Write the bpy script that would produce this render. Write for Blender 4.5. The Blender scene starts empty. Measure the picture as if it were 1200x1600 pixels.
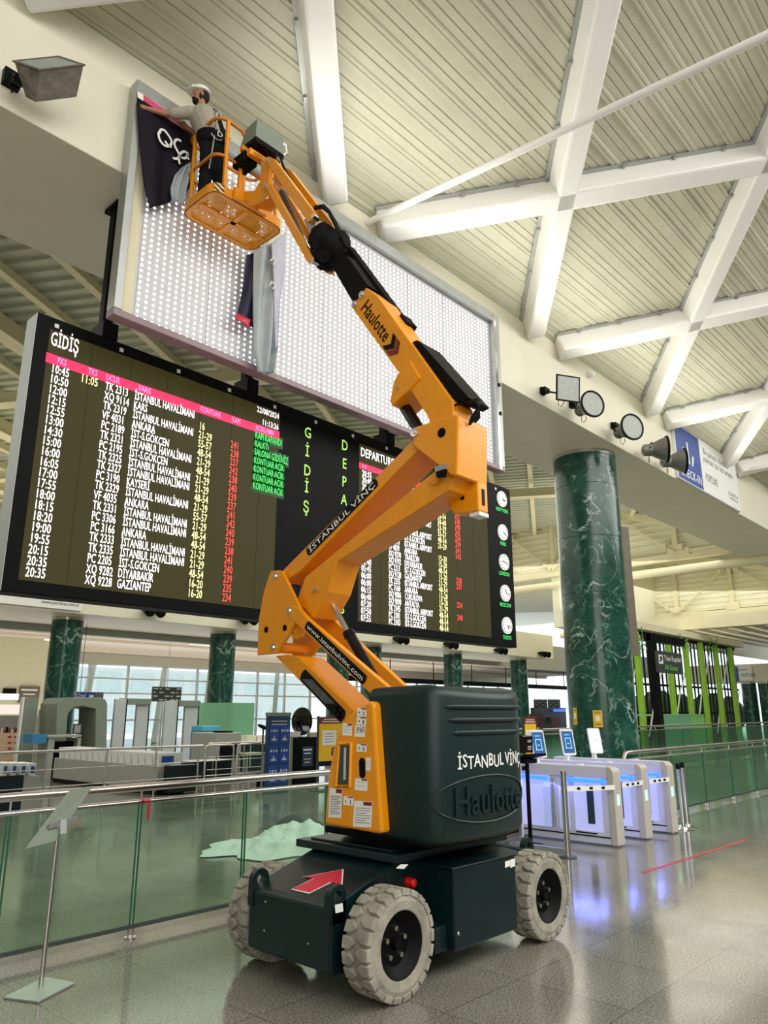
import bpy, math, random
from mathutils import Vector, Matrix

random.seed(7)
SC = bpy.context.scene
COL = SC.collection
PI = math.pi

# ------------------------------------------------------------------ camera
F_PX, PITCH, AZ, EYE = 1165.0, math.radians(15.0), math.radians(42.75), 1.75
cam_d = bpy.data.cameras.new('camera')
cam_d.sensor_fit = 'VERTICAL'
cam_d.sensor_height = 32.0
cam_d.lens = F_PX / 1600.0 * 32.0
cam_d.clip_end = 500
cam = bpy.data.objects.new('camera', cam_d)
COL.objects.link(cam)
cam.location = (0, 0, EYE)
cam.rotation_euler = (PI / 2 + PITCH, 0, AZ - PI / 2)
SC.camera = cam

# ------------------------------------------------------------------ world, light, exposure
SC.view_settings.view_transform = 'Standard'
SC.view_settings.look = 'None'
SC.view_settings.gamma = 1.0
SC.view_settings.use_curve_mapping = False
SC.view_settings.exposure = 0.45
world = bpy.data.worlds.new('daylight')
SC.world = world
world.use_nodes = True
bgn = world.node_tree.nodes['Background']
bgn.inputs[0].default_value = (0.92, 0.97, 1.0, 1)
bgn.inputs[1].default_value = 1.15


def area(name, loc, direction, sx, sy, power, color=(1, 0.97, 0.9)):
    l = bpy.data.lights.new(name, 'AREA')
    l.shape = 'RECTANGLE'
    l.size, l.size_y, l.energy, l.color = sx, sy, power, color
    o = bpy.data.objects.new(name, l)
    COL.objects.link(o)
    o.location = loc
    o.rotation_euler = Vector(direction).to_track_quat('-Z', 'Y').to_euler()
    return o


# hall lighting under the roof, and a soft fill added from the left side
area('hall_light', (16, -7, 12.3), (-0.05, 0.35, -1), 46, 10, 4700, (1.0, 0.985, 0.95))
area('side_fill_light', (-7.5, -4, 5.5), (1, 0.35, 0.05), 18, 8, 900, (1.0, 0.99, 0.97))  # fill with no window behind it, added to brighten left-facing sides
area('uplight_row', (15, 6.6, 8.7), (0.0, -0.9, 1), 20, 0.4, 230, (1.0, 0.97, 0.88))
area('far_hall_light', (24, 22, 9.4), (0, 0.1, -1), 60, 22, 4000, (1.0, 0.98, 0.89))
area('far_roof_uplight', (42, 21, 6.4), (0.1, -0.25, 1), 36, 2, 550, (1.0, 0.95, 0.80))
area('mezzanine_light', (24, 31, 1.6), (0, 0, 1), 40, 10, 900, (1.0, 0.97, 0.92))

# ------------------------------------------------------------------ picture-ray helper (used to measure places)
_f = Vector((math.cos(AZ) * math.cos(PITCH), math.sin(AZ) * math.cos(PITCH), math.sin(PITCH)))
_r = Vector((math.sin(AZ), -math.cos(AZ), 0))
_u = _r.cross(_f)


def at(px, py, axis, v):
    d = _f + _r * ((px - 600) / F_PX) + _u * ((800 - py) / F_PX)
    c = Vector((0, 0, EYE))
    return c + d * ((v - c[axis]) / d[axis])


def ax(px, py, x): return at(px, py, 0, x)
def ay(px, py, y): return at(px, py, 1, y)
def az(px, py, z): return at(px, py, 2, z)


# ------------------------------------------------------------------ glyphs: letters of the built-in font as 2D outlines
CHARS = sorted(set('ABCDEFGHIJKLMNOPQRSTUVWXYZabcdefghijklmnopqrstuvwxyz0123456789:.-/(),İŞÇÖĞÜşçöğüı!?'))


def load_glyphs():
    obs = {}
    for c in CHARS:
        for s in (c, 'H' + c + 'H'):
            cu = bpy.data.curves.new('glyph', 'FONT')
            cu.body = s
            cu.resolution_u = 2
            cu.offset = 0.009
            o = bpy.data.objects.new('glyph', cu)
            COL.objects.link(o)
            obs[s] = o
    cu = bpy.data.curves.new('glyph', 'FONT')
    cu.body = 'HH'
    hh = bpy.data.objects.new('glyph', cu)
    COL.objects.link(hh)
    dg = bpy.context.evaluated_depsgraph_get()
    dg.update()

    def mesh(o):
        m = o.evaluated_get(dg).to_mesh()
        v = [(p.co.x, p.co.y) for p in m.vertices]
        f = [tuple(p.vertices) for p in m.polygons]
        o.evaluated_get(dg).to_mesh_clear()
        return v, f
    hv, _ = mesh(hh)
    hw = max(p[0] for p in hv) - min(p[0] for p in hv)
    gl = {}
    for c in CHARS:
        v, f = mesh(obs[c])
        w, _ = mesh(obs['H' + c + 'H'])
        gl[c] = (v, f, max(p[0] for p in w) - min(p[0] for p in w) - hw)
    cap = max(p[1] for p in gl['H'][0])
    for o in list(obs.values()) + [hh]:
        d = o.data
        bpy.data.objects.remove(o)
        bpy.data.curves.remove(d)
    return gl, cap


GLYPH, CAP = load_glyphs()


# ------------------------------------------------------------------ mesh builder
LOC = {}


class MB:
    def __init__(s):
        s.v, s.f, s.m, s.cur = [], [], [], 0

    def add(s, vs, fs):
        n = len(s.v)
        s.v += [tuple(p) for p in vs]
        s.f += [tuple(i + n for i in f) for f in fs]
        s.m += [s.cur] * len(fs)

    def quad(s, a, b, c, d): s.add([a, b, c, d], [(0, 1, 2, 3)])

    def box(s, x0, x1, y0, y1, z0, z1):
        s.add([(x, y, z) for z in (z0, z1) for y in (y0, y1) for x in (x0, x1)],
              [(0, 2, 3, 1), (4, 5, 7, 6), (0, 1, 5, 4), (2, 6, 7, 3), (0, 4, 6, 2), (1, 3, 7, 5)])

    def bar(s, p0, p1, w, h, up=(0, 0, 1), ext=0.0):
        p0, p1 = Vector(p0), Vector(p1)
        d = (p1 - p0).normalized()
        p0, p1 = p0 - d * ext, p1 + d * ext
        a = d.cross(Vector(up))
        if a.length < 1e-4: a = d.cross(Vector((1, 0, 0)))
        a.normalize()
        b = a.cross(d)
        vs = [p + a * (w / 2 * i) + b * (h / 2 * j) for p in (p0, p1) for j in (-1, 1) for i in (-1, 1)]
        s.add(vs, [(0, 2, 3, 1), (4, 5, 7, 6), (0, 1, 5, 4), (2, 6, 7, 3), (0, 4, 6, 2), (1, 3, 7, 5)])

    def prism(s, poly, vec):
        poly = [Vector(p) for p in poly]
        vec = Vector(vec)
        n = len(poly)
        s.add(poly + [p + vec for p in poly],
              [tuple(range(n)), tuple(range(2 * n - 1, n - 1, -1))] +
              [(i, i + n, (i + 1) % n + n, (i + 1) % n) for i in range(n)])

    def loft(s, rings, cap=True, closed=True):
        n = len(rings[0])
        vs = [p for r in rings for p in r]
        fs = []
        for k in range(len(rings) - 1):
            for i in range(n if closed else n - 1):
                j = (i + 1) % n
                fs.append((k * n + i, k * n + j, (k + 1) * n + j, (k + 1) * n + i))
        if cap and closed:
            fs.append(tuple(range(n - 1, -1, -1)))
            fs.append(tuple(range((len(rings) - 1) * n, len(rings) * n)))
        s.add(vs, fs)

    def tube(s, path, r, n=8, cap=True):
        P = [Vector(p) for p in path]
        R = r if isinstance(r, (list, tuple)) else [r] * len(P)
        rings = []
        ref = None
        for i, p in enumerate(P):
            d = (P[min(i + 1, len(P) - 1)] - P[max(i - 1, 0)]).normalized()
            if ref is None:
                ref = Vector((0, 0, 1)) if abs(d.z) < 0.9 else Vector((1, 0, 0))
            a = (ref - d * ref.dot(d)).normalized()
            ref = a
            b = d.cross(a)
            rings.append([p + (a * math.cos(t) + b * math.sin(t)) * R[i] for t in [2 * PI * k / n for k in range(n)]])
        s.loft(rings, cap)

    def cyl(s, p0, p1, r0, r1=None, n=16):
        s.tube([p0, p1], [r0, r0 if r1 is None else r1], n)

    def lathe(s, prof, c, axis='z', n=24, cap=True):
        rings = []
        for r, h in prof:
            ring = []
            for k in range(n):
                t = 2 * PI * k / n
                a, b = r * math.cos(t), r * math.sin(t)
                ring.append((c[0] + a, c[1] + b, c[2] + h) if axis == 'z' else
                            (c[0] + a, c[1] + h, c[2] + b) if axis == 'y' else (c[0] + h, c[1] + a, c[2] + b))
            rings.append(ring)
        s.loft(rings, cap)

    def sph(s, c, r, n=16, m=10, fn=None):
        r = r if isinstance(r, (list, tuple)) else (r, r, r)
        vs, fs = [], []
        for j in range(m + 1):
            for i in range(n):
                t, p = 2 * PI * i / n, PI * j / m
                d = Vector((math.sin(p) * math.cos(t), math.sin(p) * math.sin(t), math.cos(p)))
                k = fn(d) if fn else 1.0
                vs.append((c[0] + d.x * r[0] * k, c[1] + d.y * r[1] * k, c[2] + d.z * r[2] * k))
        for j in range(m):
            for i in range(n):
                fs.append((j * n + i, (j + 1) * n + i, (j + 1) * n + (i + 1) % n, j * n + (i + 1) % n))
        s.add(vs, fs)

    def grid(s, fn, nu, nv, thick=None):
        vs = [Vector(fn(i / nu, j / nv)) for j in range(nv + 1) for i in range(nu + 1)]
        fs = [(j * (nu + 1) + i, j * (nu + 1) + i + 1, (j + 1) * (nu + 1) + i + 1, (j + 1) * (nu + 1) + i)
              for j in range(nv) for i in range(nu)]
        s.add(vs, fs)

    def disc(s, c, r, normal, n=20, h=0.004):
        d = Vector(normal).normalized()
        s.cyl(Vector(c), Vector(c) + d * h, r, r, n)

    def text(s, body, o, u, v, h, width=None, align='l', sx=1.0):
        """letters of cap height h on the plane through o spanned by the unit vectors u (reading) and v (up)"""
        k = h / CAP
        x = 0.0
        runs = []
        for ch in body:
            if ch == ' ' or ch not in GLYPH:
                x += 0.26
                continue
            runs.append((ch, x))
            x += GLYPH[ch][2]
        w = x * k
        kx = k * sx * (width / (w * sx) if width else 1.0)
        tot = x * kx
        off = 0 if align == 'l' else -tot / 2 if align == 'c' else -tot
        o, u, v = Vector(o), Vector(u), Vector(v)
        for ch, x0 in runs:
            gv, gf, _ = GLYPH[ch]
            s.add([o + u * ((p[0] + x0) * kx + off) + v * (p[1] * k) for p in gv], gf)
        return tot

    def build(s, name, mat, parent=None, loc=None, smooth=None, bevel=0.0, solid=0.0, sub=0, kind=None, label=None):
        me = bpy.data.meshes.new(name)
        L = Vector(loc) if loc is not None else (LOC.get(parent.name, Vector()) if parent else Vector())
        me.from_pydata([tuple(Vector(p) - L) for p in s.v], [], s.f)
        for m in (mat if isinstance(mat, (list, tuple)) else [mat]):
            me.materials.append(m)
        if any(s.m): me.polygons.foreach_set('material_index', s.m)
        o = bpy.data.objects.new(name, me)
        COL.objects.link(o)
        if parent: o.parent = parent
        else: o.location = L
        LOC[o.name] = L
        if smooth is not None:
            me.shade_smooth()
            me.set_sharp_from_angle(angle=math.radians(smooth))
        if solid:
            md = o.modifiers.new('thickness', 'SOLIDIFY')
            md.thickness = solid
            md.offset = 0
        if bevel:
            md = o.modifiers.new('bevel', 'BEVEL')
            md.width = bevel
            md.segments = 2
            md.limit_method = 'ANGLE'
            md.angle_limit = math.radians(35)
        if sub:
            md = o.modifiers.new('subdivision', 'SUBSURF')
            md.levels = md.render_levels = sub
        me.validate()
        me.update()
        if kind: o['kind'] = kind
        if label: o['label'] = label
        return o


def thing(name, label, cat, loc=(0, 0, 0), group=None, rotz=0.0):
    o = bpy.data.objects.new(name, None)
    o.empty_display_size = 0.1
    COL.objects.link(o)
    o.location = loc
    o.rotation_euler = (0, 0, rotz)
    LOC[o.name] = Vector(loc)
    return tag(o, label, cat, group)


def tag(o, label, cat, group=None):
    o['label'] = label
    o['category'] = cat
    if group: o['group'] = group
    return o


def struct(o):
    o['kind'] = 'structure'
    return o


KIDS = {}


def copy_tree(o, loc, label=None, rotz=None, parent=None):
    c = o.copy()
    COL.objects.link(c)
    if parent is None:
        c.location = loc
        if rotz is not None: c.rotation_euler = (0, 0, rotz)
        if label: c['label'] = label
    else:
        c.parent = parent
    for ch in o.children:
        copy_tree(ch, None, None, None, c)
    return c


# ------------------------------------------------------------------ materials
def nodes_of(name):
    m = bpy.data.materials.new(name)
    m.use_nodes = True
    nt = m.node_tree
    return m, nt, nt.nodes['Principled BSDF']


def ramp(nt, fac, stops):
    r = nt.nodes.new('ShaderNodeValToRGB')
    el = r.color_ramp.elements
    while len(el) < len(stops): el.new(0.5)
    for e, (p, c) in zip(el, stops):
        e.position = p
        e.color = (*c, 1) if len(c) == 3 else c
    nt.links.new(fac, r.inputs[0])
    return r.outputs[0]


def noise(nt, scale, detail=3, rough=0.5, coord='Object', dist=0.0, stretch=None):
    tc = nt.nodes.new('ShaderNodeTexCoord')
    n = nt.nodes.new('ShaderNodeTexNoise')
    n.inputs['Scale'].default_value = scale
    n.inputs['Detail'].default_value = detail
    n.inputs['Roughness'].default_value = rough
    n.inputs['Distortion'].default_value = dist
    out = tc.outputs[coord]
    if stretch:
        mp = nt.nodes.new('ShaderNodeMapping')
        mp.inputs['Scale'].default_value = stretch
        nt.links.new(out, mp.inputs[0])
        out = mp.outputs[0]
    nt.links.new(out, n.inputs['Vector'])
    return n.outputs['Fac']


def bump(nt, b, h, strength, dist=0.01):
    n = nt.nodes.new('ShaderNodeBump')
    n.inputs['Strength'].default_value = strength
    n.inputs['Distance'].default_value = dist
    nt.links.new(h, n.inputs['Height'])
    nt.links.new(n.outputs[0], b.inputs['Normal'])


def paint(name, c, rough=0.4, metal=0.0, var=0.08, scale=6.0, coat=0.0, bumps=0.0):
    m, nt, b = nodes_of(name)
    f = noise(nt, scale, 4, 0.6)
    d = [max(0, x * (1 - var)) for x in c]
    e = [min(1, x * (1 + var)) for x in c]
    nt.links.new(ramp(nt, f, [(0.3, d), (0.7, e)]), b.inputs['Base Color'])
    b.inputs['Roughness'].default_value = rough
    b.inputs['Metallic'].default_value = metal
    b.inputs['Coat Weight'].default_value = coat
    b.inputs['Coat Roughness'].default_value = 0.12
    if bumps: bump(nt, b, noise(nt, scale * 12, 3), bumps)
    return m


def emit(name, c, k):
    m, nt, b = nodes_of(name)
    b.inputs['Base Color'].default_value = (*[x * 0.5 for x in c], 1)
    b.inputs['Emission Color'].default_value = (*c, 1)
    b.inputs['Emission Strength'].default_value = k
    b.inputs['Roughness'].default_value = 0.5
    return m


def glass(name, tint, refl=0.12, rough=0.02, diffuse=0.0, dcol=(0.5, 0.8, 0.6)):
    m = bpy.data.materials.new(name)
    m.use_nodes = True
    nt = m.node_tree
    nt.nodes.clear()
    out = nt.nodes.new('ShaderNodeOutputMaterial')
    tr = nt.nodes.new('ShaderNodeBsdfTransparent')
    tr.inputs[0].default_value = (*tint, 1)
    gl = nt.nodes.new('ShaderNodeBsdfGlossy')
    gl.inputs[0].default_value = (0.85, 1.0, 0.9, 1)
    gl.inputs['Roughness'].default_value = rough
    lw = nt.nodes.new('ShaderNodeLayerWeight')
    lw.inputs[0].default_value = 0.35
    mp = nt.nodes.new('ShaderNodeMapRange')
    mp.inputs['To Min'].default_value = refl * 0.4
    mp.inputs['To Max'].default_value = min(1, refl * 4)
    nt.links.new(lw.outputs['Facing'], mp.inputs[0])
    mx = nt.nodes.new('ShaderNodeMixShader')
    nt.links.new(mp.outputs[0], mx.inputs[0])
    last = tr.outputs[0]
    if diffuse:
        df = nt.nodes.new('ShaderNodeBsdfDiffuse')
        df.inputs[0].default_value = (*dcol, 1)
        tl = nt.nodes.new('ShaderNodeBsdfTranslucent')
        tl.inputs[0].default_value = (*dcol, 1)
        m0 = nt.nodes.new('ShaderNodeMixShader')
        nt.links.new(df.outputs[0], m0.inputs[1])
        nt.links.new(tl.outputs[0], m0.inputs[2])
        m1 = nt.nodes.new('ShaderNodeMixShader')
        m1.inputs[0].default_value = diffuse
        nt.links.new(last, m1.inputs[1])
        nt.links.new(m0.outputs[0], m1.inputs[2])
        last = m1.outputs[0]
    nt.links.new(last, mx.inputs[1])
    nt.links.new(gl.outputs[0], mx.inputs[2])
    nt.links.new(mx.outputs[0], out.inputs[0])
    return m


M = {}
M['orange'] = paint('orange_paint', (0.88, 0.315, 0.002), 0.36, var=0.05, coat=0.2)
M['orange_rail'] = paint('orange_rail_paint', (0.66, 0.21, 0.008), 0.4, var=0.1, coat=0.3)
M['petrol'] = paint('dark_petrol_paint', (0.002, 0.013, 0.015), 0.36, var=0.25, scale=3, coat=0.15)
M['petrol'].node_tree.nodes['Principled BSDF'].inputs['Specular IOR Level'].default_value = 0.35
M['petrol_cover'] = paint('dark_moulded_cover', (0.0045, 0.019, 0.018), 0.42, var=0.15, scale=2.5)
M['petrol_cover'].node_tree.nodes['Principled BSDF'].inputs['Specular IOR Level'].default_value = 0.4
M['black'] = paint('black_paint', (0.0035, 0.0035, 0.004), 0.5, var=0.2)
M['black'].node_tree.nodes['Principled BSDF'].inputs['Specular IOR Level'].default_value = 0.25
M['black_gloss'] = paint('black_gloss', (0.004, 0.004, 0.005), 0.12, var=0.1)
M['rubber'] = paint('black_rubber', (0.008, 0.008, 0.008), 0.75, var=0.3)
M['tire'] = paint('grey_tyre_rubber', (0.30, 0.28, 0.22), 0.85, var=0.3, scale=9, bumps=0.3)
M['steel'] = paint('brushed_steel', (0.62, 0.60, 0.56), 0.24, metal=1.0, var=0.06)
M['chrome'] = paint('chrome', (0.75, 0.75, 0.74), 0.1, metal=1.0, var=0.03)
M['alu'] = paint('grey_aluminium', (0.42, 0.44, 0.42), 0.38, metal=0.6, var=0.05)
M['cream'] = paint('cream_paint', (0.80, 0.76, 0.60), 0.45, var=0.03, scale=1.5)
M['cream_soffit'] = paint('cream_soffit_paint', (0.78, 0.74, 0.58), 0.4, var=0.03, scale=1.0)
M['beam'] = paint('white_beam_cladding', (0.84, 0.83, 0.78), 0.4, var=0.02, scale=1.5)
M['deck'] = paint('pale_deck_sheet', (0.56, 0.55, 0.42), 0.5, var=0.05, scale=2)
M['deck_far'] = paint('far_deck_sheet', (0.50, 0.52, 0.42), 0.5, var=0.05, scale=2)
M['truss'] = paint('cream_truss_paint', (0.78, 0.72, 0.50), 0.5, var=0.05, scale=2)
M['cladding'] = paint('cream_cladding_sheet', (0.80, 0.78, 0.60), 0.5, var=0.04, scale=2)
M['white'] = paint('white_plastic', (0.85, 0.85, 0.82), 0.4, var=0.03)
M['white_matt'] = paint('white_matt', (0.82, 0.82, 0.78), 0.7, var=0.03)
M['grey'] = paint('grey_panel', (0.36, 0.37, 0.33), 0.45, var=0.06)
M['grey_light'] = paint('light_grey_panel', (0.52, 0.56, 0.56), 0.4, var=0.04)
M['grey_dark'] = paint('dark_grey_panel', (0.05, 0.06, 0.055), 0.4, var=0.1)
M['grey_green'] = paint('grey_green_case', (0.22, 0.26, 0.20), 0.4, var=0.06)
M['blue'] = paint('blue_sign', (0.01, 0.06, 0.33), 0.4, var=0.04)
M['blue_dark'] = paint('dark_blue_sign', (0.008, 0.045, 0.12), 0.4, var=0.08)
M['blue_bin'] = paint('blue_plastic', (0.03, 0.22, 0.42), 0.4, var=0.08)
M['red'] = paint('red_film', (0.62, 0.012, 0.04), 0.4, var=0.06)
M['dark_red'] = paint('dark_red_print', (0.20, 0.012, 0.02), 0.5, var=0.06)
M['yellow'] = paint('yellow_print', (0.82, 0.50, 0.015), 0.45, var=0.04)
M['print_grey'] = paint('grey_print', (0.10, 0.10, 0.10), 0.6, var=0.05)
M['print_black'] = paint('black_print', (0.006, 0.006, 0.007), 0.6, var=0.05)
M['sticker'] = paint('white_sticker', (0.86, 0.86, 0.82), 0.4, var=0.02)
M['skin'] = paint('skin', (0.40, 0.19, 0.11), 0.5, var=0.08, scale=12)
M['hair'] = paint('dark_hair', (0.018, 0.012, 0.009), 0.6, var=0.3, scale=40)
M['shirt'] = paint('beige_shirt', (0.40, 0.36, 0.29), 0.85, var=0.08, scale=8, bumps=0.2)
M['trousers'] = paint('black_work_trousers', (0.010, 0.010, 0.012), 0.8, var=0.3, scale=8)
M['web'] = paint('black_webbing', (0.008, 0.008, 0.009), 0.7, var=0.2, scale=30)
M['rope'] = paint('grey_rope', (0.42, 0.40, 0.34), 0.7, var=0.2, scale=60)
M['cloth_black'] = paint('black_banner_fabric', (0.008, 0.005, 0.011), 0.5, var=0.3, scale=3)
M['cloth_pink'] = paint('pink_banner_fabric', (0.72, 0.05, 0.16), 0.5, var=0.06)
M['cloth_grey'] = paint('pale_banner_fabric', (0.42, 0.47, 0.48), 0.5, var=0.12, scale=4)
M['cloth_blue'] = paint('dark_blue_banner_fabric', (0.022, 0.020, 0.05), 0.45, var=0.3, scale=4)
M['tarp'] = paint('pale_sheet', (0.76, 0.84, 0.80), 0.7, var=0.06, scale=3)
M['green_slat'] = paint('lime_slat', (0.30, 0.55, 0.04), 0.45, var=0.1)
M['plant'] = paint('green_leaves', (0.06, 0.22, 0.02), 0.6, var=0.4, scale=10)
M['lens'] = paint('floodlight_lens', (0.32, 0.34, 0.30), 0.15, var=0.08, scale=10)
M['flood'] = paint('floodlight_body', (0.20, 0.20, 0.18), 0.4, metal=0.5, var=0.2)
M['flood_old'] = paint('dusty_floodlight_body', (0.17, 0.15, 0.12), 0.6, var=0.4, scale=9)
M['brown'] = paint('brown_panel', (0.16, 0.13, 0.09), 0.45, var=0.08)
M['screen'] = paint('dark_led_screen', (0.024, 0.022, 0.009), 0.6, var=0.05)
_b = M['screen'].node_tree.nodes['Principled BSDF']
_b.inputs['Emission Color'].default_value = (0.040, 0.034, 0.007, 1)
_b.inputs['Emission Strength'].default_value = 0.6
M['screen'].node_tree.nodes['Principled BSDF'].inputs['Specular IOR Level'].default_value = 0.2
M['glass_rail'] = glass('green_balustrade_glass', (0.82, 0.95, 0.86), 0.13)
M['glass_edge'] = paint('green_glass_edge', (0.02, 0.14, 0.07), 0.2, var=0.1)
M['glass_far'] = glass('green_far_glass', (0.64, 0.92, 0.78), 0.16)
M['frosted'] = glass('frosted_green_glass', (0.5, 0.9, 0.65), 0.1, 0.15, 0.75, (0.42, 0.72, 0.50))
M['pane'] = glass('window_glass', (0.93, 0.98, 0.98), 0.05)
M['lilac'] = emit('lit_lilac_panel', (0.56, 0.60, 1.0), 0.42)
M['turn'] = paint('pale_lilac_metal', (0.66, 0.67, 0.76), 0.35, var=0.03)
M['e_white'] = emit('led_text_white', (1.0, 0.96, 1.0), 1.3)
M['e_yellow'] = emit('led_text_yellow', (1.0, 0.95, 0.40), 1.0)
M['e_red'] = emit('led_text_red', (1.0, 0.06, 0.05), 0.9)
M['e_green'] = emit('led_text_green', (0.04, 0.85, 0.12), 0.8)
M['e_lime'] = emit('led_letter_lime', (0.42, 0.80, 0.12), 0.75)
M['e_cell'] = emit('led_green_cell', (0.0, 0.035, 0.004), 0.6)
M['e_bar'] = emit('led_red_bar', (0.90, 0.01, 0.09), 0.85)
M['e_pink'] = emit('led_text_pink', (1.0, 0.30, 0.75), 0.9)
M['e_clock'] = emit('clock_face_lit', (1.0, 1.0, 0.98), 0.35)
M['e_led'] = emit('billboard_led', (0.95, 0.97, 1.0), 2.6)
M['e_blue'] = emit('blue_led_strip', (0.02, 0.10, 1.0), 3.0)
M['e_screen'] = emit('tablet_screen_blue', (0.02, 0.08, 0.22), 0.8)
M['e_screenline'] = emit('tablet_screen_line', (0.25, 0.60, 1.0), 1.0)
M['e_screenwhite'] = emit('tablet_screen_white', (0.85, 0.92, 0.90), 0.9)
M['e_sign'] = emit('lit_sign_white', (1.0, 0.99, 0.95), 0.95)
M['e_signblue'] = emit('lit_sign_blue', (0.01, 0.07, 0.40), 0.8)
M['e_tail'] = emit('tail_lamp_red', (1.0, 0.02, 0.02), 0.5)


for k_, v_ in (('black', .10), ('rubber', .12), ('trousers', .10), ('web', .10), ('cloth_black', .14), ('hair', .15), ('print_black', .15), ('cloth_blue', .2)):
    M[k_].node_tree.nodes['Principled BSDF'].inputs['Specular IOR Level'].default_value = v_


def marble():
    m, nt, b = nodes_of('green_marble')
    base = ramp(nt, noise(nt, 1.6, 6, 0.62, dist=0.8), [(0.28, (0.003, 0.026, 0.018)), (0.58, (0.014, 0.078, 0.054)),
                                                       (0.85, (0.055, 0.16, 0.115))])
    col = base
    for sc, w, det, c, dist in ((0.75, 0.006, 5, (0.50, 0.64, 0.56, 1), 0.9), (1.9, 0.008, 4, (0.22, 0.38, 0.30, 1), 0.6), (5.5, 0.012, 5, (0.045, 0.13, 0.095, 1), 1.2)):
        f = noise(nt, sc, det, 0.55, dist=dist)
        line = ramp(nt, f, [(0.5 - w * 2.2, (0, 0, 0)), (0.5, (1, 1, 1)), (0.5 + w * 2.2, (0, 0, 0))])
        msk = ramp(nt, noise(nt, sc * 1.3 + 0.37, 2, stretch=(1.0, 1.13, 0.9)), [(0.46, (0, 0, 0)), (0.64, (1, 1, 1))])
        mu = nt.nodes.new('ShaderNodeMixRGB')
        mu.blend_type = 'MULTIPLY'
        mu.inputs[0].default_value = 1
        nt.links.new(line, mu.inputs[1])
        nt.links.new(msk, mu.inputs[2])
        mx = nt.nodes.new('ShaderNodeMixRGB')
        nt.links.new(mu.outputs[0], mx.inputs[0])
        nt.links.new(col, mx.inputs[1])
        mx.inputs[2].default_value = c
        col = mx.outputs[0]
    nt.links.new(col, b.inputs['Base Color'])
    b.inputs['Roughness'].default_value = 0.2
    return m


M['marble'] = marble()


def terrazzo():
    m, nt, b = nodes_of('polished_granite_tiles')
    speck = ramp(nt, noise(nt, 70, 3, 0.8), [(0.30, (0.06, 0.055, 0.042)), (0.45, (0.20, 0.19, 0.155)), (0.55, (0.33, 0.315, 0.26)),
                                            (0.70, (0.60, 0.57, 0.48))])
    big = ramp(nt, noise(nt, 0.7, 4, 0.6), [(0.35, (0.72, 0.72, 0.72)), (0.7, (1.0, 1.0, 1.0))])
    mul = nt.nodes.new('ShaderNodeMixRGB')
    mul.blend_type = 'MULTIPLY'
    mul.inputs[0].default_value = 1
    nt.links.new(speck, mul.inputs[1])
    nt.links.new(big, mul.inputs[2])
    tc = nt.nodes.new('ShaderNodeTexCoord')
    br = nt.nodes.new('ShaderNodeTexBrick')
    br.offset = 0.0
    br.inputs['Color1'].default_value = (0.86, 0.86, 0.86, 1)
    br.inputs['Color2'].default_value = (1.0, 1.0, 1.0, 1)
    br.inputs['Mortar'].default_value = (0.5, 0.5, 0.48, 1)
    br.inputs['Scale'].default_value = 1.0
    br.inputs['Mortar Size'].default_value = 0.004
    br.inputs['Brick Width'].default_value = 0.8
    br.inputs['Row Height'].default_value = 0.8
    nt.links.new(tc.outputs['Object'], br.inputs['Vector'])
    mu2 = nt.nodes.new('ShaderNodeMixRGB')
    mu2.blend_type = 'MULTIPLY'
    mu2.inputs[0].default_value = 1
    nt.links.new(mul.outputs[0], mu2.inputs[1])
    nt.links.new(br.outputs['Color'], mu2.inputs[2])
    nt.links.new(mu2.outputs[0], b.inputs['Base Color'])
    nt.links.new(ramp(nt, noise(nt, 2.0, 4, 0.6), [(0.3, (0.08, 0.08, 0.08)), (0.75, (0.17, 0.17, 0.17))]), b.inputs['Roughness'])
    b.inputs['Specular IOR Level'].default_value = 0.7
    return m


M['floor'] = terrazzo()


def perforated():
    m, nt, b = nodes_of('perforated_orange_plate')
    b.inputs['Base Color'].default_value = (0.90, 0.36, 0.004, 1)
    b.inputs['Roughness'].default_value = 0.4
    tc = nt.nodes.new('ShaderNodeTexCoord')
    mp = nt.nodes.new('ShaderNodeMapping')
    mp.inputs['Scale'].default_value = (32, 32, 0.0)
    nt.links.new(tc.outputs['Object'], mp.inputs[0])
    vo = nt.nodes.new('ShaderNodeTexVoronoi')
    vo.inputs['Scale'].default_value = 1.0
    vo.inputs['Randomness'].default_value = 0.0
    nt.links.new(mp.outputs[0], vo.inputs['Vector'])
    nt.links.new(ramp(nt, vo.outputs['Distance'], [(0.20, (0, 0, 0)), (0.26, (1, 1, 1))]), b.inputs['Alpha'])
    return m


M['perf'] = perforated()


def hazard():
    m, nt, b = nodes_of('black_yellow_hazard')
    tc = nt.nodes.new('ShaderNodeTexCoord')
    w = nt.nodes.new('ShaderNodeTexWave')
    w.wave_type = 'BANDS'
    w.bands_direction = 'DIAGONAL'
    w.inputs['Scale'].default_value = 9.0
    nt.links.new(tc.outputs['Object'], w.inputs['Vector'])
    nt.links.new(ramp(nt, w.outputs['Fac'], [(0.48, (0.01, 0.01, 0.01)), (0.52, (0.85, 0.62, 0.25))]), b.inputs['Base Color'])
    return m


M['hazard'] = hazard()

# =================================================================== the setting
b = MB(); b.box(-8, 75, -24, 48, -0.2, 0)
struct(b.build('floor', M['floor'], None, (0, 0, 0)))

SL, Z0, Y0 = 0.42, 10.0, 7.7          # the near roof rises from the bulkhead towards the photographer


def roofz(y): return Z0 + SL * (Y0 - y)


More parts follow.
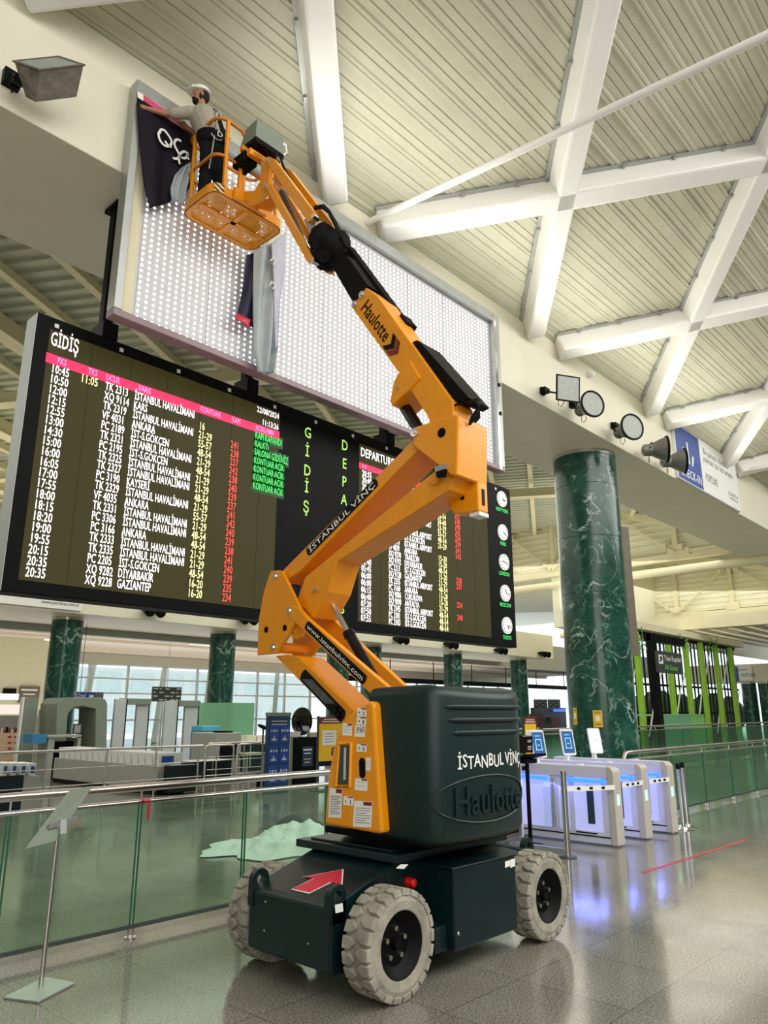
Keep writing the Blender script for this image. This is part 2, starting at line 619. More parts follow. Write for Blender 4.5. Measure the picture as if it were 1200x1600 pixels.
def near_roof():
    prof = []                          # (distance along the slope, drop)
    y = 7.75
    while y > -9:
        for dy, d in ((0, 0), (0.055, 0), (0.065, 0.03), (0.10, 0.03), (0.112, 0.012), (0.125, 0.03), (0.16, 0.03), (0.17, 0),
                      (0.275, 0), (0.281, -0.02), (0.29, -0.02), (0.296, 0), (0.39, 0), (0.396, -0.02), (0.405, -0.02), (0.411, 0)):
            prof.append((y - dy, d))
        y -= 0.5
    m = MB()
    m.loft([[(x, yy, roofz(yy) - d) for yy, d in prof] for x in (-8, 64)], cap=False, closed=False)
    top = [(-8, 7.75, roofz(7.75) + 0.3), (64, 7.75, roofz(7.75) + 0.3), (64, -9, roofz(-9) + 0.3), (-8, -9, roofz(-9) + 0.3)]
    m.add(top, [(0, 1, 2, 3)])
    return m


struct(near_roof().build('ceiling', M['deck'], None, (0, 0, 0)))

# diagonal box beams under the deck, in two crossing families
BW, BD, YE = 0.40, 0.46, -8.0
nrm = Vector((0, SL, 1)).normalized()
i = 1
for k in range(-2, 9):
    for x0, s in ((7.03 + 6 * k, -1), (8.1 + 6 * k, 1)):
        d = Y0 - YE
        p0 = Vector((x0, Y0, Z0))
        p1 = Vector((x0 + s * 1.13 * d, YE, roofz(YE)))
        lo, hi = (-7, 63)
        if max(p0.x, p1.x) < lo or min(p0.x, p1.x) > hi: continue
        m = MB()
        m.bar(p0 - nrm * BD / 2, p1 - nrm * BD / 2, BW, BD, nrm)
        o = struct(m.build('trim_%d' % i, M['beam'], None, p0, bevel=0.05))
        m = MB()                       # narrow flange with clips where the deck sits on the beam
        m.bar(p0 - nrm * 0.035, p1 - nrm * 0.035, BW + 0.16, 0.03, nrm)
        dd = (p1 - p0)
        n = int(dd.length / 1.0)
        side = dd.normalized().cross(nrm)
        for j in range(n):
            for q in (-1, 1):
                c = p0 + dd * ((j + .5) / n) + side * q * (BW / 2 + 0.05) - nrm * 0.07
                m.bar(c, c + dd.normalized() * 0.07, 0.05, 0.05, nrm)
        m.build('flange', M['alu'], o)
        i += 1

# the deep bulkhead beam
b = MB(); b.box(-6, 48, 7.7, 10.1, 8.2, 10.02)
struct(b.build('wall_bulkhead', M['cream'], None, (0, 7.7, 8.2), bevel=0.015))
# two thin tie rods
for n_, (p, q, r) in enumerate((((7.9, 7.69, 9.82), (8.15, -3.0, 8.90), 0.055), ((26.2, 7.69, 9.74), (26.4, 0.0, 9.60), 0.06))):
    m = MB(); m.cyl(p, q, r, n=14)
    o = m.build('tie_rod', M['beam'], None, p, smooth=60)
    tag(o, ['long slim white tie rod crossing in front of the diagonal roof beams',
            'short slim white tie rod beside the check-in sign at the right edge'][n_], 'tie rod', 'white tie rods')

b = MB(); b.box(-8, 75, -24.4, -24, 0, 24)
dim = paint('hall_wall_paint', (0.30, 0.29, 0.26), 0.6)
struct(b.build('wall_back', dim, None, (0, -24, 0)))
b = MB(); b.box(-8.4, -8, -24.4, 48, 0, 24)
struct(b.build('wall_side', dim, None, (-8, 0, 0)))
b = MB(); b.box(75, 75.4, -24.4, 11, 0, 24)
struct(b.build('wall_end', dim, None, (75, 0, 0)))
b = MB(); b.box(-8, 75, -24, -9, 17.2, 17.4)
struct(b.build('ceiling_back', M['deck'], None, (0, -16, 17)))

# ---------------------------------------------------------------- far hall roof, seen under the bulkhead
AX = Vector((math.cos(math.radians(30.75)), math.sin(math.radians(30.75)), 0))
BX = Vector((-AX.y, AX.x, 0))
m = MB()
prof = []
t = -30.0
while t < 60:
    prof += [(t, 0), (t + 0.16, 0), (t + 0.2, 0.07), (t + 0.36, 0.07), (t + 0.4, 0)]
    t += 0.4
C0 = Vector((8, 14, 11.2))
rows = [[C0 + AX * a + BX * s - Vector((0, 0, d)) for a, d in prof] for s in (-34, 46)]
m.loft(rows, cap=False, closed=False)
m2 = MB(); m2.box(-30, 95, 10.05, 75, 11.3, 11.5); 
# keep only the part beyond the bulkhead
def clipped(mb, name, mat):
    import bmesh
    o = mb.build(name, mat, None, (0, 0, 0))
    bm = bmesh.new(); bm.from_mesh(o.data)
    for co, no in (((0, 10.0, 0), (0, -1, 0)), ((0, 48, 0), (0, 1, 0)), ((-8, 0, 0), (-1, 0, 0)), ((75, 0, 0), (1, 0, 0))):
        g = bm.verts[:] + bm.edges[:] + bm.faces[:]
        bmesh.ops.bisect_plane(bm, geom=g, plane_co=co, plane_no=no, clear_outer=True)
    bm.to_mesh(o.data); bm.free()
    return struct(o)
clipped(m, 'ceiling_far', M['deck_far'])
b = MB(); b.box(-8, 75, 10.1, 48, 11.4, 11.6)
struct(b.build('ceiling_far_top', M['deck_far'], None, (0, 10, 11.4)))


def far_beam(p, q, w, h, name='roof_beam', lab=None, grp='far roof beams', mat='truss'):
    m = MB(); m.bar(p, q, w, h)
    # bottom flange
    dn = Vector((0, 0, -h / 2))
    m.bar(Vector(p) + dn, Vector(q) + dn, w * 1.9, 0.04)
    o = m.build(name, M[mat], None, p)
    return struct(o)


n = 0
for a in range(-8, 20):
    c = C0 + AX * (a * 1.0) * 0 + BX * (a * 1.55)
    p, q = c - AX * 18, c + AX * 34
    # keep what lies beyond the bulkhead
    def clip(p, q):
        if p.y < 10.3:
            if q.y < 10.3: return None
            p = p + (q - p) * ((10.3 - p.y) / (q.y - p.y))
        if q.y > 46: q = p + (q - p) * ((46 - p.y) / (q.y - p.y))
        if p.x < -7: p = p + (q - p) * ((-7 - p.x) / (q.x - p.x))
        if q.x > 72: q = p + (q - p) * ((72 - p.x) / (q.x - p.x))
        return p, q
    r = clip(p, q)
    if r and (r[1] - r[0]).length > 1:
        big = a % 3 == 0
        far_beam(r[0] - Vector((0, 0, 0.18 if not big else 0.32)), r[1] - Vector((0, 0, 0.18 if not big else 0.32)), 0.10 if not big else 0.24, 0.22 if not big else 0.5)
# cross chords
for a in (3.2, 9.5, 16.0):
    c = C0 + AX * a - Vector((0, 0, 0.75))
    p, q = c - BX * 22, c + BX * 22
    def clipy(p, q):
        lo, hi = (p, q) if p.y < q.y else (q, p)
        if hi.y > 46: hi = lo + (hi - lo) * ((46 - lo.y) / (hi.y - lo.y))
        if lo.y < 10.4: lo = lo + (hi - lo) * ((10.4 - lo.y) / (hi.y - lo.y))
        return lo, hi
    lo, hi = clipy(p, q)
    if lo.x > 72 or hi.x < -7: continue
    far_beam(lo, hi, 0.22, 0.34)


# clad trusses crossing the far hall on the right
def truss(name, x, label, ys, zb, zt0, zt1, ypeak):
    root = thing(name, label, 'roof truss', (x, ys[0], zb), 'clad roof trusses of the far hall')
    y0, y1 = ys[0], ys[-1]
    def top(y):
        if y >= ypeak: return zt0
        return zt1 + (zt0 - zt1) * (y - y0) / (ypeak - y0)
    m = MB(); m.bar((x, y0, zb), (x, y1, zb), 0.34, 0.34); m.build('bottom_chord', M['truss'], root, bevel=0.02)
    m = MB(); m.tube([(x - 0.05, y0, zb - 0.62), (x - 0.05, y1, zb - 0.62)], 0.20, 12); m.build('pipe', M['truss'], root, smooth=50)
    m = MB(); m.bar((x, y0, top(y0)), (x, ypeak, zt0), 0.30, 0.34); m.bar((x, ypeak, zt0), (x, y1, zt0), 0.30, 0.34)
    m.build('top_chord', M['truss'], root, bevel=0.02)
    for k, y in enumerate(ys):
        m = MB(); m.bar((x - 0.05, y, zb), (x - 0.05, y, top(y)), 0.22, 0.22, (1, 0, 0))
        m.box(x - 0.2, x + 0.1, y - 0.35, y + 0.35, zb + 0.12, zb + 0.55)
        m.build('post', M['truss'], root)
    for k in range(len(ys) - 1):
        a, c = (ys[k], ys[k + 1]) if k % 2 else (ys[k + 1], ys[k])
        m = MB(); m.bar((x - 0.22, a, zb + 0.15), (x - 0.22, c, top(c) - 0.1), 0.13, 0.13, (1, 0, 0))
        for f in (0.14, 0.86):
            p = Vector((x - 0.22, a, zb + 0.15)).lerp(Vector((x - 0.22, c, top(c) - 0.1)), f)
            m.bar(p - Vector((0, 0, .16)), p + Vector((0, 0, .16)), 0.18, 0.22, (1, 0, 0))
        m.build('brace', M['truss'], root)
    # corrugated infill sheet
    m = MB()
    z = zb + 0.25
    rows = []
    zz = zb + 0.25
    while zz < max(zt0, zt1) - 0.1:
        rows += [(zz, 0), (zz + 0.10, 0), (zz + 0.13, 0.035), (zz + 0.20, 0.035), (zz + 0.23, 0)]
        zz += 0.30
    N = 24
    vs = []
    for z, d in rows:
        vs.append([(x + 0.12 - d, y0 + (y1 - y0) * k / N, min(z, top(y0 + (y1 - y0) * k / N))) for k in range(N + 1)])
    m.loft(vs, cap=False, closed=False)
    m.build('cladding_sheet', M['cladding'], root)
    return root


truss('roof_truss', 34.0, 'clad truss nearest behind the green marble column, pipe along its foot', [8.8, 13.0, 16.2, 19.4, 22.2], 8.66, 11.3, 9.0, 16.2)
truss('roof_truss', 46.0, 'lower clad truss farther back behind the green marble column', [8.2, 11.2, 14.6, 17.9, 22.0, 26.0], 7.4, 10.8, 8.6, 16.5)
truss('roof_truss', 58.0, 'farthest clad truss glimpsed between the clocks and the column', [9.0, 13.0, 18.0, 24.0, 30.0], 8.2, 10.8, 9.0, 18)

# ---------------------------------------------------------------- mezzanine beyond the check area
MZ = 4.65
b = MB(); b.box(-8, 38.6, 22.4, 26.2, MZ, 6.0)
struct(b.build('wall_mezzanine_front', M['cream'], None, (0, 22.4, MZ), bevel=0.02))
b = MB(); b.box(-8, 60, 26.0, 26.5, MZ - 0.25, 6.0)
struct(b.build('trim_40', M['grey'], None, (0, 26, MZ)))
b = MB(); b.box(-8, 60, 26.5, 40.5, MZ + 0.15, 5.4)
b.box(-8, 60, 31.0, 31.3, MZ + 0.02, MZ + 0.15)
b.box(-8, 60, 35.6, 36.0, MZ - 0.05, MZ + 0.15)
ceil_pink = paint('warm_ceiling_paint', (0.78, 0.68, 0.56), 0.55, var=0.03)
struct(b.build('ceiling_mezzanine', ceil_pink, None, (0, 26, MZ)))
b = MB(); b.box(12.5, 62, 39.4, 40.6, 4.28, MZ + 0.2)
struct(b.build('trim_41', M['cream_soffit'], None, (12, 39, 4)))
for (x0, y) in ((8.5, 28.6), (12.4, 29.6), (16.5, 28.4), (19.5, 30.2), (14.0, 33.0), (23.5, 28.8), (29.0, 29.6)):
    m = MB(); m.box(x0, x0 + 1.1, y, y + 0.1, MZ + 0.10, MZ + 0.16)
    o = m.build('ceiling_light', M['e_sign'], None, (x0, y, MZ + 0.1))
    tag(o, 'slim white light slot in the mezzanine ceiling', 'ceiling light', 'light slots in the mezzanine ceiling')
m = MB()
m.box(27, 58, 29.9, 30.1, 3.40, 3.68)
for k in range(7): m.cyl((29 + k * 4.0, 30, 3.6), (29 + k * 4.0, 30, MZ + 0.149), 0.03, n=6)
o = m.build('lighting_track', M['black'], None, (27, 30, 3.4))
tag(o, 'long black lighting track hung on thin rods in front of the far windows', 'lighting track')

# glazed front of the building, far behind
x = 15.0
m = MB()
k = 0
while x < 62:
    m.box(x - 0.05, x + 0.05, 39.95, 40.1, 0, 4.3)
    x += 2.3
for z in (1.3, 2.75, 3.55): m.box(14, 62, 39.97, 40.07, z - 0.04, z + 0.04)
w = struct(m.build('window_1', M['white'], None, (14, 40, 0)))
m = MB(); m.box(14, 62, 40.01, 40.03, 0, 4.3); m.build('pane', M['pane'], w)
for k, x in enumerate((19.6, 24.2, 27.5, 33.0, 39.5, 46.0)):
    m = MB(); m.bar((x, 40.6, 0), (x + 0.9, 41.4, 4.6), 0.28, 0.28)
    o = m.build('facade_strut', M['beam'], None, (x, 40.6, 0))
    struct(o)
# shop end wall on the left
b = MB(); b.box(2, 14.2, 33, 33.4, 0, MZ + 0.15)
struct(b.build('wall_left', paint('beige_wall_panel', (0.66, 0.64, 0.44), 0.5, var=0.04), None, (2, 33, 0)))

# outside: a pale terminal forecourt building behind the glass
m = MB()
m.box(5, 52, 58, 62, 0, 5.2)
fac = paint('pale_concrete_facade', (0.86, 0.90, 0.91), 0.7, var=0.05)
o = m.build('forecourt_building', fac, None, (5, 58, 0))
tag(o, 'pale building outside beyond the tall bright windows', 'building')
m = MB()
for k in range(22):
    if k > 14: continue
    for z in (0.6, 3.2): m.box(6 + k * 2.9, 8.0 + k * 2.9, 57.93, 58.0, z, z + 1.6)
m.build('facade_window', paint('pale_blue_facade_glass', (0.74, 0.86, 0.89), 0.2, var=0.1), o)

# ---------------------------------------------------------------- window wall with lime slats, right background
WY = 16.0
wx0, wx1 = 33.5, 49.4
wz1 = 5.45
m = MB()
m.box(wx0, wx1, WY - 0.08, WY + 0.08, wz1, wz1 + 0.16)
for z in (3.05, 1.7): m.box(wx0, wx1, WY - 0.06, WY + 0.06, z - 0.05, z + 0.05)
x = wx0
while x < wx1:
    m.box(x, x + 0.13, WY - 0.02, WY + 0.02, 0, wz1)
    x += 0.52
w = struct(m.build('window_2', M['black'], None, (wx0, WY, 0)))
m = MB(); m.box(wx0, wx1, WY - 0.01, WY + 0.01, 0, wz1); m.build('pane', M['pane'], w)
for k, px in enumerate((1000, 1050, 1077, 1101, 1124, 1147)):
    c = ay(px, 1080, WY - 0.3)
    m = MB(); m.box(c.x - 0.18, c.x + 0.18, WY - 0.42, WY - 0.22, 0, wz1 + 0.05)
    m.build('slat', M['green_slat'], w, bevel=0.02)
m = MB()
for k in range(5):
    xx = wx0 + 0.8 + k * 3.0
    m.bar((xx, WY - 0.16, 3.0), (xx + 1.6, WY - 0.16, 5.2), 0.05, 0.05)
    m.bar((xx + 1.4, WY - 0.16, 0.6), (xx + 2.8, WY - 0.16, 3.0), 0.05, 0.05)
m.build('brace', M['white'], w)
m = MB(); m.box(wx0 - 0.5, wx1 + 0.3, WY - 0.55, WY + 0.5, wz1 + 0.16, wz1 + 0.5)
struct(m.build('trim_42', M['truss'], None, (wx0, WY, wz1)))
b = MB(); b.box(34, 72, WY + 3.2, WY + 3.6, 5.9, 11.2)
struct(b.build('wall_far', M['cladding'], None, (34, WY + 3, 6)))
# louvred cream ceiling over the right background
for k in range(9):
    y = 9.2 + k * 1.05
    m = MB(); m.bar((43, y, 6.55), (70, y, 6.55), 0.62, 0.08)
    o = struct(m.build('ceiling_louvre', M['truss'], None, (43, y, 6.5)))
b = MB(); b.box(42.4, 43, 8.4, 19.2, 6.2, 6.9)
struct(b.build('trim_43', M['truss'], None, (42, 8, 6)))
# far right bulkhead
b = MB(); b.box(62, 64.5, 6, 24, 3.95, 5.3)
struct(b.build('wall_right', M['cream'], None, (62, 6, 4)))


# ---------------------------------------------------------------- marble columns
def column(name, x, y, r, h, label, group=None, joints=()):
    root = thing(name, label, 'column', (x, y, 0), group)
    m = MB()
    prof = [(r, 0.0)]
    for j in joints:
        prof += [(r, j - 0.006), (r - 0.006, j), (r, j + 0.006)]
    prof += [(r, h - 0.1)]
    m.lathe(prof, (x, y, 0), n=48)
    m.build('shaft', M['marble'], root, smooth=22)
    m = MB(); m.lathe([(r + 0.012, h - 0.1), (r + 0.012, h)], (x, y, 0), n=48)
    m.build('top_collar', M['steel'], root, smooth=50)
    return root


main_col = column('marble_column', 17.2, 8.75, 0.79, 8.2, 'tall thick green marble column standing under the cream bulkhead', None, (1.75, 3.15, 4.55, 5.95, 7.3))
m = MB()                                # dark upright fixed along the right flank
dirx = Vector((0.8, -0.62, 0)).normalized()
c = Vector((17.2, 8.75, 0)) + dirx * 0.90
m.bar(c + Vector((0, 0, 3.1)), c + Vector((0, 0, 6.35)), 0.16, 0.30, dirx)
m.build('side_strip', M['brown'], main_col)
for px in (102, 348, 528, 580, 707, 809):
    c = ay(px, 1010, 23.6)
    column('marble_column', c.x, 23.6, 0.475, MZ, '', 'green marble columns under the mezzanine edge')
LABC = ['leftmost slim green marble column under the mezzanine, left of the body scanner', 'slim green marble column under the mezzanine above the frosted screens',
        'slim green marble column seen behind the upper end of the lower boom arm', 'slim green marble column just left of the machine hood, behind the hydraulic rod',
        'slim green marble column rising right behind the top of the machine hood', 'slim green marble column just right of the machine hood']
for o, l in zip([o for o in COL.objects if o.name.startswith('marble_column.')], LABC): o['label'] = l
for k, (px, l) in enumerate(((1172, 'distant dark green column under the far right check-in sign'), (1199, 'distant dark green column cut by the right edge'))):
    c = ax(px, 1090, 61.0)
    column('marble_column', 61.0 + 2, c.y * 63 / 61, 0.55, 3.95, l, 'distant green columns at the right')

# =================================================================== the boom lift
def on_plane(px, py, p0, n):
    d = _f + _r * ((px - 600) / F_PX) + _u * ((800 - py) / F_PX)
    c = Vector((0, 0, EYE))
    n = Vector(n)
    return c + d * ((Vector(p0) - c).dot(n) / d.dot(n))


BL = (4.8, 4.2, 0)
lift = thing('boom_lift', 'orange articulated boom lift with dark petrol base, raised to the billboard', 'boom lift', BL)
XB = 4.76
O = M['orange']


def pr(name, pts, x0, x1, mat=O, parent=lift, bevel=0.008, **k):
    m = MB()
    m.prism([ax(px, py, x0) for px, py in pts], (x1 - x0, 0, 0))
    return m.build(name, mat, parent, bevel=bevel, **k)


# ---- wheels
def wheel(xc, yo, side, r=0.325, w=0.24):
    """yo = outer face; side = -1 when the outer face looks to -y"""
    yi = yo - side * w
    ym = (yo + yi) / 2
    m = MB()
    h = w / 2
    m.lathe([(0.195, -h * 0.72), (0.20, -h * 0.95), (0.255, -h * 0.98), (0.30, -h * 0.86), (0.305, 0), (0.30, h * 0.86), (0.255, h * 0.98), (0.20, h * 0.95), (0.195, h * 0.72)],
            (xc, ym, r), 'y', 56, False)
    N = 22                              # chunky staggered lugs
    for row in (-1, 1):
        for k in range(N):
            t0 = 2 * PI * (k + (0.5 if row > 0 else 0)) / N
            a = 2 * PI / N * 0.45
            prof = [(-a * 0.9, 0.02), (-a * 0.62, 0.98), (a * 0.62, 0.98), (a * 0.9, 0.02)]
            vs = []
            for rr in (0.285, r):
                k2 = 1.0 if rr < 0.3 else 0.86
                for (da, f) in ((-a, 0.06), (-a * 0.85, 0.62), (0, 0.94 if row > 0 else 0.94), (a * 0.85, 0.62), (a, 0.06), (a * 0.9, 1.02 - 1.0)):
                    pass
                pts = [(-a * k2, 1.0), (a * k2, 1.0), (a * 1.0 * k2, 0.42), (0.0, 0.03), (-a * 1.0 * k2, 0.42)]
                for da, f in pts:
                    ff = f * (1.0 if rr < 0.3 else 0.94)
                    vs.append((xc + rr * math.cos(t0 + da), ym + row * ff * h * 0.98, r + rr * math.sin(t0 + da)))
            # lugs run round the shoulder
            m.add(vs, [(0, 1, 2, 3, 4), (9, 8, 7, 6, 5), (0, 5, 6, 1), (1, 6, 7, 2), (2, 7, 8, 3), (3, 8, 9, 4), (4, 9, 5, 0)])
    tire = m.build('tire', M['tire'], None, (0, 0, 0), bevel=0.006)
    m = MB()
    s = side
    m.lathe([(0.0, yo - s * 0.075 - ym), (0.13, yo - s * 0.075 - ym), (0.155, yo - s * 0.05 - ym), (0.185, yo - s * 0.03 - ym), (0.197, yo - s * 0.012 - ym), (0.197, yi + s * 0.02 - ym), (0, yi + s * 0.02 - ym)] if s < 0 else
            [(0.0, yi + s * 0.02 - ym), (0.197, yi + s * 0.02 - ym), (0.197, yo - s * 0.012 - ym), (0.185, yo - s * 0.03 - ym), (0.13, yo - s * 0.075 - ym), (0, yo - s * 0.075 - ym)], (xc, ym, r), 'y', 40)
    m.cyl((xc, yo - s * 0.09, r), (xc, yo - s * 0.035, r), 0.045, 0.035, 18)
    wh = m.build('wheel', M['black'], lift, smooth=40)
    tire.parent = wh
    tire.location = -Vector(BL)
    for k in range(5):
        t = 2 * PI * k / 5 + 0.3
        m = MB()
        c = (xc + 0.088 * math.cos(t), yo - s * 0.078, r + 0.088 * math.sin(t))
        m.cyl(c, (c[0], yo - s * 0.058, c[2]), 0.018, 0.017, 6)
        m.build('lug_nut', M['steel'], wh)


wheel(3.94, 3.475, -1)
wheel(5.72, 3.475, -1)
wheel(3.94, 4.90, 1)
wheel(5.72, 4.90, 1)

# ---- chassis
m = MB()
m.prism([(3.60, 0, .18), (3.60, 0, .545), (3.64, 0, .565), (4.22, 0, .745), (5.38, 0, .745), (5.98, 0, .60), (6.02, 0, .56), (6.02, 0, .20), (5.9, 0, .16), (3.66, 0, .15)], (0, .84, 0))
m.v = [(x, y + 3.785, z) for x, y, z in m.v]
m.box(3.84, 4.04, 3.70, 4.70, .25, .40)
m.box(5.62, 5.82, 3.70, 4.70, .25, .40)
m.build('chassis', M['petrol'], lift, bevel=0.018)
m = MB(); m.box(4.12, 5.48, 3.70, 4.74, .745, .80); m.box(4.18, 5.42, 3.78, 4.64, .80, .815)
m.build('deck_lid', M['petrol'], lift, bevel=0.012)
for y in (3.80, 4.585):
    for x, zc, nm in ((3.66, .60, 'tow_lug'), (5.93, .63, 'tow_lug')):
        m = MB()
        n = 20
        ro, ri = 0.075, 0.036
        for s_ in (0, 1):
            pass
        out = [(x + ro * math.cos(t), zc + ro * math.sin(t)) for t in [PI * k / 10 for k in range(11)]] + [(x - ro, zc - .16), (x + ro, zc - .16)]
        ring = []
        for yy in (y - .015, y + .035):
            ring.append([(px, yy, pz) for px, pz in out])
        inn = [(x + ri * math.cos(2 * PI * k / 13), zc + ri * math.sin(2 * PI * k / 13)) for k in range(13)]
        inn = [(x + ri * math.cos(t), zc + ri * math.sin(t)) for t in [PI * k / 10 for k in range(11)]] + [(x - ri * .6, zc - ri * .8), (x + ri * .6, zc - ri * .8)]
        A = [(a, y - .015, c) for a, c in out]; B = [(a, y + .035, c) for a, c in out]
        C_ = [(a, y - .015, c) for a, c in inn]; D_ = [(a, y + .035, c) for a, c in inn]
        L = len(out)
        fs = []
        for k in range(L):
            q = (k + 1) % L
            fs += [(k, q, 2 * L + q, 2 * L + k), (L + k, 3 * L + k, 3 * L + q, L + q), (k, L + k, L + q, q), (2 * L + k, 2 * L + q, 3 * L + q, 3 * L + k)]
        m.add(A + B + C_ + D_, fs)
        m.build(nm, M['petrol'], lift, bevel=0.004)
# red arrow on the sloping front deck
sl_p, sl_n = (3.64, 4.2, .566), Vector((-(.745 - .565), 0, .58)).normalized()
arrow = [(457.5, 1389.5), (484, 1395.3), (516, 1379), (533, 1382.5), (535, 1359.7), (475, 1371), (491.7, 1373.3)]
P = [on_plane(px, py, sl_p, sl_n) for px, py in arrow]
cen = sum(P, Vector()) / len(P)
m = MB(); m.prism([p + (p - cen).normalized() * 0.012 + sl_n * 0.001 for p in P], sl_n * 0.002)
aw = m.build('arrow_border', M['sticker'], lift, label='white border of the red arrow')
m = MB(); m.prism([p + sl_n * 0.0035 for p in P], sl_n * 0.0015)
m.build('arrow_decal', M['red'], aw, label='red direction arrow')
# bolts on the nose
for px, py in ((415, 1409), (413, 1454), (482, 1474.5)):
    c = ax(px, py, 3.60)
    m = MB(); m.sph(c, 0.008, 8, 6); m.build('bolt', M['chrome'], lift)
# small white label on the lug and lid
for q in (((523, 1414), (535, 1411), (536, 1424), (524, 1427)),):
    m = MB(); m.prism([ay(px, py, 3.780) for px, py in q], (0, -0.003, 0)); m.build('label_sticker', M['sticker'], lift)
m = MB(); m.prism([az(px, py, .8165) for px, py in ((619, 1357), (626, 1351), (638, 1351), (631, 1358))], (0, 0, .002)); m.build('label_sticker', M['sticker'], lift)
# tail lamp, hydraulic fittings
c = ay(642, 1379, 3.76)
m = MB(); m.cyl((c.x, 3.79, c.z), (c.x, 3.73, c.z), 0.036, 0.030, 18); m.sph((c.x, 3.73, c.z), (.03, .012, .03), 14, 8)
m.build('tail_lamp', paint('red_lamp_lens', (0.75, 0.01, 0.01), 0.15), lift, smooth=50)
for px, py in ((672, 1362), (677, 1366), (668, 1370), (675, 1374), (683, 1369)):
    c = ay(px, py, 3.76)
    m = MB(); m.cyl((c.x, 3.79, c.z), (c.x, 3.735, c.z), 0.012, n=8); m.build('hydraulic_fitting', M['steel'], lift)
# battery / tool boxes on both flanks
for y0, y1 in ((3.50, 3.80), (4.62, 4.90)):
    m = MB(); m.box(4.50, 5.28, y0, y1, .165, .685)
    bx = m.build('battery_box', M['petrol'], lift, bevel=0.012)
    m = MB(); m.prism([(4.47, y0 - .015, .685), (4.47, y0 - .015, .705), (4.55, y0 + .06, .735), (5.23, y0 + .06, .735), (5.31, y0 - .015, .705), (5.31, y0 - .015, .685)], (0, y1 - y0, 0))
    m.build('box_lid', M['petrol'], bx, bevel=0.006)
    if y0 < 4:
        m = MB(); m.sph(ay(716, 1459, y0), (.012, .01, .014), 10, 8); m.build('latch', M['chrome'], bx)
        m = MB()
        for x0 in (789, 797):
            m.prism([ay(px, py, y0 - .001) for px, py in ((x0, 1346 - (x0 - 789) * .35), (x0 + 7.3, 1344 - (x0 - 789) * .35), (x0 + 7.3, 1353), (x0, 1356))], (0, -.003, 0))
        m.build('label_sticker', M['sticker'], bx)
        m = MB(); m.box(4.36, 4.50, 3.56, 3.79, .17, .33); m.build('step', M['petrol'], lift, bevel=0.008)
# ---- turntable
m = MB(); m.lathe([(0.50, .815), (0.50, .845), (0.56, .85), (0.56, .885)], (4.78, 4.1, 0), n=40)
m.build('slew_ring', M['black'], lift, smooth=40)
m = MB(); m.prism([(4.20, 3.50, .86), (4.35, 3.36, .86), (5.20, 3.40, .86), (5.34, 3.6, .86), (5.34, 4.5, .86), (4.2, 4.5, .86)], (0, 0, .05))
m.build('turntable_plate', M['black'], lift, bevel=0.01)

# moulded hood: footprint curve
FP = [(4.135, 3.97), (4.14, 3.70), (4.15, 3.50), (4.185, 3.405), (4.27, 3.345), (4.45, 3.305), (4.70, 3.285), (4.95, 3.295), (5.12, 3.33), (5.25, 3.40), (5.325, 3.51), (5.345, 3.66), (5.35, 3.97)]


def catmull(P, n=8):
    out = []
    for i in range(len(P) - 1):
        p0, p1, p2, p3 = P[max(i - 1, 0)], P[i], P[i + 1], P[min(i + 2, len(P) - 1)]
        for k in range(n):
            t = k / n
            out.append(tuple(0.5 * (2 * b + (c - a) * t + (2 * a - 5 * b + 4 * c - d) * t * t + (3 * b - a - 3 * c + d) * t ** 3)
                             for a, b, c, d in zip(p0, p1, p2, p3)))
    out.append(tuple(P[-1]))
    return out


FC = catmull(FP, 6)
cx0, cy0 = 4.76, 3.97


def hood_ring(z, inset):
    n = len(FC)
    out = []
    for k, (x, y) in enumerate(FC):
        a, b_ = FC[max(k - 1, 0)], FC[min(k + 1, n - 1)]
        t = Vector((b_[0] - a[0], b_[1] - a[1])).normalized()
        nx, ny = t.y, -t.x                # outward (curve runs counter-clockwise seen from below)
        out.append((x - (-nx) * -inset if False else x + (t.y) * inset * 1.0, y - t.x * inset * 1.0, z))
    return out


def hood_pt(s, z, off=0.0):
    """point at arc length s along the footprint, its tangent and its outward normal"""
    acc = 0
    for k in range(len(FC) - 1):
        a, b_ = Vector(FC[k]), Vector(FC[k + 1])
        L = (b_ - a).length
        if acc + L >= s or k == len(FC) - 2:
            t = (b_ - a) / L
            p = a + t * (s - acc)
            nrm_ = Vector((t.y, -t.x))
            c = Vector((cx0, cy0)) - p
            if nrm_.dot(c) > 0: nrm_ = -nrm_
            p = p + nrm_ * off
            return Vector((p.x, p.y, z)), Vector((t.x, t.y, 0)), Vector((nrm_.x, nrm_.y, 0))
        acc += L


def hood_s_at(px, py):
    """arc length at which the hood surface lies under a given direction"""
    best = None
    tot = sum((Vector(FC[k + 1]) - Vector(FC[k])).length for k in range(len(FC) - 1))
    for k in range(400):
        s = tot * k / 400
        p, t, nn = hood_pt(s, 1.4)
        if nn.dot(Vector((0, 0, EYE)) - p) < 0: continue
        d = p - Vector((0, 0, EYE))
        q = 600 + F_PX * d.dot(_r) / d.dot(_f)
        z = ax(px, py, p.x).z if abs(t.y) > abs(t.x) else ay(px, py, p.y).z
        d = Vector((p.x, p.y, z)) - Vector((0, 0, EYE))
        q = 600 + F_PX * d.dot(_r) / d.dot(_f)
        if best is None or abs(q - px) < best[0]: best = (abs(q - px), s, z)
    return best[1], best[2]


def sgn(): 
    p, t, nn = hood_pt(1.0, 1.4)
    return 1 if Vector((t.y, -t.x, 0)).dot(nn) > 0 else -1


SG = sgn()
def hood_ring(z, off):
    out = []
    n = len(FC)
    for k, (x, y) in enumerate(FC):
        a, b_ = FC[max(k - 1, 0)], FC[min(k + 1, n - 1)]
        t = Vector((b_[0] - a[0], b_[1] - a[1])).normalized()
        out.append((x + SG * t.y * off, y - SG * t.x * off, z))
    return out


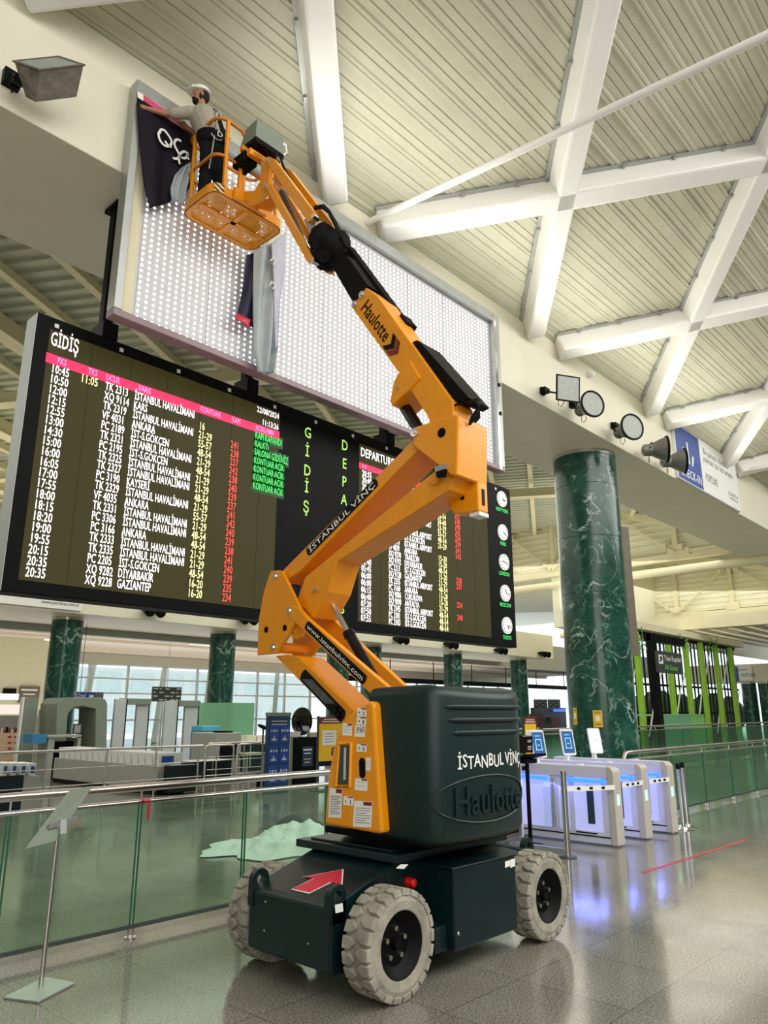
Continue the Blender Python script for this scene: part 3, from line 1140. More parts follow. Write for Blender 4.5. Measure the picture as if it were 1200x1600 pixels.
m = MB()
levels = [(.885, -.05), (.90, -.02), (.93, -.004), (1.3, 0), (1.86, .0), (1.90, -.012), (1.925, -.04), (1.935, -.10)]
rings = []
for z, off in levels:
    rings.append(hood_ring(z, off))
# gentle wave of the top edge
tot_n = len(FC)
for li in (4, 5, 6, 7):
    rings[li] = [(x, y, z + 0.015 * math.sin(k / tot_n * 9.0) - 0.01) for k, (x, y, z) in enumerate(rings[li])]
m.loft(rings, cap=False, closed=False)
m.add(rings[-1], [tuple(range(tot_n - 1, -1, -1))])
m.add(rings[0], [tuple(range(tot_n))])
back = [r[0] for r in rings] + [r[-1] for r in reversed(rings)]
m.add(back, [tuple(range(len(back)))])
hood = m.build('counterweight_hood', M['petrol_cover'], lift, smooth=40)
for zpx, x0 in ((1100, 688), (1121, 694), (1141, 701)):
    s0, z0 = hood_s_at(x0 + 6, zpx + 4)
    m = MB()
    L = 1.13 - (s0 - 0.62)
    path = [hood_pt(s0 + L * k / 24, z0, 0.002)[0] for k in range(25)]
    m.tube(path, [0.004] + [0.017] * 23 + [0.004], 8)
    m.build('rib', M['petrol_cover'], hood, smooth=60)


def text_hood(body, s, z, h, sx, depth, mat, name, off=0.002, jitter=0.0, bold=0.0):
    m = MB()
    k = h / CAP
    for i, ch in enumerate(body):
        if ch == ' ':
            s += 0.22 * k * sx
            continue
        gv, gf, adv = GLYPH[ch]
        mx = max(p[0] for p in gv)
        dz = jitter * (1 if i % 2 else -1)
        fr = [hood_pt(s + p[0] * k * sx, z + dz + p[1] * k, off)[0] for p in gv]
        if depth:
            fr2 = [hood_pt(s + p[0] * k * sx, z + dz + p[1] * k, off + depth)[0] for p in gv]
            n = len(fr)
            edges = {}
            for f in gf:
                for a, b_ in zip(f, f[1:] + f[:1]): edges[(a, b_)] = 1
            rim = [(a, b_) for a, b_ in edges if (b_, a) not in edges]
            m.add(fr + fr2, [tuple(i2 + n for i2 in f) for f in gf] + [(a, b_, b_ + n, a + n) for a, b_ in rim])
        else:
            m.add(fr, gf)
        s += adv * k * sx
    return m.build(name, mat, hood)


s0, z0 = hood_s_at(714, 1201)
text_hood('İSTANBUL VİNÇ', s0, z0, 0.085, 0.86, 0.003, M['sticker'], 'hood_lettering', jitter=0.006)
s0, z0 = hood_s_at(708, 1276)
text_hood('Haulotte', s0, z0, 0.185, 0.80, 0.016, M['petrol_cover'], 'embossed_lettering', off=0.001)
s0, z0 = hood_s_at(673, 1256)
m = MB()
path = []
for k in range(49):
    t = -PI + 2 * PI * k / 48
    path.append(hood_pt(s0 + 0.52 + 0.52 * math.cos(t), z0 + 0.010 + 0.155 * math.sin(t), 0.003)[0])
m.tube(path, 0.008, 6, cap=False)
m.build('embossed_oval', M['petrol_cover'], hood, smooth=60)

# ---- orange control cover with its stickers
XP = 4.06
pan = [(577, 1095), (583, 1100), (596.5, 1302), (590, 1303), (506.5, 1288), (512, 1216), (518, 1182), (526, 1151), (535, 1130), (545.5, 1117), (558.5, 1105)]
cover = pr('control_cover', pan, XP, 4.5, bevel=0.02)
m = MB(); m.prism([ax(px, py, XP - .001) for px, py in ((532, 1165), (548, 1164), (546, 1226), (527, 1226))], (-.002, 0, 0))
m.build('control_recess', M['grey_dark'], cover)
m = MB()
pts = [ax(px, py, XP - .004) for px, py in ((530, 1162), (549, 1161), (547, 1229), (525, 1230))]
m.tube(pts + [pts[0]], 0.014, 8); m.build('recess_rim', O, cover, smooth=50)
m = MB(); m.prism([ax(px, py, XP - .003) for px, py in ((538, 1168), (541, 1168), (540, 1218), (537, 1219))], (-.004, 0, 0)); m.build('control_strip', M['grey_light'], cover)
m = MB()
c0, c1 = ax(566, 1191, XP), ax(566.5, 1209, XP)
for c, a0 in ((c0, 0), (c1, PI)): pass
rr = abs(ax(561.5, 1200, XP).y - ax(571, 1200, XP).y) / 2
slot = [c0 + Vector((0, rr * math.cos(t), rr * math.sin(t))) for t in [PI * k / 8 for k in range(9)]] + [c1 + Vector((0, -rr * math.cos(t), -rr * math.sin(t))) for t in [PI * k / 8 for k in range(9)]]
m.prism([p + Vector((-.001, 0, 0)) for p in slot], (-.002, 0, 0)); m.build('hand_slot', M['black'], cover)
STK = [(558.5, 1106, 573, 1119, 'r', 0), (557.7, 1120, 572.3, 1132, 'k', 0), (555, 1133, 570.7, 1151, 'i', 0), (535.7, 1130, 550.4, 1149, 'r', 3),
       (557.7, 1162, 573, 1174.5, 'r', 0), (572.3, 1183.5, 579.6, 1204, 'n', 3), (555, 1216, 574.7, 1234.7, 'r', 2), (515.4, 1231, 535, 1277, 'r', 11),
       (537, 1244, 552.8, 1258, 'r', 0), (553.6, 1251, 582, 1291.5, 'r', 7)]
for x0, y0, x1, y1, hd, nl in STK:
    sl = (x1 - x0) * 0.06
    def sp(u, v, d=0.0): return ax(x0 + (x1 - x0) * u - v * (y1 - y0) * 0.05, y0 + (y1 - y0) * v + u * sl, XP - .0015 - d)
    m = MB(); m.prism([sp(0, 0), sp(1, 0), sp(1, 1), sp(0, 1)], (-.001, 0, 0))
    st = m.build('sticker', M['sticker'], cover)
    if hd in 'rk':
        m = MB(); a = 0.5 if nl else 0.4
        m.quad(sp(a, 0.02, .002), sp(0.97, 0.02, .002), sp(0.97, 0.16, .002), sp(a, 0.16, .002))
        o = m.build('sticker_heading', M['dark_red'] if hd == 'r' else M['print_black'], cover)
    m = MB()
    for k in range(nl):
        v = 0.26 + 0.66 * k / nl
        m.quad(sp(.1, v, .002), sp(.9 - .2 * (k % 3 == 2), v, .002), sp(.9 - .2 * (k % 3 == 2), v + .02, .002), sp(.1, v + .02, .002))
    if hd in 'rk' and nl == 0:
        for u, v in ((.25, .55), (.7, .5), (.72, .75)): m.disc(sp(u, v, .001), .007, (-1, 0, 0), 8, .001)
    if hd == 'i':
        up = (ax(563, 1140, XP) - ax(563, 1150, XP)).normalized()
        m.text('IPAF', ax(556.5, 1145.5, XP - .003), (0, -1, 0), up, 0.045, 0.085)
    if m.v: m.build('sticker_print', M['print_black'] if hd in 'ki' else M['print_grey'], cover)

# ---- lower arm and its parallel links
XN, XF = XB - 0.20, XB + 0.20
lower = pr('lower_arm', [(430, 1025), (448, 1023), (466, 1026), (560, 1116), (575, 1130), (575, 1162), (534, 1131)], XB - .16, XB + .16)


def strip(name, a, b_, width, x, mat, parent, body=None, tmat=None, rnd=True, hfrac=.62, off=.004, fade=False):
    """decal band between two picture points on the near face x"""
    A, B = ax(*a, x - off), ax(*b_, x - off)
    d = (B - A).normalized()
    up = Vector((0, -d.z, d.y))
    if up.z < 0: up = -up
    m = MB()
    L = (B - A).length
    e = width / 2
    pts = []
    for c, s in ((A, -1), (B, 1)):
        for k in range(5):
            t = -PI / 2 + PI * k / 4
            pts.append(c + d * s * (math.cos(t) * e * .5 if rnd else 0) + up * (math.sin(t) * e) * (1 if s > 0 else -1))
    m.prism(pts, (-.002, 0, 0))
    o = m.build(name, mat, parent)
    if body:
        m = MB()
        h = width * hfrac
        rd = d
        m.text(body, A + rd * 0.01 - up * h * .5 + Vector((-.004, 0, 0)), rd, up, h, L - .02)
        m.build('lettering', tmat or M['sticker'], o)
    return o


strip('phone_decal', (474, 1055), (535, 1119), 0.115, XB - .16, M['print_black'], lower, None)
# scraped phone number, only its last digits still clean
A, B = ax(474, 1055, XB - .166), ax(535, 1119, XB - .166)
d = (B - A).normalized(); up = Vector((0, -d.z, d.y)); up = up if up.z > 0 else -up
L = (B - A).length
m = MB(); m.text('96', A + d * (L * .83) - up * .036, d, up, .075, L * .17); m.build('decal_digits', M['sticker'], lower)
m = MB(); m.text('05', A + d * (L * .10) - up * .036, d, up, .072, L * .17); m.text('0', A + d * (L * .50) - up * .036, d, up, .072, L * .08)
for k in range(6):
    m.bar(A + d * (L * (.02 + .03 * k)) + up * (-.034 + .012 * k), A + d * (L * (.62 + .03 * k)) + up * (-.034 + .012 * k), .002, .004, up)
m.build('decal_scratches', M['alu'], lower)

link = pr('link_arm', [(449, 950), (456, 946), (466, 951), (478, 965), (606, 1074), (607, 1080), (592, 1092), (582, 1087), (470, 981), (452, 964)], XN - .05, XN + .01, bevel=.005)
strip('web_decal', (480, 977), (569, 1062), 0.085, XN - .05, M['print_black'], link, 'www.istanbulvinc.com', hfrac=.5)
pr('link_arm', [(506, 966), (512, 960), (632, 1072), (632, 1090), (612, 1086), (506, 986)], XF - .01, XF + .05, bevel=.005)
# lift cylinder of the upper arm
m = MB(); m.cyl(ax(512, 930, XB), ax(548, 997, XB), 0.026, n=16); m.build('cylinder_rod', M['chrome'], lift, smooth=50)
m = MB(); m.cyl(ax(545, 990, XB), ax(606, 1098, XB), 0.050, n=18); m.cyl(ax(544, 988, XB), ax(547, 994, XB), 0.056, n=18)
m.build('lift_cylinder', M['black_gloss'], lift, smooth=50)

# ---- elbow plates
EP = [(422.6, 892), (435.5, 891), (440.6, 893), (467.6, 949), (466, 962), (448, 995), (438, 1011), (432, 1021), (401.8, 1023.7), (404, 968), (412, 925)]
for x0, x1, nm in ((XB - .24, XB - .20, 'elbow_plate'), (XB + .20, XB + .24, 'elbow_plate')):
    base = [ax(px, py, XB - .24) for px, py in EP]
    m = MB(); m.prism([(x0, p.y, p.z) for p in base], (x1 - x0, 0, 0))
    ep = m.build(nm, O, lift, bevel=.006)
    if x0 < XB:
        for px, py in ((431, 900), (453, 954), (427.5, 1011)):
            c = ax(px, py, x0)
            m = MB(); m.cyl(c + Vector((-.012, 0, 0)), c, .034, n=16); m.cyl(c + Vector((-.022, 0, 0)), c, .018, n=6)
            m.build('pivot_pin', M['chrome'], ep, smooth=40)
        m = MB()
        for px, py in ((416, 984), (445, 981)):
            c = ax(px, py, x0 - .001); m.cyl(c + Vector((-.002, 0, 0)), c, .030, n=18)
        m.build('plate_hole', M['black'], ep)
m = MB()
c = ax(431, 900, XB - .24); m = MB(); m.cyl((XB - .2, c.y, c.z), (XB + .2, c.y, c.z), .05); m.build('elbow_spacer', O, lift, smooth=50)
m = MB(); c = ax(453, 954, XB - .24); m.cyl((XB - .2, c.y, c.z), (XB + .2, c.y, c.z), .05); m.build('elbow_spacer', O, lift, smooth=50)
m = MB(); c = ax(427.5, 1011, XB - .24); m.cyl((XB - .2, c.y, c.z), (XB + .2, c.y, c.z), .05); m.build('elbow_spacer', O, lift, smooth=50)
pr('link_ear', [(455, 985), (462, 975), (474, 985), (470, 994), (462, 999), (455, 996)], XB - .19, XB - .15)
m = MB(); c = ax(459, 987, XB - .19); m.cyl(c + Vector((-.015, 0, 0)), c, .018, n=10); m.build('bolt', M['steel'], lift)

# ---- upper parallel arms
UL = [(441, 892), (450, 883), (643, 690), (655, 682), (655, 701), (468, 893), (446, 907)]
ul = pr('upper_link', UL, XB - .17, XB + .17)
strip('name_decal', (482, 862), (587, 754), 0.088, XB - .17, M['print_black'], ul, 'İSTANBUL VİNÇ', hfrac=.62)
ARM = [(476, 902), (672, 742), (705, 716), (712, 740), (702, 765), (526, 878), (512, 925), (489, 966), (466, 940)]
arm = pr('lift_arm', ARM, XB - .15, XB + .15)
m = MB(); c = ax(493, 922, XB - .15); m.cyl(c + Vector((-.02, 0, 0)), c, .018, n=8); m.cyl(c + Vector((-.012, 0, 0)), c + Vector((-.012, -.05, -.01)), .006); m.build('pin_keeper', M['steel'], arm)

# ---- knuckle casting between arms and main boom
XK0, XK1 = 4.55, 4.97
side = [(644, 668), (713, 646), (716, 650), (714, 740), (712, 744), (703, 742), (645, 697)]
kn = pr('knuckle', side, XK0, XK1, bevel=.02)
yk = ax(714, 742, XK0).y
m = MB()
base = [ax(px, py, XK0) for px, py in ((716, 700), (714, 742), (700, 741))]
zt, zb_ = base[1].z, 3.33
m.prism([(XK1 - .14, yk, zt + .05), (XK1 - .14, yk + .06, zt + .05), (XK1 - .14, yk + .30, zt - .02), (XK1 - .14, yk + .34, zt - .12), (XK1 - .14, yk + .25, zb_ + .02), (XK1 - .14, yk + .1, zb_), (XK1 - .14, yk, zb_)], (.14, 0, 0))
m.build('knuckle_cheek', O, kn, bevel=.015)
m = MB(); m.cyl((XK1 - .145, yk + .16, zt - .10), (XK1 - .14, yk + .16, zt - .10), .02)
c = ax(690, 676, XK0 - .001); m.cyl(c + Vector((-.002, 0, 0)), c, .042, n=20)
m.prism([(XK1 - .09, yk - .001, zb_ + .06), (XK1 - .05, yk - .001, zb_ + .06), (XK1 - .05, yk - .001, zb_ + .20), (XK1 - .09, yk - .001, zb_ + .20)], (0, -.002, 0))
m.build('casting_hole', M['black'], kn)
m = MB(); m.box(XK1 - .13, XK1, yk, yk + .1, zb_ - .03, zb_); m.build('end_pad', M['white'], kn)
c = ax(649, 676, XK0)
m = MB(); m.cyl(c + Vector((-.02, 0, 0)), c, .04, n=16); m.cyl(c + Vector((-.03, 0, 0)), c, .02, n=6); m.build('pivot_pin', M['chrome'], kn, smooth=40)
m = MB(); m.prism([ax(px, py, XK0 - .002) for px, py in ((681, 730), (699, 725), (699, 733), (682, 738))], (-.02, 0, 0)); m.build('cable_clamp', M['alu'], kn)
m = MB(); m.prism([ax(px, py, XK0 - .002) for px, py in ((683, 739), (699, 734), (697, 746), (685, 747))], (-.02, 0, 0)); m.build('cable_clamp', M['black'], kn)
c = ax(678, 748, XB - .17)
m = MB(); m.cyl(c, c + Vector((.03, 0, 0)), .05, n=18); m.build('arm_pivot_boss', O, kn, smooth=40)

# ---- telescopic main boom
XM0, XM1 = XB - .14, XB + .14
BOOM = [(549, 480), (572, 449), (590, 463), (708, 628), (708, 660), (674, 672), (668, 650), (622, 581)]
boom = pr('main_boom', BOOM, XM0, XM1)
pr('boom_lug', [(622, 583), (640, 563), (656, 590), (640, 608), (612, 634), (609, 627), (615, 597)], XM0 - .02, XM1 + .02)
m = MB(); c = ax(622, 607, XM0 - .02); m.cyl(c + Vector((-.012, 0, 0)), c, .015, n=8); m.build('bolt', M['steel'], boom)
for px, py in ((566, 461), (555, 476)):
    c = ax(px, py, XM0)
    m = MB(); m.cyl(c + Vector((-.015, 0, 0)), c, .038, n=16); m.cyl(c + Vector((-.025, 0, 0)), c, .02, n=6); m.build('boom_pad_bolt', M['steel'], boom, smooth=40)
# maker lettering and chevrons
A, B = ax(565.5, 479, XM0 - .004), ax(603, 532, XM0 - .004)
d = (B - A).normalized(); up = Vector((0, -d.z, d.y)); up = up if up.z > 0 else -up
m = MB(); m.text('Haulotte', A - up * .03, d, up, .13, (B - A).length)
m.build('lettering', M['print_black'], boom)
c = B + d * .06
for k, mt in ((0, 'print_black'), (1, 'dark_red')):
    m = MB(); q = c + d * (.085 * k)
    m.prism([q + up * .10 - d * .05, q + up * .10 + d * .02, q + d * .09 + up * .02, q - up * .06 + d * .02, q - up * .06 - d * .05, q + d * .02 + up * .02], (-.002, 0, 0))
    m.build('chevron', M[mt], boom)
pr('cable_guard', [(640, 537), (650, 531), (655, 533), (733, 622), (722, 628), (706, 623)], XM0 + .04, XM1 + .06, M['black'])
m = MB(); m.cyl(ax(628, 628, XB), ax(655, 672, XB), 0.055, n=18); m.build('boom_cylinder', M['black_gloss'], lift, smooth=50)
m = MB(); m.cyl(ax(622, 600, XB), ax(634, 636, XB), 0.03, n=12); m.build('cylinder_rod', M['black'], lift, smooth=50)
# loose hose bundle at the knuckle
for k in range(7):
    m = MB()
    x = XB - .12 + .05 * k
    m.tube([ax(690 + 2 * k, 648 - k, x), ax(706 + k, 634 - k, x), ax(728, 629 - k, x), ax(744 + k, 628 - (k % 3) * 2, x), ax(748, 636, x), ax(737 + 2 * k, 652, x), ax(733 + k, 664, x)], .011, 6)
    m.build('hose', M['rubber'], lift, smooth=60)
# ---- black extension, hose track and rotator
pr('extension_boom', [(513, 408), (541, 398), (575, 446), (552, 474)], XB - .10, XB + .10, M['black'])
m = MB()
a, c = ax(527, 402, XB + .02), ax(503, 378, XB + .02)
m.sph(ax(518, 393, XB), (.20, .22, .20), 14, 10, lambda d: 1 + .12 * math.sin(7 * d.x + 5 * d.z))
m.sph(ax(506, 378, XB), (.18, .16, .20), 14, 10, lambda d: 1 + .10 * math.sin(8 * d.y + 6 * d.z))
m.sph(ax(527, 380, XB + .05), (.15, .15, .15), 12, 8)
m.cyl(ax(505, 400, XB - .16), ax(505, 400, XB + .16), .07)
m.build('jib_rotator', M['rubber'], lift, smooth=50)
m = MB()
p0, p1 = ax(543, 388, XB + .12), ax(634, 512, XB + .12)
dd = (p1 - p0)
m.bar(p0, p1, .10, .055, (0, 1, .5))
N = 26
up_ = dd.normalized().cross(Vector((1, 0, 0)))
up_ = up_ if up_.z > 0 else -up_
for k in range(N):
    q = p0 + dd * (k + .5) / N
    m.bar(q, q + dd.normalized() * .045, .12, .085, up_)
m.bar(p1 - dd.normalized() * .1, p1 + dd.normalized() * .05, .14, .14, up_)
m.build('hose_track', M['rubber'], lift)
for k in range(4):
    m = MB()
    x = XB - .05 + .05 * k
    m.tube([ax(488 + k, 352, x), ax(487 + k, 337 - k, x), ax(492, 326 - k, x), ax(503 + k, 324 - k, x), ax(514, 332 - k, x), ax(522 + k, 348, x), ax(530 + k, 366, x), ax(543 + k, 388, x)], .016, 7)
    m.build('hose', M['rubber'], lift, smooth=60)

# ---- jib: two pairs of parallel bars
JA, JB = [(413, 249), (419, 244), (428, 248), (491, 332), (491, 342), (480, 347)], [(412, 288), (417, 284), (423, 288), (487, 400), (490, 412), (480, 410)]
for x0, x1 in ((XB - .16, XB - .10), (XB + .10, XB + .16)):
    for J in (JA, JB):
        base = [ax(px, py, XB - .16) for px, py in J]
        m = MB(); m.prism([(x0, p.y, p.z) for p in base], (x1 - x0, 0, 0))
        jb = m.build('jib_bar', O, lift, bevel=.006)
        if x0 < XB:
            for p in (base[1] + Vector((0, .02, -.05)), base[4] + Vector((0, 0, .03))):
                m = MB(); m.cyl((x0 - .02, p.y, p.z), (x1, p.y, p.z), .03, n=14); m.build('pivot_pin', M['steel'], jb, smooth=40)
m = MB(); m.cyl(ax(440, 300, XB), ax(478, 388, XB), .035, n=14); m.build('jib_cylinder', M['grey_dark'], lift, smooth=50)
m = MB(); m.cyl(ax(428, 280, XB), ax(442, 304, XB), .02, n=12); m.build('cylinder_rod', M['chrome'], lift, smooth=50)
pr('jib_head', [(474, 342), (483, 336), (493, 340), (492, 360), (482, 364)], XB - .10, XB + .10, M['alu'])
m = MB()
for k in range(3):
    x = XB + .02 + .03 * k
    m.tube([ax(436, 240, x), ax(444, 262 + k, x), ax(450 + k, 276, x), ax(462, 296, x), ax(480, 326, x)], .012, 6)
m.build('hose', M['rubber'], lift, smooth=60)

# ---- platform
PX0, PX1, PY0, PY1, PZ = 4.24, 5.35, 6.72, 7.45, 7.85
plat = thing('platform_frame', '', '', BL)
for k_ in ('label', 'category'):
    if k_ in plat: del plat[k_]


def rrect(x0, x1, y0, y1, r, n=5):
    pts = []
    for cx, cy, a in ((x1 - r, y0 + r, -PI / 2), (x1 - r, y1 - r, 0), (x0 + r, y1 - r, PI / 2), (x0 + r, y0 + r, PI)):
        pts += [(cx + r * math.cos(a + PI / 2 * k / n), cy + r * math.sin(a + PI / 2 * k / n)) for k in range(n + 1)]
    return pts


bpy.data.objects.remove(plat)
R1 = rrect(PX0, PX1, PY0, PY1, .14)
R0 = rrect(PX0 + .012, PX1 - .012, PY0 + .012, PY1 - .012, .13)
m = MB()
n = len(R1)
m.loft([[(x, y, PZ) for x, y in R1], [(x, y, PZ + .13) for x, y in R1], [(x, y, PZ + .13) for x, y in R0], [(x, y, PZ) for x, y in R0], [(x, y, PZ) for x, y in R1]], cap=False)
plat = m.build('platform', O, lift, smooth=40)
# floor: rim, cross beams, perforated plates
m = MB()
R2 = rrect(PX0 + .07, PX1 - .07, PY0 + .07, PY1 - .07, .10)
m.loft([[(x, y, PZ) for x, y in R1], [(x, y, PZ) for x, y in R2], [(x, y, PZ + .02) for x, y in R2], [(x, y, PZ + .02) for x, y in R1]], cap=False)
m.box(PX0 + .05, PX1 - .05, (PY0 + PY1) / 2 - .03, (PY0 + PY1) / 2 + .03, PZ - .012, PZ + .02)
m.box((PX0 + PX1) / 2 - .035, (PX0 + PX1) / 2 + .035, PY0 + .05, PY1 - .05, PZ - .012, PZ + .02)
m.build('floor_frame', O, plat)
m = MB(); m.add([(x, y, PZ + .012) for x, y in R2], [tuple(range(len(R2)))])
m.build('floor_plate', M['perf'], plat)
m = MB()
A0 = [ax(px, py, PX0) for px, py in ((0, 0),)]
hz = [(PX0 + .10, PY0 - .003), (PX0 + .24, PY0 - .003)]
m.prism([(PX0 + .03, PY0 + .03, PZ + .005), (PX0 + .15, PY0 - .004, PZ + .005), (PX0 + .15, PY0 - .004, PZ + .125), (PX0 + .03, PY0 + .03, PZ + .125)], (-.003, -.003, 0))
m.build('hazard_sticker', M['hazard'], plat)
RT, RM = PZ + 1.10, PZ + .56
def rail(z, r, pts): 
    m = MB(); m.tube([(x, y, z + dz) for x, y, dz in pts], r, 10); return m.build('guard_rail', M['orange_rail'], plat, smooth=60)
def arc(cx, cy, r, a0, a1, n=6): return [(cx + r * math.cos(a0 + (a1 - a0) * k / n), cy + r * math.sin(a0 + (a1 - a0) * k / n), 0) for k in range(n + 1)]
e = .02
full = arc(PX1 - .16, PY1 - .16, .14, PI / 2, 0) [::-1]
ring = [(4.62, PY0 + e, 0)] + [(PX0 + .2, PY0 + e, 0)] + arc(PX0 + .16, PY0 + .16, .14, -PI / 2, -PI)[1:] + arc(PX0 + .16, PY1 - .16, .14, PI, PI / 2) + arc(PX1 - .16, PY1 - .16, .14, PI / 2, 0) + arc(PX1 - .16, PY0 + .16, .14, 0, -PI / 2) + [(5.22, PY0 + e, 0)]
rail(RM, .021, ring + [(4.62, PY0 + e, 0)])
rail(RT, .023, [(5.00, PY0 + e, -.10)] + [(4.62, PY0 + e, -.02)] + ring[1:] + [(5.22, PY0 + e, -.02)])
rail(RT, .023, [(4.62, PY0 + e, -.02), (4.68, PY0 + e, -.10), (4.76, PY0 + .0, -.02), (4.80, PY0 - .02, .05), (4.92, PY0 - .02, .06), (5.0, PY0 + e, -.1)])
for x, y, zt in ((PX0 + .16, PY0 + e, RT), (4.62, PY0 + e, RM), (PX0 + e, PY1 - .2, RT), (4.75, PY1 - e, RT), (PX1 - .2, PY1 - e, RT), (PX1 - e, PY0 + .3, RT), (5.2, PY0 + e, RT)):
    m = MB(); m.bar((x, y, PZ + .02), (x, y, zt), .042, .042, (1, 0, 0)); m.build('rail_post', O, plat, bevel=.006)
# mount between jib and platform
m = MB()
yA, zA = ax(417, 247, XB).y, ax(417, 247, XB).z
m.prism([(XB - .12, 6.34, 8.28), (XB - .12, 6.18, 8.24), (XB - .12, 6.16, 7.72), (XB - .12, 6.40, 7.70), (XB - .12, PY0 - .03, 7.90), (XB - .12, PY0 - .03, 8.02), (XB - .12, 6.44, 7.90), (XB - .12, 6.34, 8.0)], (.04, 0, 0))
m.prism([(XB + .08, 6.34, 8.28), (XB + .08, 6.18, 8.24), (XB + .08, 6.16, 7.72), (XB + .08, 6.40, 7.70), (XB + .08, PY0 - .03, 7.90), (XB + .08, PY0 - .03, 8.02), (XB + .08, 6.44, 7.90), (XB + .08, 6.34, 8.0)], (.04, 0, 0))
m.box(XB - .25, XB + .25, PY0 - .06, PY0 - .01, PZ - .0, PZ + .16)
m.build('platform_bracket', O, lift, bevel=.006)
m = MB()
m.bar((XB - .1, 6.28, 8.26), (XB - .1, 6.66, 8.62), .05, .09, (1, 0, 0)); m.bar((XB + .12, 6.28, 8.26), (XB + .12, 6.66, 8.62), .05, .09, (1, 0, 0))
m.bar((XB - .2, 6.5, 8.45), (XB + .25, 6.5, 8.45), .07, .09); m.bar((XB - .2, 6.66, 8.60), (XB + .25, 6.66, 8.60), .06, .07)
m.build('console_bracket', O, lift, bevel=.005)
m = MB(); m.box(XB - .14, XB + .32, 6.45, 6.76, 8.62, 8.70); m.box(XB - .22, XB - .02, 6.55, 6.8, 8.36, 8.5)
m.build('console_tray', M['black'], lift, bevel=.01)
m = MB()
m.prism([(XB - .12, 6.48, 8.71), (XB - .12, 6.82, 8.71), (XB - .12, 6.70, 8.96), (XB - .12, 6.46, 8.98)], (.44, 0, 0))
m.build('console_cover', M['grey_green'], lift, bevel=.01)
m = MB(); m.tube([(XB + .34, 6.5, 8.92), (XB + .38, 6.5, 8.92), (XB + .40, 6.5, 8.82), (XB + .36, 6.5, 8.76)], .008, 6)
m.build('console_cable', M['white'], lift, smooth=60)

# =================================================================== billboard light box
BY = 7.50                                # front of its frame
X0, X1, ZB, ZT = 3.53, 11.53, 6.17, 9.48
bb = thing('billboard_light_box', 'long white billboard light box stripped bare, rows of small leds showing', 'billboard', (X0, BY, ZB))
m = MB(); m.box(X0 + .02, X1 - .02, 7.60, 7.68, ZB + .02, ZT - .02); m.build('back_panel', paint('white_led_backing', (0.66, 0.66, 0.68), 0.5, var=0.03), bb)
for nm, b_ in (('frame_top', (X0, X1, BY, 7.68, ZT - .19, ZT)), ('frame_side', (X0, X0 + .10, BY, 7.68, ZB + .09, ZT - .19)), ('frame_side', (X1 - .22, X1, BY, 7.68, ZB + .09, ZT - .19)),
               ('frame_bottom', (X0, X1, BY, 7.68, ZB, ZB + .09))):
    m = MB(); m.box(*b_)
    m.build(nm, M['alu'] if nm != 'frame_bottom' else paint('mauve_bottom_channel', (0.30, 0.22, 0.24), 0.4), bb, bevel=.008)
m = MB(); m.box(X1 - .20, X1 - .12, BY - .012, BY, ZB + .02, ZT - .02); m.build('frame_rib', M['chrome'], bb)
for z in (7.3, 7.9):
    m = MB(); m.box(X1 - .13, X1 - .08, BY - .03, BY - .012, z, z + .07); m.build('frame_catch', M['black'], bb)
for xs in (4.9, 7.9, 9.6):
    m = MB(); m.box(xs - .004, xs + .004, BY - .002, BY, ZT - .18, ZT - .01); m.build('frame_joint', M['grey'], bb)
gapx = ay(424, 480, 7.6).x
m = MB(); m.box(gapx - .12, gapx + .12, 7.585, 7.60, ZB + .09, ZT - .19)
for k in range(40): m.box(gapx - .12, gapx + .12, 7.582, 7.585, ZB + .12 + k * .075, ZB + .128 + k * .075)
m.build('cream_strip', M['truss'], bb)
m = MB(); m.box(X0 + .10, X0 + .26, 7.585, 7.60, ZB + .09, ZT - .7); m.build('cream_strip', M['truss'], bb)
m = MB()
x = X0 + .34
while x < X1 - .26:
    if abs(x - gapx) > .15:
        z = ZB + .14
        while z < ZT - .22:
            for dx, dz in ((.016, .005), (.005, .016)):
                m.quad((x - dx, 7.592, z - dz), (x + dx, 7.592, z - dz), (x + dx, 7.592, z + dz), (x - dx, 7.592, z + dz))
            z += .078
    x += .098
led = m.build('led_grid', M['e_led'], bb)
led['kind'] = 'stuff'
m = MB()
for k in range(8): m.box(X0 + .3 + k * 1.0, X0 + .304 + k * 1.0, 7.595, 7.60, ZB + .1, ZT - .2)
m.build('panel_seams', M['grey'], bb)

# =================================================================== departures board
DY = 8.2
DX0, DX1, DZ0, DZ1 = 2.97, 12.74, 2.97, 6.23
db = thing('departure_board', 'wide black electronic departure board with two lit flight lists and five clocks', 'departure board', (DX0, DY, DZ0))
m = MB(); m.box(DX0, DX1, DY, 8.50, DZ0, DZ1); m.build('case', M['black'], db, bevel=.012)
m = MB(); m.box(DX0 - .006, DX0, DY + .01, 8.49, DZ0 + .01, DZ1 - .01); m.build('end_panel', M['grey_light'], db)
def dp(px, py): return ay(px, py, DY - .004)
lt = [dp(77.5, 512.5), dp(456, 652), dp(405, 952), dp(30, 905)]
lx0, lx1 = (lt[0].x + lt[3].x) / 2, (lt[1].x + lt[2].x) / 2
lz1, lz0 = (lt[0].z + lt[1].z) / 2, (lt[2].z + lt[3].z) / 2
rt = [dp(561.7, 693), dp(559, 970), dp(768, 997)]
rx0, rx1 = (rt[0].x + rt[1].x) / 2, rt[2].x
rz1, rz0 = rt[0].z, (rt[1].z + rt[2].z) / 2
UX, UZ = (1, 0, 0), (0, 0, 1)
YS, YT = DY - .004, DY - .009
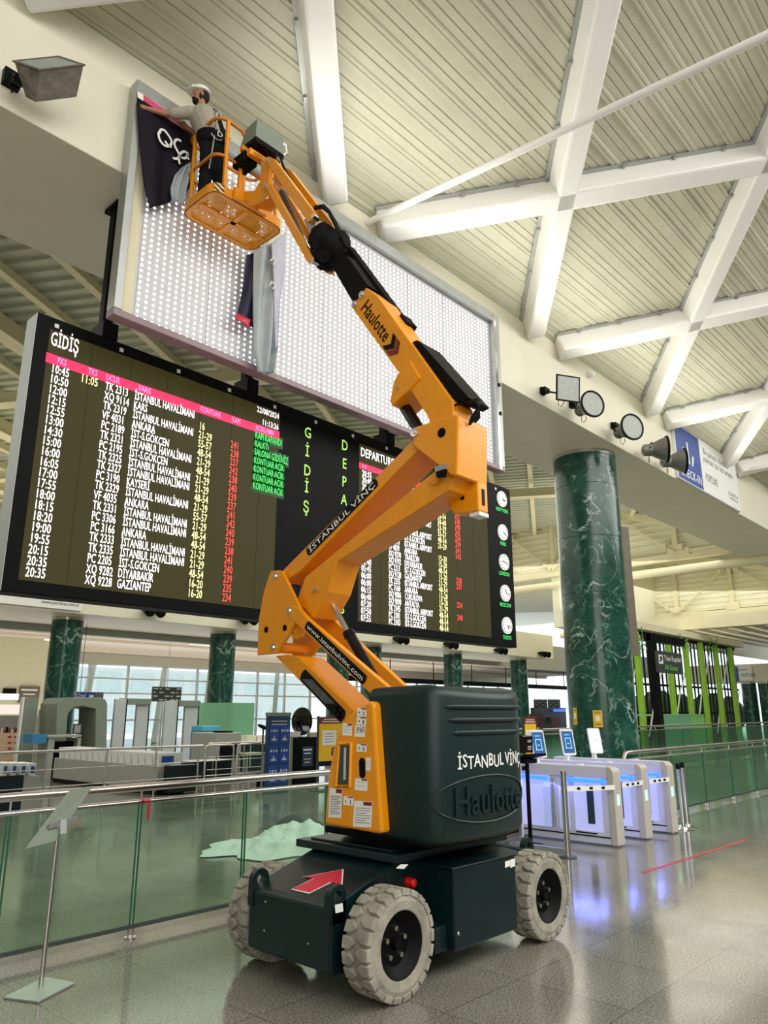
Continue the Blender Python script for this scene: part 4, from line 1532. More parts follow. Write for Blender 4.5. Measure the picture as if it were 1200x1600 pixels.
for xa, xb in ((lx0, lx1), (rx0, rx1)):
    m = MB(); m.box(xa, xb, YS, DY, lz0 if xa == lx0 else rz0, lz1 if xa == lx0 else rz1)
    sc = m.build('screen', M['screen'], db)
    m = MB()
    k = xa + .52
    while k < xb: m.box(k - .002, k + .002, YS - .001, YS, lz0, lz1); k += .52
    m.build('screen_seams', M['black'], sc)
times = '10:45 10:50 12:00 12:15 12:55 13:00 14:30 15:00 16:00 16:05 17:00 17:55 18:00 18:15 18:20 19:00 19:55 20:15 20:35 20:35'.split()
flts = 'TK 2313,XQ 9114,TK 2319,VF 4031,PC 2189,TK 2321,PC 2195,TK 2325,TK 2327,PC 3190,TK 2329,VF 4035,TK 2331,PC 3306,PC 3166,TK 2333,TK 2335,PC 2205,XQ 9282,XQ 9228'.split(',')
I_, S_, A_ = 'İSTANBUL HAVALİMANI', 'İST-S.GÖKÇEN', 'ANKARA'
dest = [I_, 'KARS', I_, A_, S_, I_, S_, I_, I_, 'KAYSERİ', I_, A_, I_, I_, A_, I_, I_, S_, 'DİYARBAKIR', 'GAZİANTEP']
kont = [''] + '16 21-29 55-57 48-54 21-29 48-54 21-29 21-29 48-54 21-29 55-57 21-29 48-54 48-54 21-29 21-29 48-54 16-20 16-20'.split()
gate = ['', ''] + '241 238 237 242 238 240 239 237 241 242 240 239 238 241 240 239 235 234'.split()
stat = ['KAPI KAPANDI', 'KALKTI', 'SALONA GİDİNİZ'] + ['KONTUAR ACIK'] * 4


def colx(a, b_, i, n): 
    return (dp(*a).x + dp(*b_).x) / 2


zt_, zb_ = dp(79, 581).z, dp(38, 900).z
nr = 20
def rz(i): return zt_ + (zb_ - zt_) * i / (nr - 1)
cols = dict(t=(dp(79, 581).x + dp(38, 900).x) / 2, f=(dp(164, 611).x + dp(131, 912).x) / 2, d=(dp(210, 624).x + dp(181, 920).x) / 2,
            k=(dp(311, 672).x + dp(292, 932).x) / 2, g=(dp(360, 700).x + dp(346, 939).x) / 2, s=(dp(397.5, 690).x + dp(395, 766).x) / 2, e=dp(125, 597).x)
CH = .105
W = {k: MB() for k in 'wyrg'}
def fit(ref, width, h):
    return width / MB().text(ref, (0, 0, 0), UX, UZ, h)
SX = dict(t=fit('10:45', .221, CH), f=fit('TK 2313', .306, CH), d=fit(I_, .881, CH), k=fit('21-29', .215, CH), g=fit('241', .145, CH), s=fit('KONTUAR ACIK', .55, CH))
def put(k, s, x, z, h=CH, sx=.86, **kw): W[k].text(s, (x, YT, z), UX, UZ, h, sx=SX.get(sx, sx), **kw)
for i in range(20):
    put('w', times[i], cols['t'], rz(i), sx='t')
    put('w', flts[i], cols['f'], rz(i), sx='f')
    put('w', dest[i], cols['d'], rz(i), sx='d')
    if kont[i]: put('y', kont[i], cols['k'], rz(i), sx='k')
    if gate[i]: put('r', gate[i], cols['g'], rz(i), sx='g')
    if i < 7: put('g', stat[i], cols['s'], rz(i), sx='s')
mcell = MB()
for i in range(7):
    wd = MB().text(stat[i], (0, 0, 0), UX, UZ, CH, sx=SX['s'])
    mcell.box(cols['s'] - .02, cols['s'] + wd + .02, YS - .002, YS, rz(i) - .045, rz(i) + CH + .035)
mcell.build('status_cell', M['e_cell'], db, label='dark green cells behind the status text')
put('y', '11:05', cols['e'], rz(0), sx='t')
put('w', 'GİDİŞ', dp(78, 537).x, dp(78, 538).z, .17, fit('GİDİŞ', .34, .17))
put('w', '22/08/2024', lx1 - .02, dp(440, 657).z, .085, fit('22/08/2024', .41, .085), align='r')
put('w', '11:13:26', lx1 - .02, dp(440, 674).z, .085, fit('22/08/2024', .41, .085), align='r')
bar0, bar1 = dp(72, 550).z, dp(72, 565.5).z
for k, nm in (('w', 'flight_text'), ('y', 'desk_text'), ('r', 'gate_text'), ('g', 'status_text')):
    W[k].build(nm, M[{'w': 'e_white', 'y': 'e_yellow', 'r': 'e_red', 'g': 'e_green'}[k]], db, label={'w': 'white flight list text', 'y': 'pale yellow desk numbers', 'r': 'red gate numbers', 'g': 'green status text'}[k])
m = MB(); m.box(lx0 - .01, lx1, YS - .003, YS, bar1, bar0); hb = m.build('header_bar', M['e_bar'], db, label='glowing red header bar')
m = MB()
for s, x in (('PKS', cols['t'] + .06), ('TKS', cols['e'] + .08), ('UCUS', cols['f']), ('VARIS', cols['d'] + .04), ('KONTUAR', cols['k']), ('KAPI', cols['g']), ('ACIKLAMA', cols['s'])):
    m.text(s, (x, YT, bar1 + .03), UX, UZ, .075, sx=.62)
m.build('header_text', M['e_pink'], hb)
# middle strip, one letter above the other
upl = [(ch, dp(px, py)) for ch, px, py in (('G', 481, 676), ('İ', 480, 705), ('D', 480, 735), ('İ', 479, 761), ('Ş', 478, 792))]
upl += [(ch, dp(538.5 - k * .4, 696 + 28.2 * k)) for k, ch in enumerate('DEPARTURES')]
for ch, c in upl:
    m = MB(); m.text(ch, (c.x, YT, c.z - .085), UX, UZ, .17, sx=.8, align='c'); m.build('upright_letter', M['e_lime'], db, label='lime letter')
# right panel
times2 = '20:35 20:40 20:45 21:15 21:40 22:05 22:25 22:30 23:10 23:40 23:55 05:10 05:30 05:40 05:45 06:00 06:00 06:15 06:40 07:20 07:50 07:55'.split()
fl2 = 'XQ 9330,XQ 9306,VF 3017,PC 2199,TK 2341,TK 2343,PC 3164,TK 2345,PC 2209,TK 2347,VF 4039,XQ 9270,XQ 9192,PC 2213,XQ 9128,TK 2355,PC 3160,XQ 9006,XQ 9090,TK 2345,PC 2181,PC 2183'.split(',')
J_ = 'ISTANBUL AIRPORT'
de2 = ['HATAY', 'ADANA', 'KONYA', S_, J_, J_, 'ANKARA', J_, S_, J_, 'ANKARA', 'TRABZON', 'DIYARBAKIR', S_, 'GAZIANTEP', J_, 'ANKARA', 'CUKUROVA', 'ANTALYA', J_, S_, S_]
de2 = [d.replace('Ö', 'O').replace('Ç', 'C').replace('İ', 'I') for d in de2]
ko2 = '16-20 16-20 55-57 48-54 50-60 21-29 55-57 48-54 21-29,,15-20 15-20 48-54 15-20 21-29 48-54 15-20 15-20 21-29 48-54'.replace(',,', ' . ').split()
ko2 = (ko2 + ['48-54'] * 22)[:22]
ga2 = '241 236 240 242 234 239 241 242 . . . 238 237 . . 234 . 240'.split()
ga2 = (['.'] * 2 + ga2 + ['.'] * 22)[:22]
za, zb2 = dp(565, 743).z, dp(564, 970).z
cc = dict(t=(dp(565, 740).x + dp(564, 967).x) / 2, f=(dp(607, 800).x + dp(607, 960).x) / 2, d=dp(632, 900).x, k=dp(685, 900).x, g=dp(711, 850).x)
W = {k: MB() for k in 'wyr'}
R = dict(t=fit('07:55', .231, .1), f=fit('XQ 9090', .31, .1), d=fit(J_, .74, .1), k=fit('48-54', .25, .1), g=fit('241', .17, .1))
for i in range(22):
    z = za + (zb2 - za) * i / 21
    put('w', times2[i], cc['t'], z, .10, R['t'])
    put('w', fl2[i], cc['f'], z, .10, R['f'])
    put('w', de2[i], cc['d'], z, .10, R['d'])
    if ko2[i] != '.': put('y', ko2[i], cc['k'], z, .10, R['k'])
    if ga2[i] != '.': put('r', ga2[i], cc['g'], z, .10, R['g'])
put('w', 'DEPARTURES', dp(563, 712).x, dp(563, 712).z, .15, fit('DEPARTURES', .90, .15))
for k, nm in (('w', 'flight_text'), ('y', 'desk_text'), ('r', 'gate_text')):
    W[k].build(nm, M[{'w': 'e_white', 'y': 'e_yellow', 'r': 'e_red'}[k]], db)
b0, b1 = dp(561, 722).z, dp(561, 731).z
m = MB(); m.box(rx0, rx1, YS - .003, YS, b1, b0); hb = m.build('header_bar', M['e_bar'], db)
m = MB()
for s, k in (('STD', 't'), ('FLIGHT', 'f'), ('TO', 'd'), ('DESK', 'k'), ('GATE', 'g')): m.text(s, (cc[k], YT, b1 + .02), UX, UZ, .05, sx=.8)
m.build('header_text', M['e_pink'], hb)
for (px, py), s, (h1, m1) in zip(((783.5, 780), (785, 832), (787, 878.5), (789, 927), (791.5, 977.5)), ('NEW YORK', 'PARIS', 'LONDON', 'MOSCOW', 'TOKYO'), ((4.2, 17), (4.1, 20), (9.2, 18), (11.6, 17), (5.2, 18))):
    c = dp(px, py)
    m = MB(); m.cyl((c.x, DY - .03, c.z), (c.x, DY, c.z), .165, n=32); ck = m.build('clock', M['e_clock'], db, label='round white clock face')
    m = MB()
    for k in range(12):
        t = PI * k / 6
        m.bar((c.x + .125 * math.sin(t), DY - .031, c.z + .125 * math.cos(t)), (c.x + .148 * math.sin(t), DY - .031, c.z + .148 * math.cos(t)), .012, .003, (0, 1, 0))
    m.build('clock_marks', M['print_black'], ck)
    for r, w, t in ((.08, .018, h1 / 12 * 2 * PI), (.125, .011, m1 / 60 * 2 * PI)):
        m = MB(); m.bar((c.x, DY - .034, c.z), (c.x + r * math.sin(t), DY - .034, c.z + r * math.cos(t)), w, .003, (0, 1, 0)); m.build('clock_hand', M['print_black'], ck)
    m = MB(); m.text(s, (c.x, YT, c.z - .27), UX, UZ, .075, sx=.75, align='c'); m.build('city_name', M['e_green'], db)
for k in range(12):
    m = MB(); x = DX0 + .2 + k * .82; m.box(x, x + .05, DY - .006, DY, DZ1 - .12, DZ1 - .07); m.build('fixing_clip', M['sticker'], db)
for k, (px, l) in enumerate(((173, 'black hanger post left of the billboard carrying the departure board'), (386, 'black hanger post behind the billboard above the left flight list'),
                             (600, 'black hanger post behind the billboard beside the boom'))):
    c = ay(px, 430 if k == 0 else 580, 8.36)
    m = MB(); m.bar((c.x, 8.36, DZ1), (c.x, 8.36, 8.2), .13, .13, (1, 0, 0)); m.bar((c.x, 8.36, 8.14), (c.x, 8.36, 8.199), .34, .2, (1, 0, 0)); m.bar((c.x, 8.36, DZ1), (c.x, 8.36, DZ1 + .22), .34, .2, (1, 0, 0))
    tag(m.build('hanger_post', M['black'], None, (c.x, 8.36, DZ1), bevel=.01), l, 'hanger post', 'hanger posts of the departure board')

# =================================================================== banner being fixed, loose fabric
def lerp(a, b_, t): return a + (b_ - a) * t
def poly_at(P, t):
    t = min(max(t, 0), .9999) * (len(P) - 1)
    i = int(t)
    return (lerp(P[i][0], P[i + 1][0], t - i), lerp(P[i][1], P[i + 1][1], t - i))


def sheet(Lc, Rc, y, amp, nf, seed=0, nu=28, nv=36, sag=0.0):
    m = MB()
    def fn(u, v):
        a, b_ = poly_at(Lc, v), poly_at(Rc, v)
        px, py = lerp(a[0], b_[0], u), lerp(a[1], b_[1], u) + sag * math.sin(u * PI) * v
        p = ay(px, py, y)
        w = amp * (0.25 + .75 * v)
        p.y += w * (math.sin(u * nf * 2 * PI + seed + 2.2 * v) + .5 * math.sin(u * nf * 5.1 + v * 5 + seed * 2))
        return p
    m.grid(fn, nu, nv)
    return m


LB = [(214, 152), (216, 185), (220, 240), (225, 290), (234, 325)]
RB = [(308, 216), (308, 240), (306, 262), (302, 285), (292, 300)]
ban = sheet(LB, RB, 7.455, .018, 2.0, .6, sag=4).build('banner', M['cloth_black'], None, ay(214, 152, 7.44), smooth=60, solid=.004)
tag(ban, 'black banner with white script that the worker holds against the billboard', 'banner')
m = MB()
m.grid(lambda u, v: ay(lerp(224, 320, u), lerp(lerp(148, 215, u), lerp(157, 224, u), v), 7.47), 10, 2)
m.build('pink_band', M['cloth_pink'], ban, solid=.004)
m = MB()
m.grid(lambda u, v: ay(lerp(215, 224, u), lerp(lerp(143, 148, u), lerp(152, 158, u), v), 7.472), 2, 2)
m.build('white_corner', M['sticker'], ban, solid=.004)
strokes = [[(284, 385), (272, 392), (276, 425), (296, 458), (325, 474), (348, 464), (352, 440), (336, 410), (310, 376), (288, 370), (278, 384)], [(312, 440), (330, 466), (352, 478)],
           [(412, 442), (392, 432), (374, 440), (372, 468), (388, 500), (402, 528), (398, 545), (378, 552), (360, 545)],
           [(404, 585), (398, 555), (405, 525), (425, 508), (446, 512), (452, 532), (438, 548), (415, 546)], [(455, 515), (450, 540), (462, 556)]]
m = MB()
for st in strokes:
    pts = []
    for a in catmull([(x / 4 + 180, y / 4 + 110) for x, y in st], 4):
        p = ay(a[0], a[1], 7.40); pts.append(p)
    m.tube(pts, .016, 6)
m.v = [(x, 7.40 + (y - 7.40) * .25, z) for x, y, z in m.v]
m.build('script_lettering', M['sticker'], ban, smooth=60)
hang = sheet([(398, 388), (397, 430), (396, 490), (397, 550), (404, 582)], [(447, 372), (444, 420), (437, 480), (433, 540), (424, 584)], 7.36, .06, 2.1, 1.0, nu=26, nv=44).build('hanging_sheet', M['cloth_grey'], None, ay(398, 388, 7.36), smooth=60, solid=.005)
tag(hang, 'pale grey crumpled banner hanging down below the orange platform', 'banner')
m = MB()
A = [(437, 385), (436, 430), (434, 480)]
h2 = sheet([(424, 380), (427, 430), (428, 480), (429, 545)], [(447, 362), (445, 420), (438, 470), (434, 545)], 7.30, .02, 1.0, 2.0, 12, 30)
h2.build('turned_edge', paint('lilac_fabric_edge', (0.55, 0.55, 0.66), 0.5), hang, smooth=60, solid=.004)
m = MB()
for s in ([(428, 402), (422, 408), (427, 415), (430, 408), (425, 400)], [(424, 440), (430, 446), (426, 452), (421, 447), (424, 440)]):
    m.tube([ay(px, py, 7.26) for px, py in s], .012, 6)
m.build('script_lettering', M['sticker'], hang, smooth=60)
dk = sheet([(386, 398), (382, 440), (376, 470), (371, 490)], [(407, 392), (402, 440), (400, 500), (400, 516)], 7.42, .03, 1.2, .3, 16, 30)
dk = dk.build('hanging_sheet', M['cloth_blue'], None, ay(386, 398, 7.42), smooth=60, solid=.005)
tag(dk, 'dark blue banner with red lower corner hanging below the platform', 'banner')
sheet([(371, 489), (369, 494), (368, 499)], [(392, 500), (391, 506), (390, 512)], 7.40, .012, 1.0, .3, 10, 4).build('red_corner', M['red'], dk, smooth=60, solid=.005)
fb = sheet([(284, 262), (273, 274), (266, 294), (264, 312)], [(297, 254), (297, 272), (294, 295), (290, 320)], 7.52 - .12, .055, 2.6, 2.2, 30, 30).build('draped_sheet', M['cloth_grey'], None, ay(268, 250, 7.4), smooth=60, solid=.005)
tag(fb, 'pale crumpled fabric draped over the left rail of the platform', 'fabric')

# =================================================================== the worker
FL = PZ + .022
wk = (4.42, 7.08, FL)


def remesh(o, vox, smooth=4):
    md = o.modifiers.new('skin', 'REMESH'); md.mode = 'VOXEL'; md.voxel_size = vox; md.use_smooth_shade = True
    sm = o.modifiers.new('smooth', 'SMOOTH'); sm.factor = .5; sm.iterations = smooth
    return o


def cap(m, p0, p1, r0, r1, n=14):
    p0, p1 = Vector(p0), Vector(p1)
    N = 5
    m.tube([p0.lerp(p1, k / N) for k in range(N + 1)], [r0 + (r1 - r0) * k / N for k in range(N + 1)], n)
    m.sph(p0, r0, n, 8); m.sph(p1, r1, n, 8)


HIP, CH_ = Vector((4.43, 7.07, 8.76)), Vector((4.28, 7.13, 9.14))
SL, SR = Vector((4.12, 7.20, 9.17)), Vector((4.44, 7.09, 9.25))
NK = Vector((4.25, 7.13, 9.31)); HD = Vector((4.215, 7.135, 9.43))
EL, WL = Vector((3.88, 7.37, 9.10)), Vector((3.66, 7.46, 9.085))
ER, WR = Vector((4.44, 7.33, 9.03)), Vector((4.20, 7.40, 9.13))
KL, KR = Vector((4.36, 7.11, 8.33)), Vector((4.54, 7.08, 8.33))
AL, AR = Vector((4.34, 7.10, FL + .09)), Vector((4.56, 7.04, FL + .09))
fwd = Vector((-.93, .32, -.10)).normalized()         # where he looks
side_ = Vector((-fwd.y, fwd.x, 0)).normalized()
upv = fwd.cross(side_) * -1
upv = upv if upv.z > 0 else -upv


def hp(a, b_, c): return HD + fwd * a + side_ * b_ + upv * c


m = MB()
cap(m, HIP, CH_, .135, .165)
cap(m, CH_, (SL + SR) / 2 + Vector((0, 0, -.02)), .15, .13)
cap(m, SL, SR, .07, .07)
cap(m, NK - Vector((0, 0, .08)), HD, .058, .058)
m.sph(hp(.0, 0, .035), (.098, .082, .112), 20, 14)
m.sph(hp(.035, 0, -.045), (.062, .056, .062), 16, 10)         # jaw
m.sph(hp(.105, 0, -.005), (.022, .016, .024), 10, 8)           # nose
m.sph(hp(.085, 0, .035), (.02, .05, .014), 10, 8)              # brow
m.sph(hp(.088, 0, -.048), (.014, .026, .008), 10, 6)           # mouth
for s in (-1, 1):
    m.sph(hp(-.005, s * .083, .005), (.022, .012, .032), 10, 8)  # ear
    m.sph(hp(.086, s * .032, .018), (.010, .015, .009), 8, 6)
for S, E, Wp in ((SL, EL, WL), (SR, ER, WR)):
    cap(m, S, E, .056, .044); cap(m, E, Wp, .043, .029)
    d = (Wp - E).normalized()
    palm = Wp + d * .05
    m.tube([Wp - d * .01, Wp + d * .03, palm + d * .03], [.028, .036, .034], 10)
    b1 = d.cross(Vector((0, 0, 1))).normalized(); b2 = b1.cross(d)
    for k, L in enumerate((.070, .078, .074, .058)):
        q = palm + d * .025 + b2 * (.027 - .018 * k)
        m.tube([q, q + d * L * .45 + b1 * .008, q + d * L * .75 + b1 * .028, q + d * L * .85 + b1 * .048], [.0095, .0092, .0085, .007], 8)
    q = Wp + d * .03 + b2 * .03
    m.tube([q, q + b2 * .022 + d * .02, q + b2 * .025 + d * .05 + b1 * .012, q + b2 * .015 + d * .07 + b1 * .022], [.013, .012, .0105, .008], 8)
for K, Aa, s in ((KL, AL, -1), (KR, AR, 1)):
    cap(m, HIP + Vector((s * .075, 0, -.04)), K, .092, .062); cap(m, K, Aa, .060, .042)
person = m.build('person', M['skin'], None, wk, smooth=60)
remesh(person, .0065, 3)
tag(person, 'worker in white hard hat, beige shirt and black harness on the raised platform', 'person')
m = MB()
cap(m, HIP + Vector((-.01, 0, .03)), CH_, .150, .180)
cap(m, CH_, (SL + SR) / 2 + Vector((0, 0, -.015)), .168, .145)
cap(m, SL, SR, .086, .086)
cap(m, NK - Vector((.0, 0, .09)), NK - Vector((0, 0, .03)), .085, .068)
for S, E in ((SL, EL), (SR, ER)): cap(m, S, S.lerp(E, .68), .080, .072)
sh = remesh(m.build('shirt', M['shirt'], person, smooth=60), .010, 4)
m = MB()
cap(m, HIP + Vector((0, 0, .07)), HIP - Vector((0, 0, .05)), .158, .165)
for K, Aa, s in ((KL, AL, -1), (KR, AR, 1)):
    cap(m, HIP + Vector((s * .078, 0, -.06)), K, .115, .085); cap(m, K, Aa + Vector((0, 0, .03)), .084, .075)
remesh(m.build('trousers', M['trousers'], person, smooth=60), .011, 4)
for Aa in (AL, AR):
    m = MB()
    cap(m, (Aa.x, Aa.y - .03, FL + .055), (Aa.x - .02, Aa.y + .15, FL + .045), .055, .045); cap(m, (Aa.x, Aa.y - .02, FL + .05), (Aa.x, Aa.y - .02, FL + .14), .055, .055)
    remesh(m.build('boot', M['rubber'], person, smooth=60), .009, 3)
m = MB()
m.sph(hp(-.035, 0, .03), (.090, .084, .098), 16, 12)
for s in (-1, 1): m.sph(hp(.01, s * .070, -.02), (.028, .014, .05), 10, 8)
remesh(m.build('hair', M['hair'], person, smooth=60), .007, 2)
m = MB(); m.sph(hp(.055, 0, -.068), (.052, .054, .045), 14, 10); m.sph(hp(.09, 0, -.033), (.022, .036, .008), 10, 6)
remesh(m.build('beard', M['hair'], person, smooth=60), .006, 2)
m = MB()
rings = []
for a, k in ((.0, 1.06), (.25, 1.04), (.55, .95), (.85, .76), (1.15, .46), (1.4, .16)):
    rings.append([hp(.125 * k * math.cos(t) - .005, .108 * k * math.sin(t), .062 + .105 * math.sin(a)) for t in [2 * PI * j / 28 for j in range(28)]])
m.loft(rings)
m.loft([[hp((.130 + (.055 if math.cos(t) > .3 else .008) * max(0, math.cos(t)) + .006) * math.cos(t) - .005, .116 * math.sin(t), .060 + dz) for t in [2 * PI * j / 28 for j in range(28)]] for dz in (0, .008)])
m.bar(hp(-.10, 0, .150), hp(.10, 0, .150), .03, .03, upv)
m.build('hard_hat', M['white'], person, smooth=50)
# harness: belt, crossed back straps, leg loops, buckle
m = MB()
ring = []
def torso_ring(z, r, dx=0, n=26, sq=1.0):
    t_ = (z - HIP.z) / (CH_.z - HIP.z)
    c = HIP.lerp(CH_, t_)
    return [Vector((c.x + r * math.cos(a), c.y + r * math.sin(a), z + dx * math.cos(a))) for a in [2 * PI * k / n for k in range(n + 1)]]
m.loft([torso_ring(8.73, .172), torso_ring(8.78, .182), torso_ring(8.86, .182), torso_ring(8.90, .170)], cap=False, closed=False)
m.build('work_belt', M['web'], person, smooth=60, solid=.012)
m = MB()
back = Vector((-.22, -.97, 0)).normalized()
def on_back(p, r): 
    return Vector(p) + back * r
bk = [on_back(HIP + Vector((.13, 0, .10)), .150), on_back(HIP.lerp(CH_, .6) + Vector((.13, 0, 0)), .160), on_back(CH_ + Vector((.11, 0, .05)), .165)]
dring = bk[2]
m.bar(bk[0], bk[1], .085, .014, back); m.bar(bk[1], bk[2], .085, .014, back)
for tgt in (SL.lerp(SR, .22), SL.lerp(SR, .80)):
    q = Vector(tgt) + back * .075 + Vector((0, 0, .06))
    m.bar(bk[2], bk[2].lerp(q, .6) + back * .01, .07, .014, back); m.bar(bk[2].lerp(q, .6) + back * .01, q, .07, .012, back)
    m.bar(q, Vector(tgt) + Vector((0, 0, .085)) - back * .02, .05, .012, Vector((0, 0, 1)))
m.build('harness_strap', M['web'], person)
m = MB(); m.tube([dring + back * .02 + Vector((.03 * math.cos(t), 0, .03 * math.sin(t) - .02)) for t in [2 * PI * k / 12 for k in range(13)]], .006, 6)
m.build('harness_ring', M['chrome'], person, smooth=60)
m = MB()
A = dring + back * .03 + Vector((0, 0, -.05))
m.tube([A, A + Vector((.0, -.02, -.18)), A + Vector((-.02, -.02, -.38)), A + Vector((-.04, -.02, -.62)), A + Vector((-.05, .0, -.85))], .009, 8)
m.bar(A + Vector((0, 0, .02)), A + Vector((0, -.01, -.12)), .03, .02, back)
m.build('lanyard', M['rope'], person, smooth=60)
m = MB()
c = HIP + Vector((-.045, -.185, .02))
m.text('D', c + Vector((-.045, -.002, .0)), Vector((1, -.15, 0)).normalized(), UZ, .075)
m.tube([c + Vector((-.05 + .075 * math.cos(t), -.002, -.015 + .045 * math.sin(t))) for t in [PI + PI * k / 10 for k in range(11)]], .004, 5)
m.build('belt_print', M['sticker'], person)

# =================================================================== floodlights on the bulkhead
def frame_of(n):
    n = Vector(n).normalized()
    a = n.cross(Vector((0, 0, 1))).normalized()
    return n, a, a.cross(n)


def flood(px, py, lx, ly, yl, n, r, label, square=False, wattage=0):
    mt = ay(px, py, 7.7)
    L = ay(lx, ly, yl)
    n, a, b_ = frame_of(n)
    root = thing('floodlight', label, 'floodlight', tuple(mt), 'floodlights along the bulkhead')
    m = MB()
    m.box(mt.x - .07, mt.x + .07, 7.64, 7.70, mt.z - .08, mt.z + .08)
    q = L - n * r * 1.35
    m.bar((mt.x, 7.66, mt.z), q - a * r * .6, .05, .02); m.bar((mt.x, 7.66, mt.z), q + a * r * .6, .05, .02)
    m.box(mt.x - .10, mt.x + .10, 7.55, 7.64, mt.z - .05, mt.z + .05)
    m.build('bracket', M['black'], root)
    m = MB()
    if square:
        def rect(c, w, h): return [c + a * w * i + b_ * h * j for i, j in ((-1, -1), (1, -1), (1, 1), (-1, 1))]
        m.loft([rect(L - n * r * 1.1, r * .45, r * .5), rect(L - n * r * .5, r * .8, r * .85), rect(L - n * .02, r, r)])
    else:
        m.tube([L - n * r * 1.9, L - n * r * 1.75, L - n * r * 1.1, L - n * r * 1.05, L - n * r * .5, L - n * .02], [r * .25, r * .46, r * .48, r * .55, r * .82, r], 24)
    m.build('housing', M['flood'], root, smooth=40)
    m = MB()
    if square:
        m.loft([rect(L - n * .03, r * 1.05, r * 1.05), rect(L, r * 1.05, r * 1.05), rect(L, r * .94, r * .94)], cap=False)
    else:
        m.tube([L - n * .045, L - n * .02, L + n * .010, L + n * .014], [r * 1.0, r * 1.08, r * 1.08, r * .94], 28, cap=False)
    m.build('rim', M['black'], root, smooth=40)
    m = MB()
    if square: m.prism(rect(L - n * .01, r * .95, r * .95), n * .008)
    else: m.cyl(L - n * .012, L, r * .95, n=28)
    m.build('lens', M['lens'], root, smooth=40)
    m = MB(); s = L - n * r * 1.4 - b_ * r * .5
    m.tube([s, s - Vector((0, 0, .12)) + a * .03, s - Vector((0, 0, .16)) - a * .04, s - Vector((0, 0, .06)) - a * .12, s + a * -.1], .008, 5)
    m.build('cable', M['black'], root, smooth=60)
    return root


flood(846, 612, 888, 607, 7.04, (-.45, -.8, -.12), .27, 'square floodlight nearest the billboard on the cream bulkhead', True)
flood(891, 633, 926, 631, 7.04, (-.42, -.85, -.05), .29, 'round floodlight second from the billboard, lens facing out')
flood(956, 666, 988, 667, 7.04, (-.42, -.85, -.05), .31, 'round floodlight above and right of the marble column')
flood(1018, 697, 1042, 702, 6.97, (.55, -.8, .0), .33, 'round floodlight turned aside, just left of the check-in sign')
flood(1047, 717, 1070, 720, 6.97, (.55, -.8, .0), .33, 'round floodlight overlapping the blue half of the check-in sign')
# big dusty floodlight, top left
mt = ay(20, 130, 7.7)
bf = thing('floodlight', 'large dusty box floodlight at the upper left on the bulkhead', 'floodlight', tuple(mt), 'floodlights along the bulkhead')
fr = [ay(px, py, y) for px, py, y in ((22, 97, 7.32), (92, 90, 7.16), (131, 103, 7.02), (62, 111, 7.18))]
bk = [ay(px, py, y) for px, py, y in ((40, 152, 7.50), (100, 143, 7.36), (120, 152, 7.26), (56, 160, 7.40))]
m = MB(); m.loft([bk, [p.lerp(q, .2) for p, q in zip(bk, fr)], fr]); m.build('housing', M['flood_old'], bf, bevel=.008)
cf = sum(fr, Vector()) / 4
nf = (fr[1] - fr[0]).cross(fr[3] - fr[0]).normalized()
if nf.y > 0: nf = -nf
m = MB(); m.loft([[cf + (p - cf) * 1.05 for p in fr], [cf + (p - cf) * 1.05 + nf * .02 for p in fr], [cf + (p - cf) * .9 + nf * .02 for p in fr]], cap=False); m.build('rim', M['flood_old'], bf)
m = MB(); m.prism([cf + (p - cf) * .93 + nf * .008 for p in fr], nf * .006); m.build('lens', M['lens'], bf)
m = MB()
cb = sum(bk, Vector()) / 4
m.bar((mt.x, 7.66, mt.z), fr[0].lerp(bk[0], .5), .12, .09); m.box(mt.x - .12, mt.x + .06, 7.62, 7.70, mt.z - .1, mt.z + .1)
m.build('bracket', M['black'], bf)
m = MB(); s = fr[0].lerp(bk[0], .55)
m.tube([s, s + Vector((-.05, 0, .05)), s + Vector((-.12, 0, -.05)), s + Vector((-.06, .02, -.18)), s + Vector((0, .02, -.08))], .009, 6); m.build('cable', M['black'], bf, smooth=60)
c = ay(919, 585, 7.7)
m = MB(); m.cyl((c.x, 7.62, c.z), (c.x, 7.7, c.z), .09, n=18); m.sph((c.x, 7.60, c.z - .03), .08, 14, 8)
tag(m.build('sensor_dome', M['white'], None, tuple(c), smooth=50), 'small white sensor dome high on the bulkhead above the floodlights', 'sensor')

# check-in sign on the bulkhead
def sg(px, py): return ay(px, py, 7.60)
sc_ = [sg(1053, 662), sg(1151, 722), sg(1155, 797), sg(1060, 747)]
sx0, sx1 = (sc_[0].x + sc_[3].x) / 2, (sc_[1].x + sc_[2].x) / 2
sz1, sz0 = (sc_[0].z + sc_[1].z) / 2, (sc_[2].z + sc_[3].z) / 2
cs = thing('check_in_sign', 'blue and white check-in sign box on the bulkhead by the right edge', 'sign', (sx0, 7.6, sz0))
m = MB(); m.box(sx0, sx1, 7.60, 7.70, sz0, sz1); m.build('sign_case', M['white'], cs, bevel=.01)
xm = sx0 + (sx1 - sx0) * .36
m = MB(); m.box(sx0 + .03, xm, 7.594, 7.6, sz0 + .03, sz1 - .04); bp = m.build('blue_panel', M['blue'], cs)
hh = sz1 - sz0
m = MB()
m.text('CHECK-IN', (sx0 + .18, 7.592, sz0 + .16), UX, UZ, .26, xm - sx0 - .25)
m.build('lettering', M['sticker'], bp)
m = MB()
cxm = (sx0 + xm) / 2
for a, b_ in (((-.02, .62), (-.06, 1.30)), ((-.30, .85), (-.42, 1.05)), ((.22, .62), (.34, .95))):
    m.bar((cxm + a[0], 7.592, sz0 + a[1] ), (cxm + b_[0], 7.592, sz0 + b_[1]), .10, .002, (0, 1, 0))
m.build('mark', M['sticker'], bp)
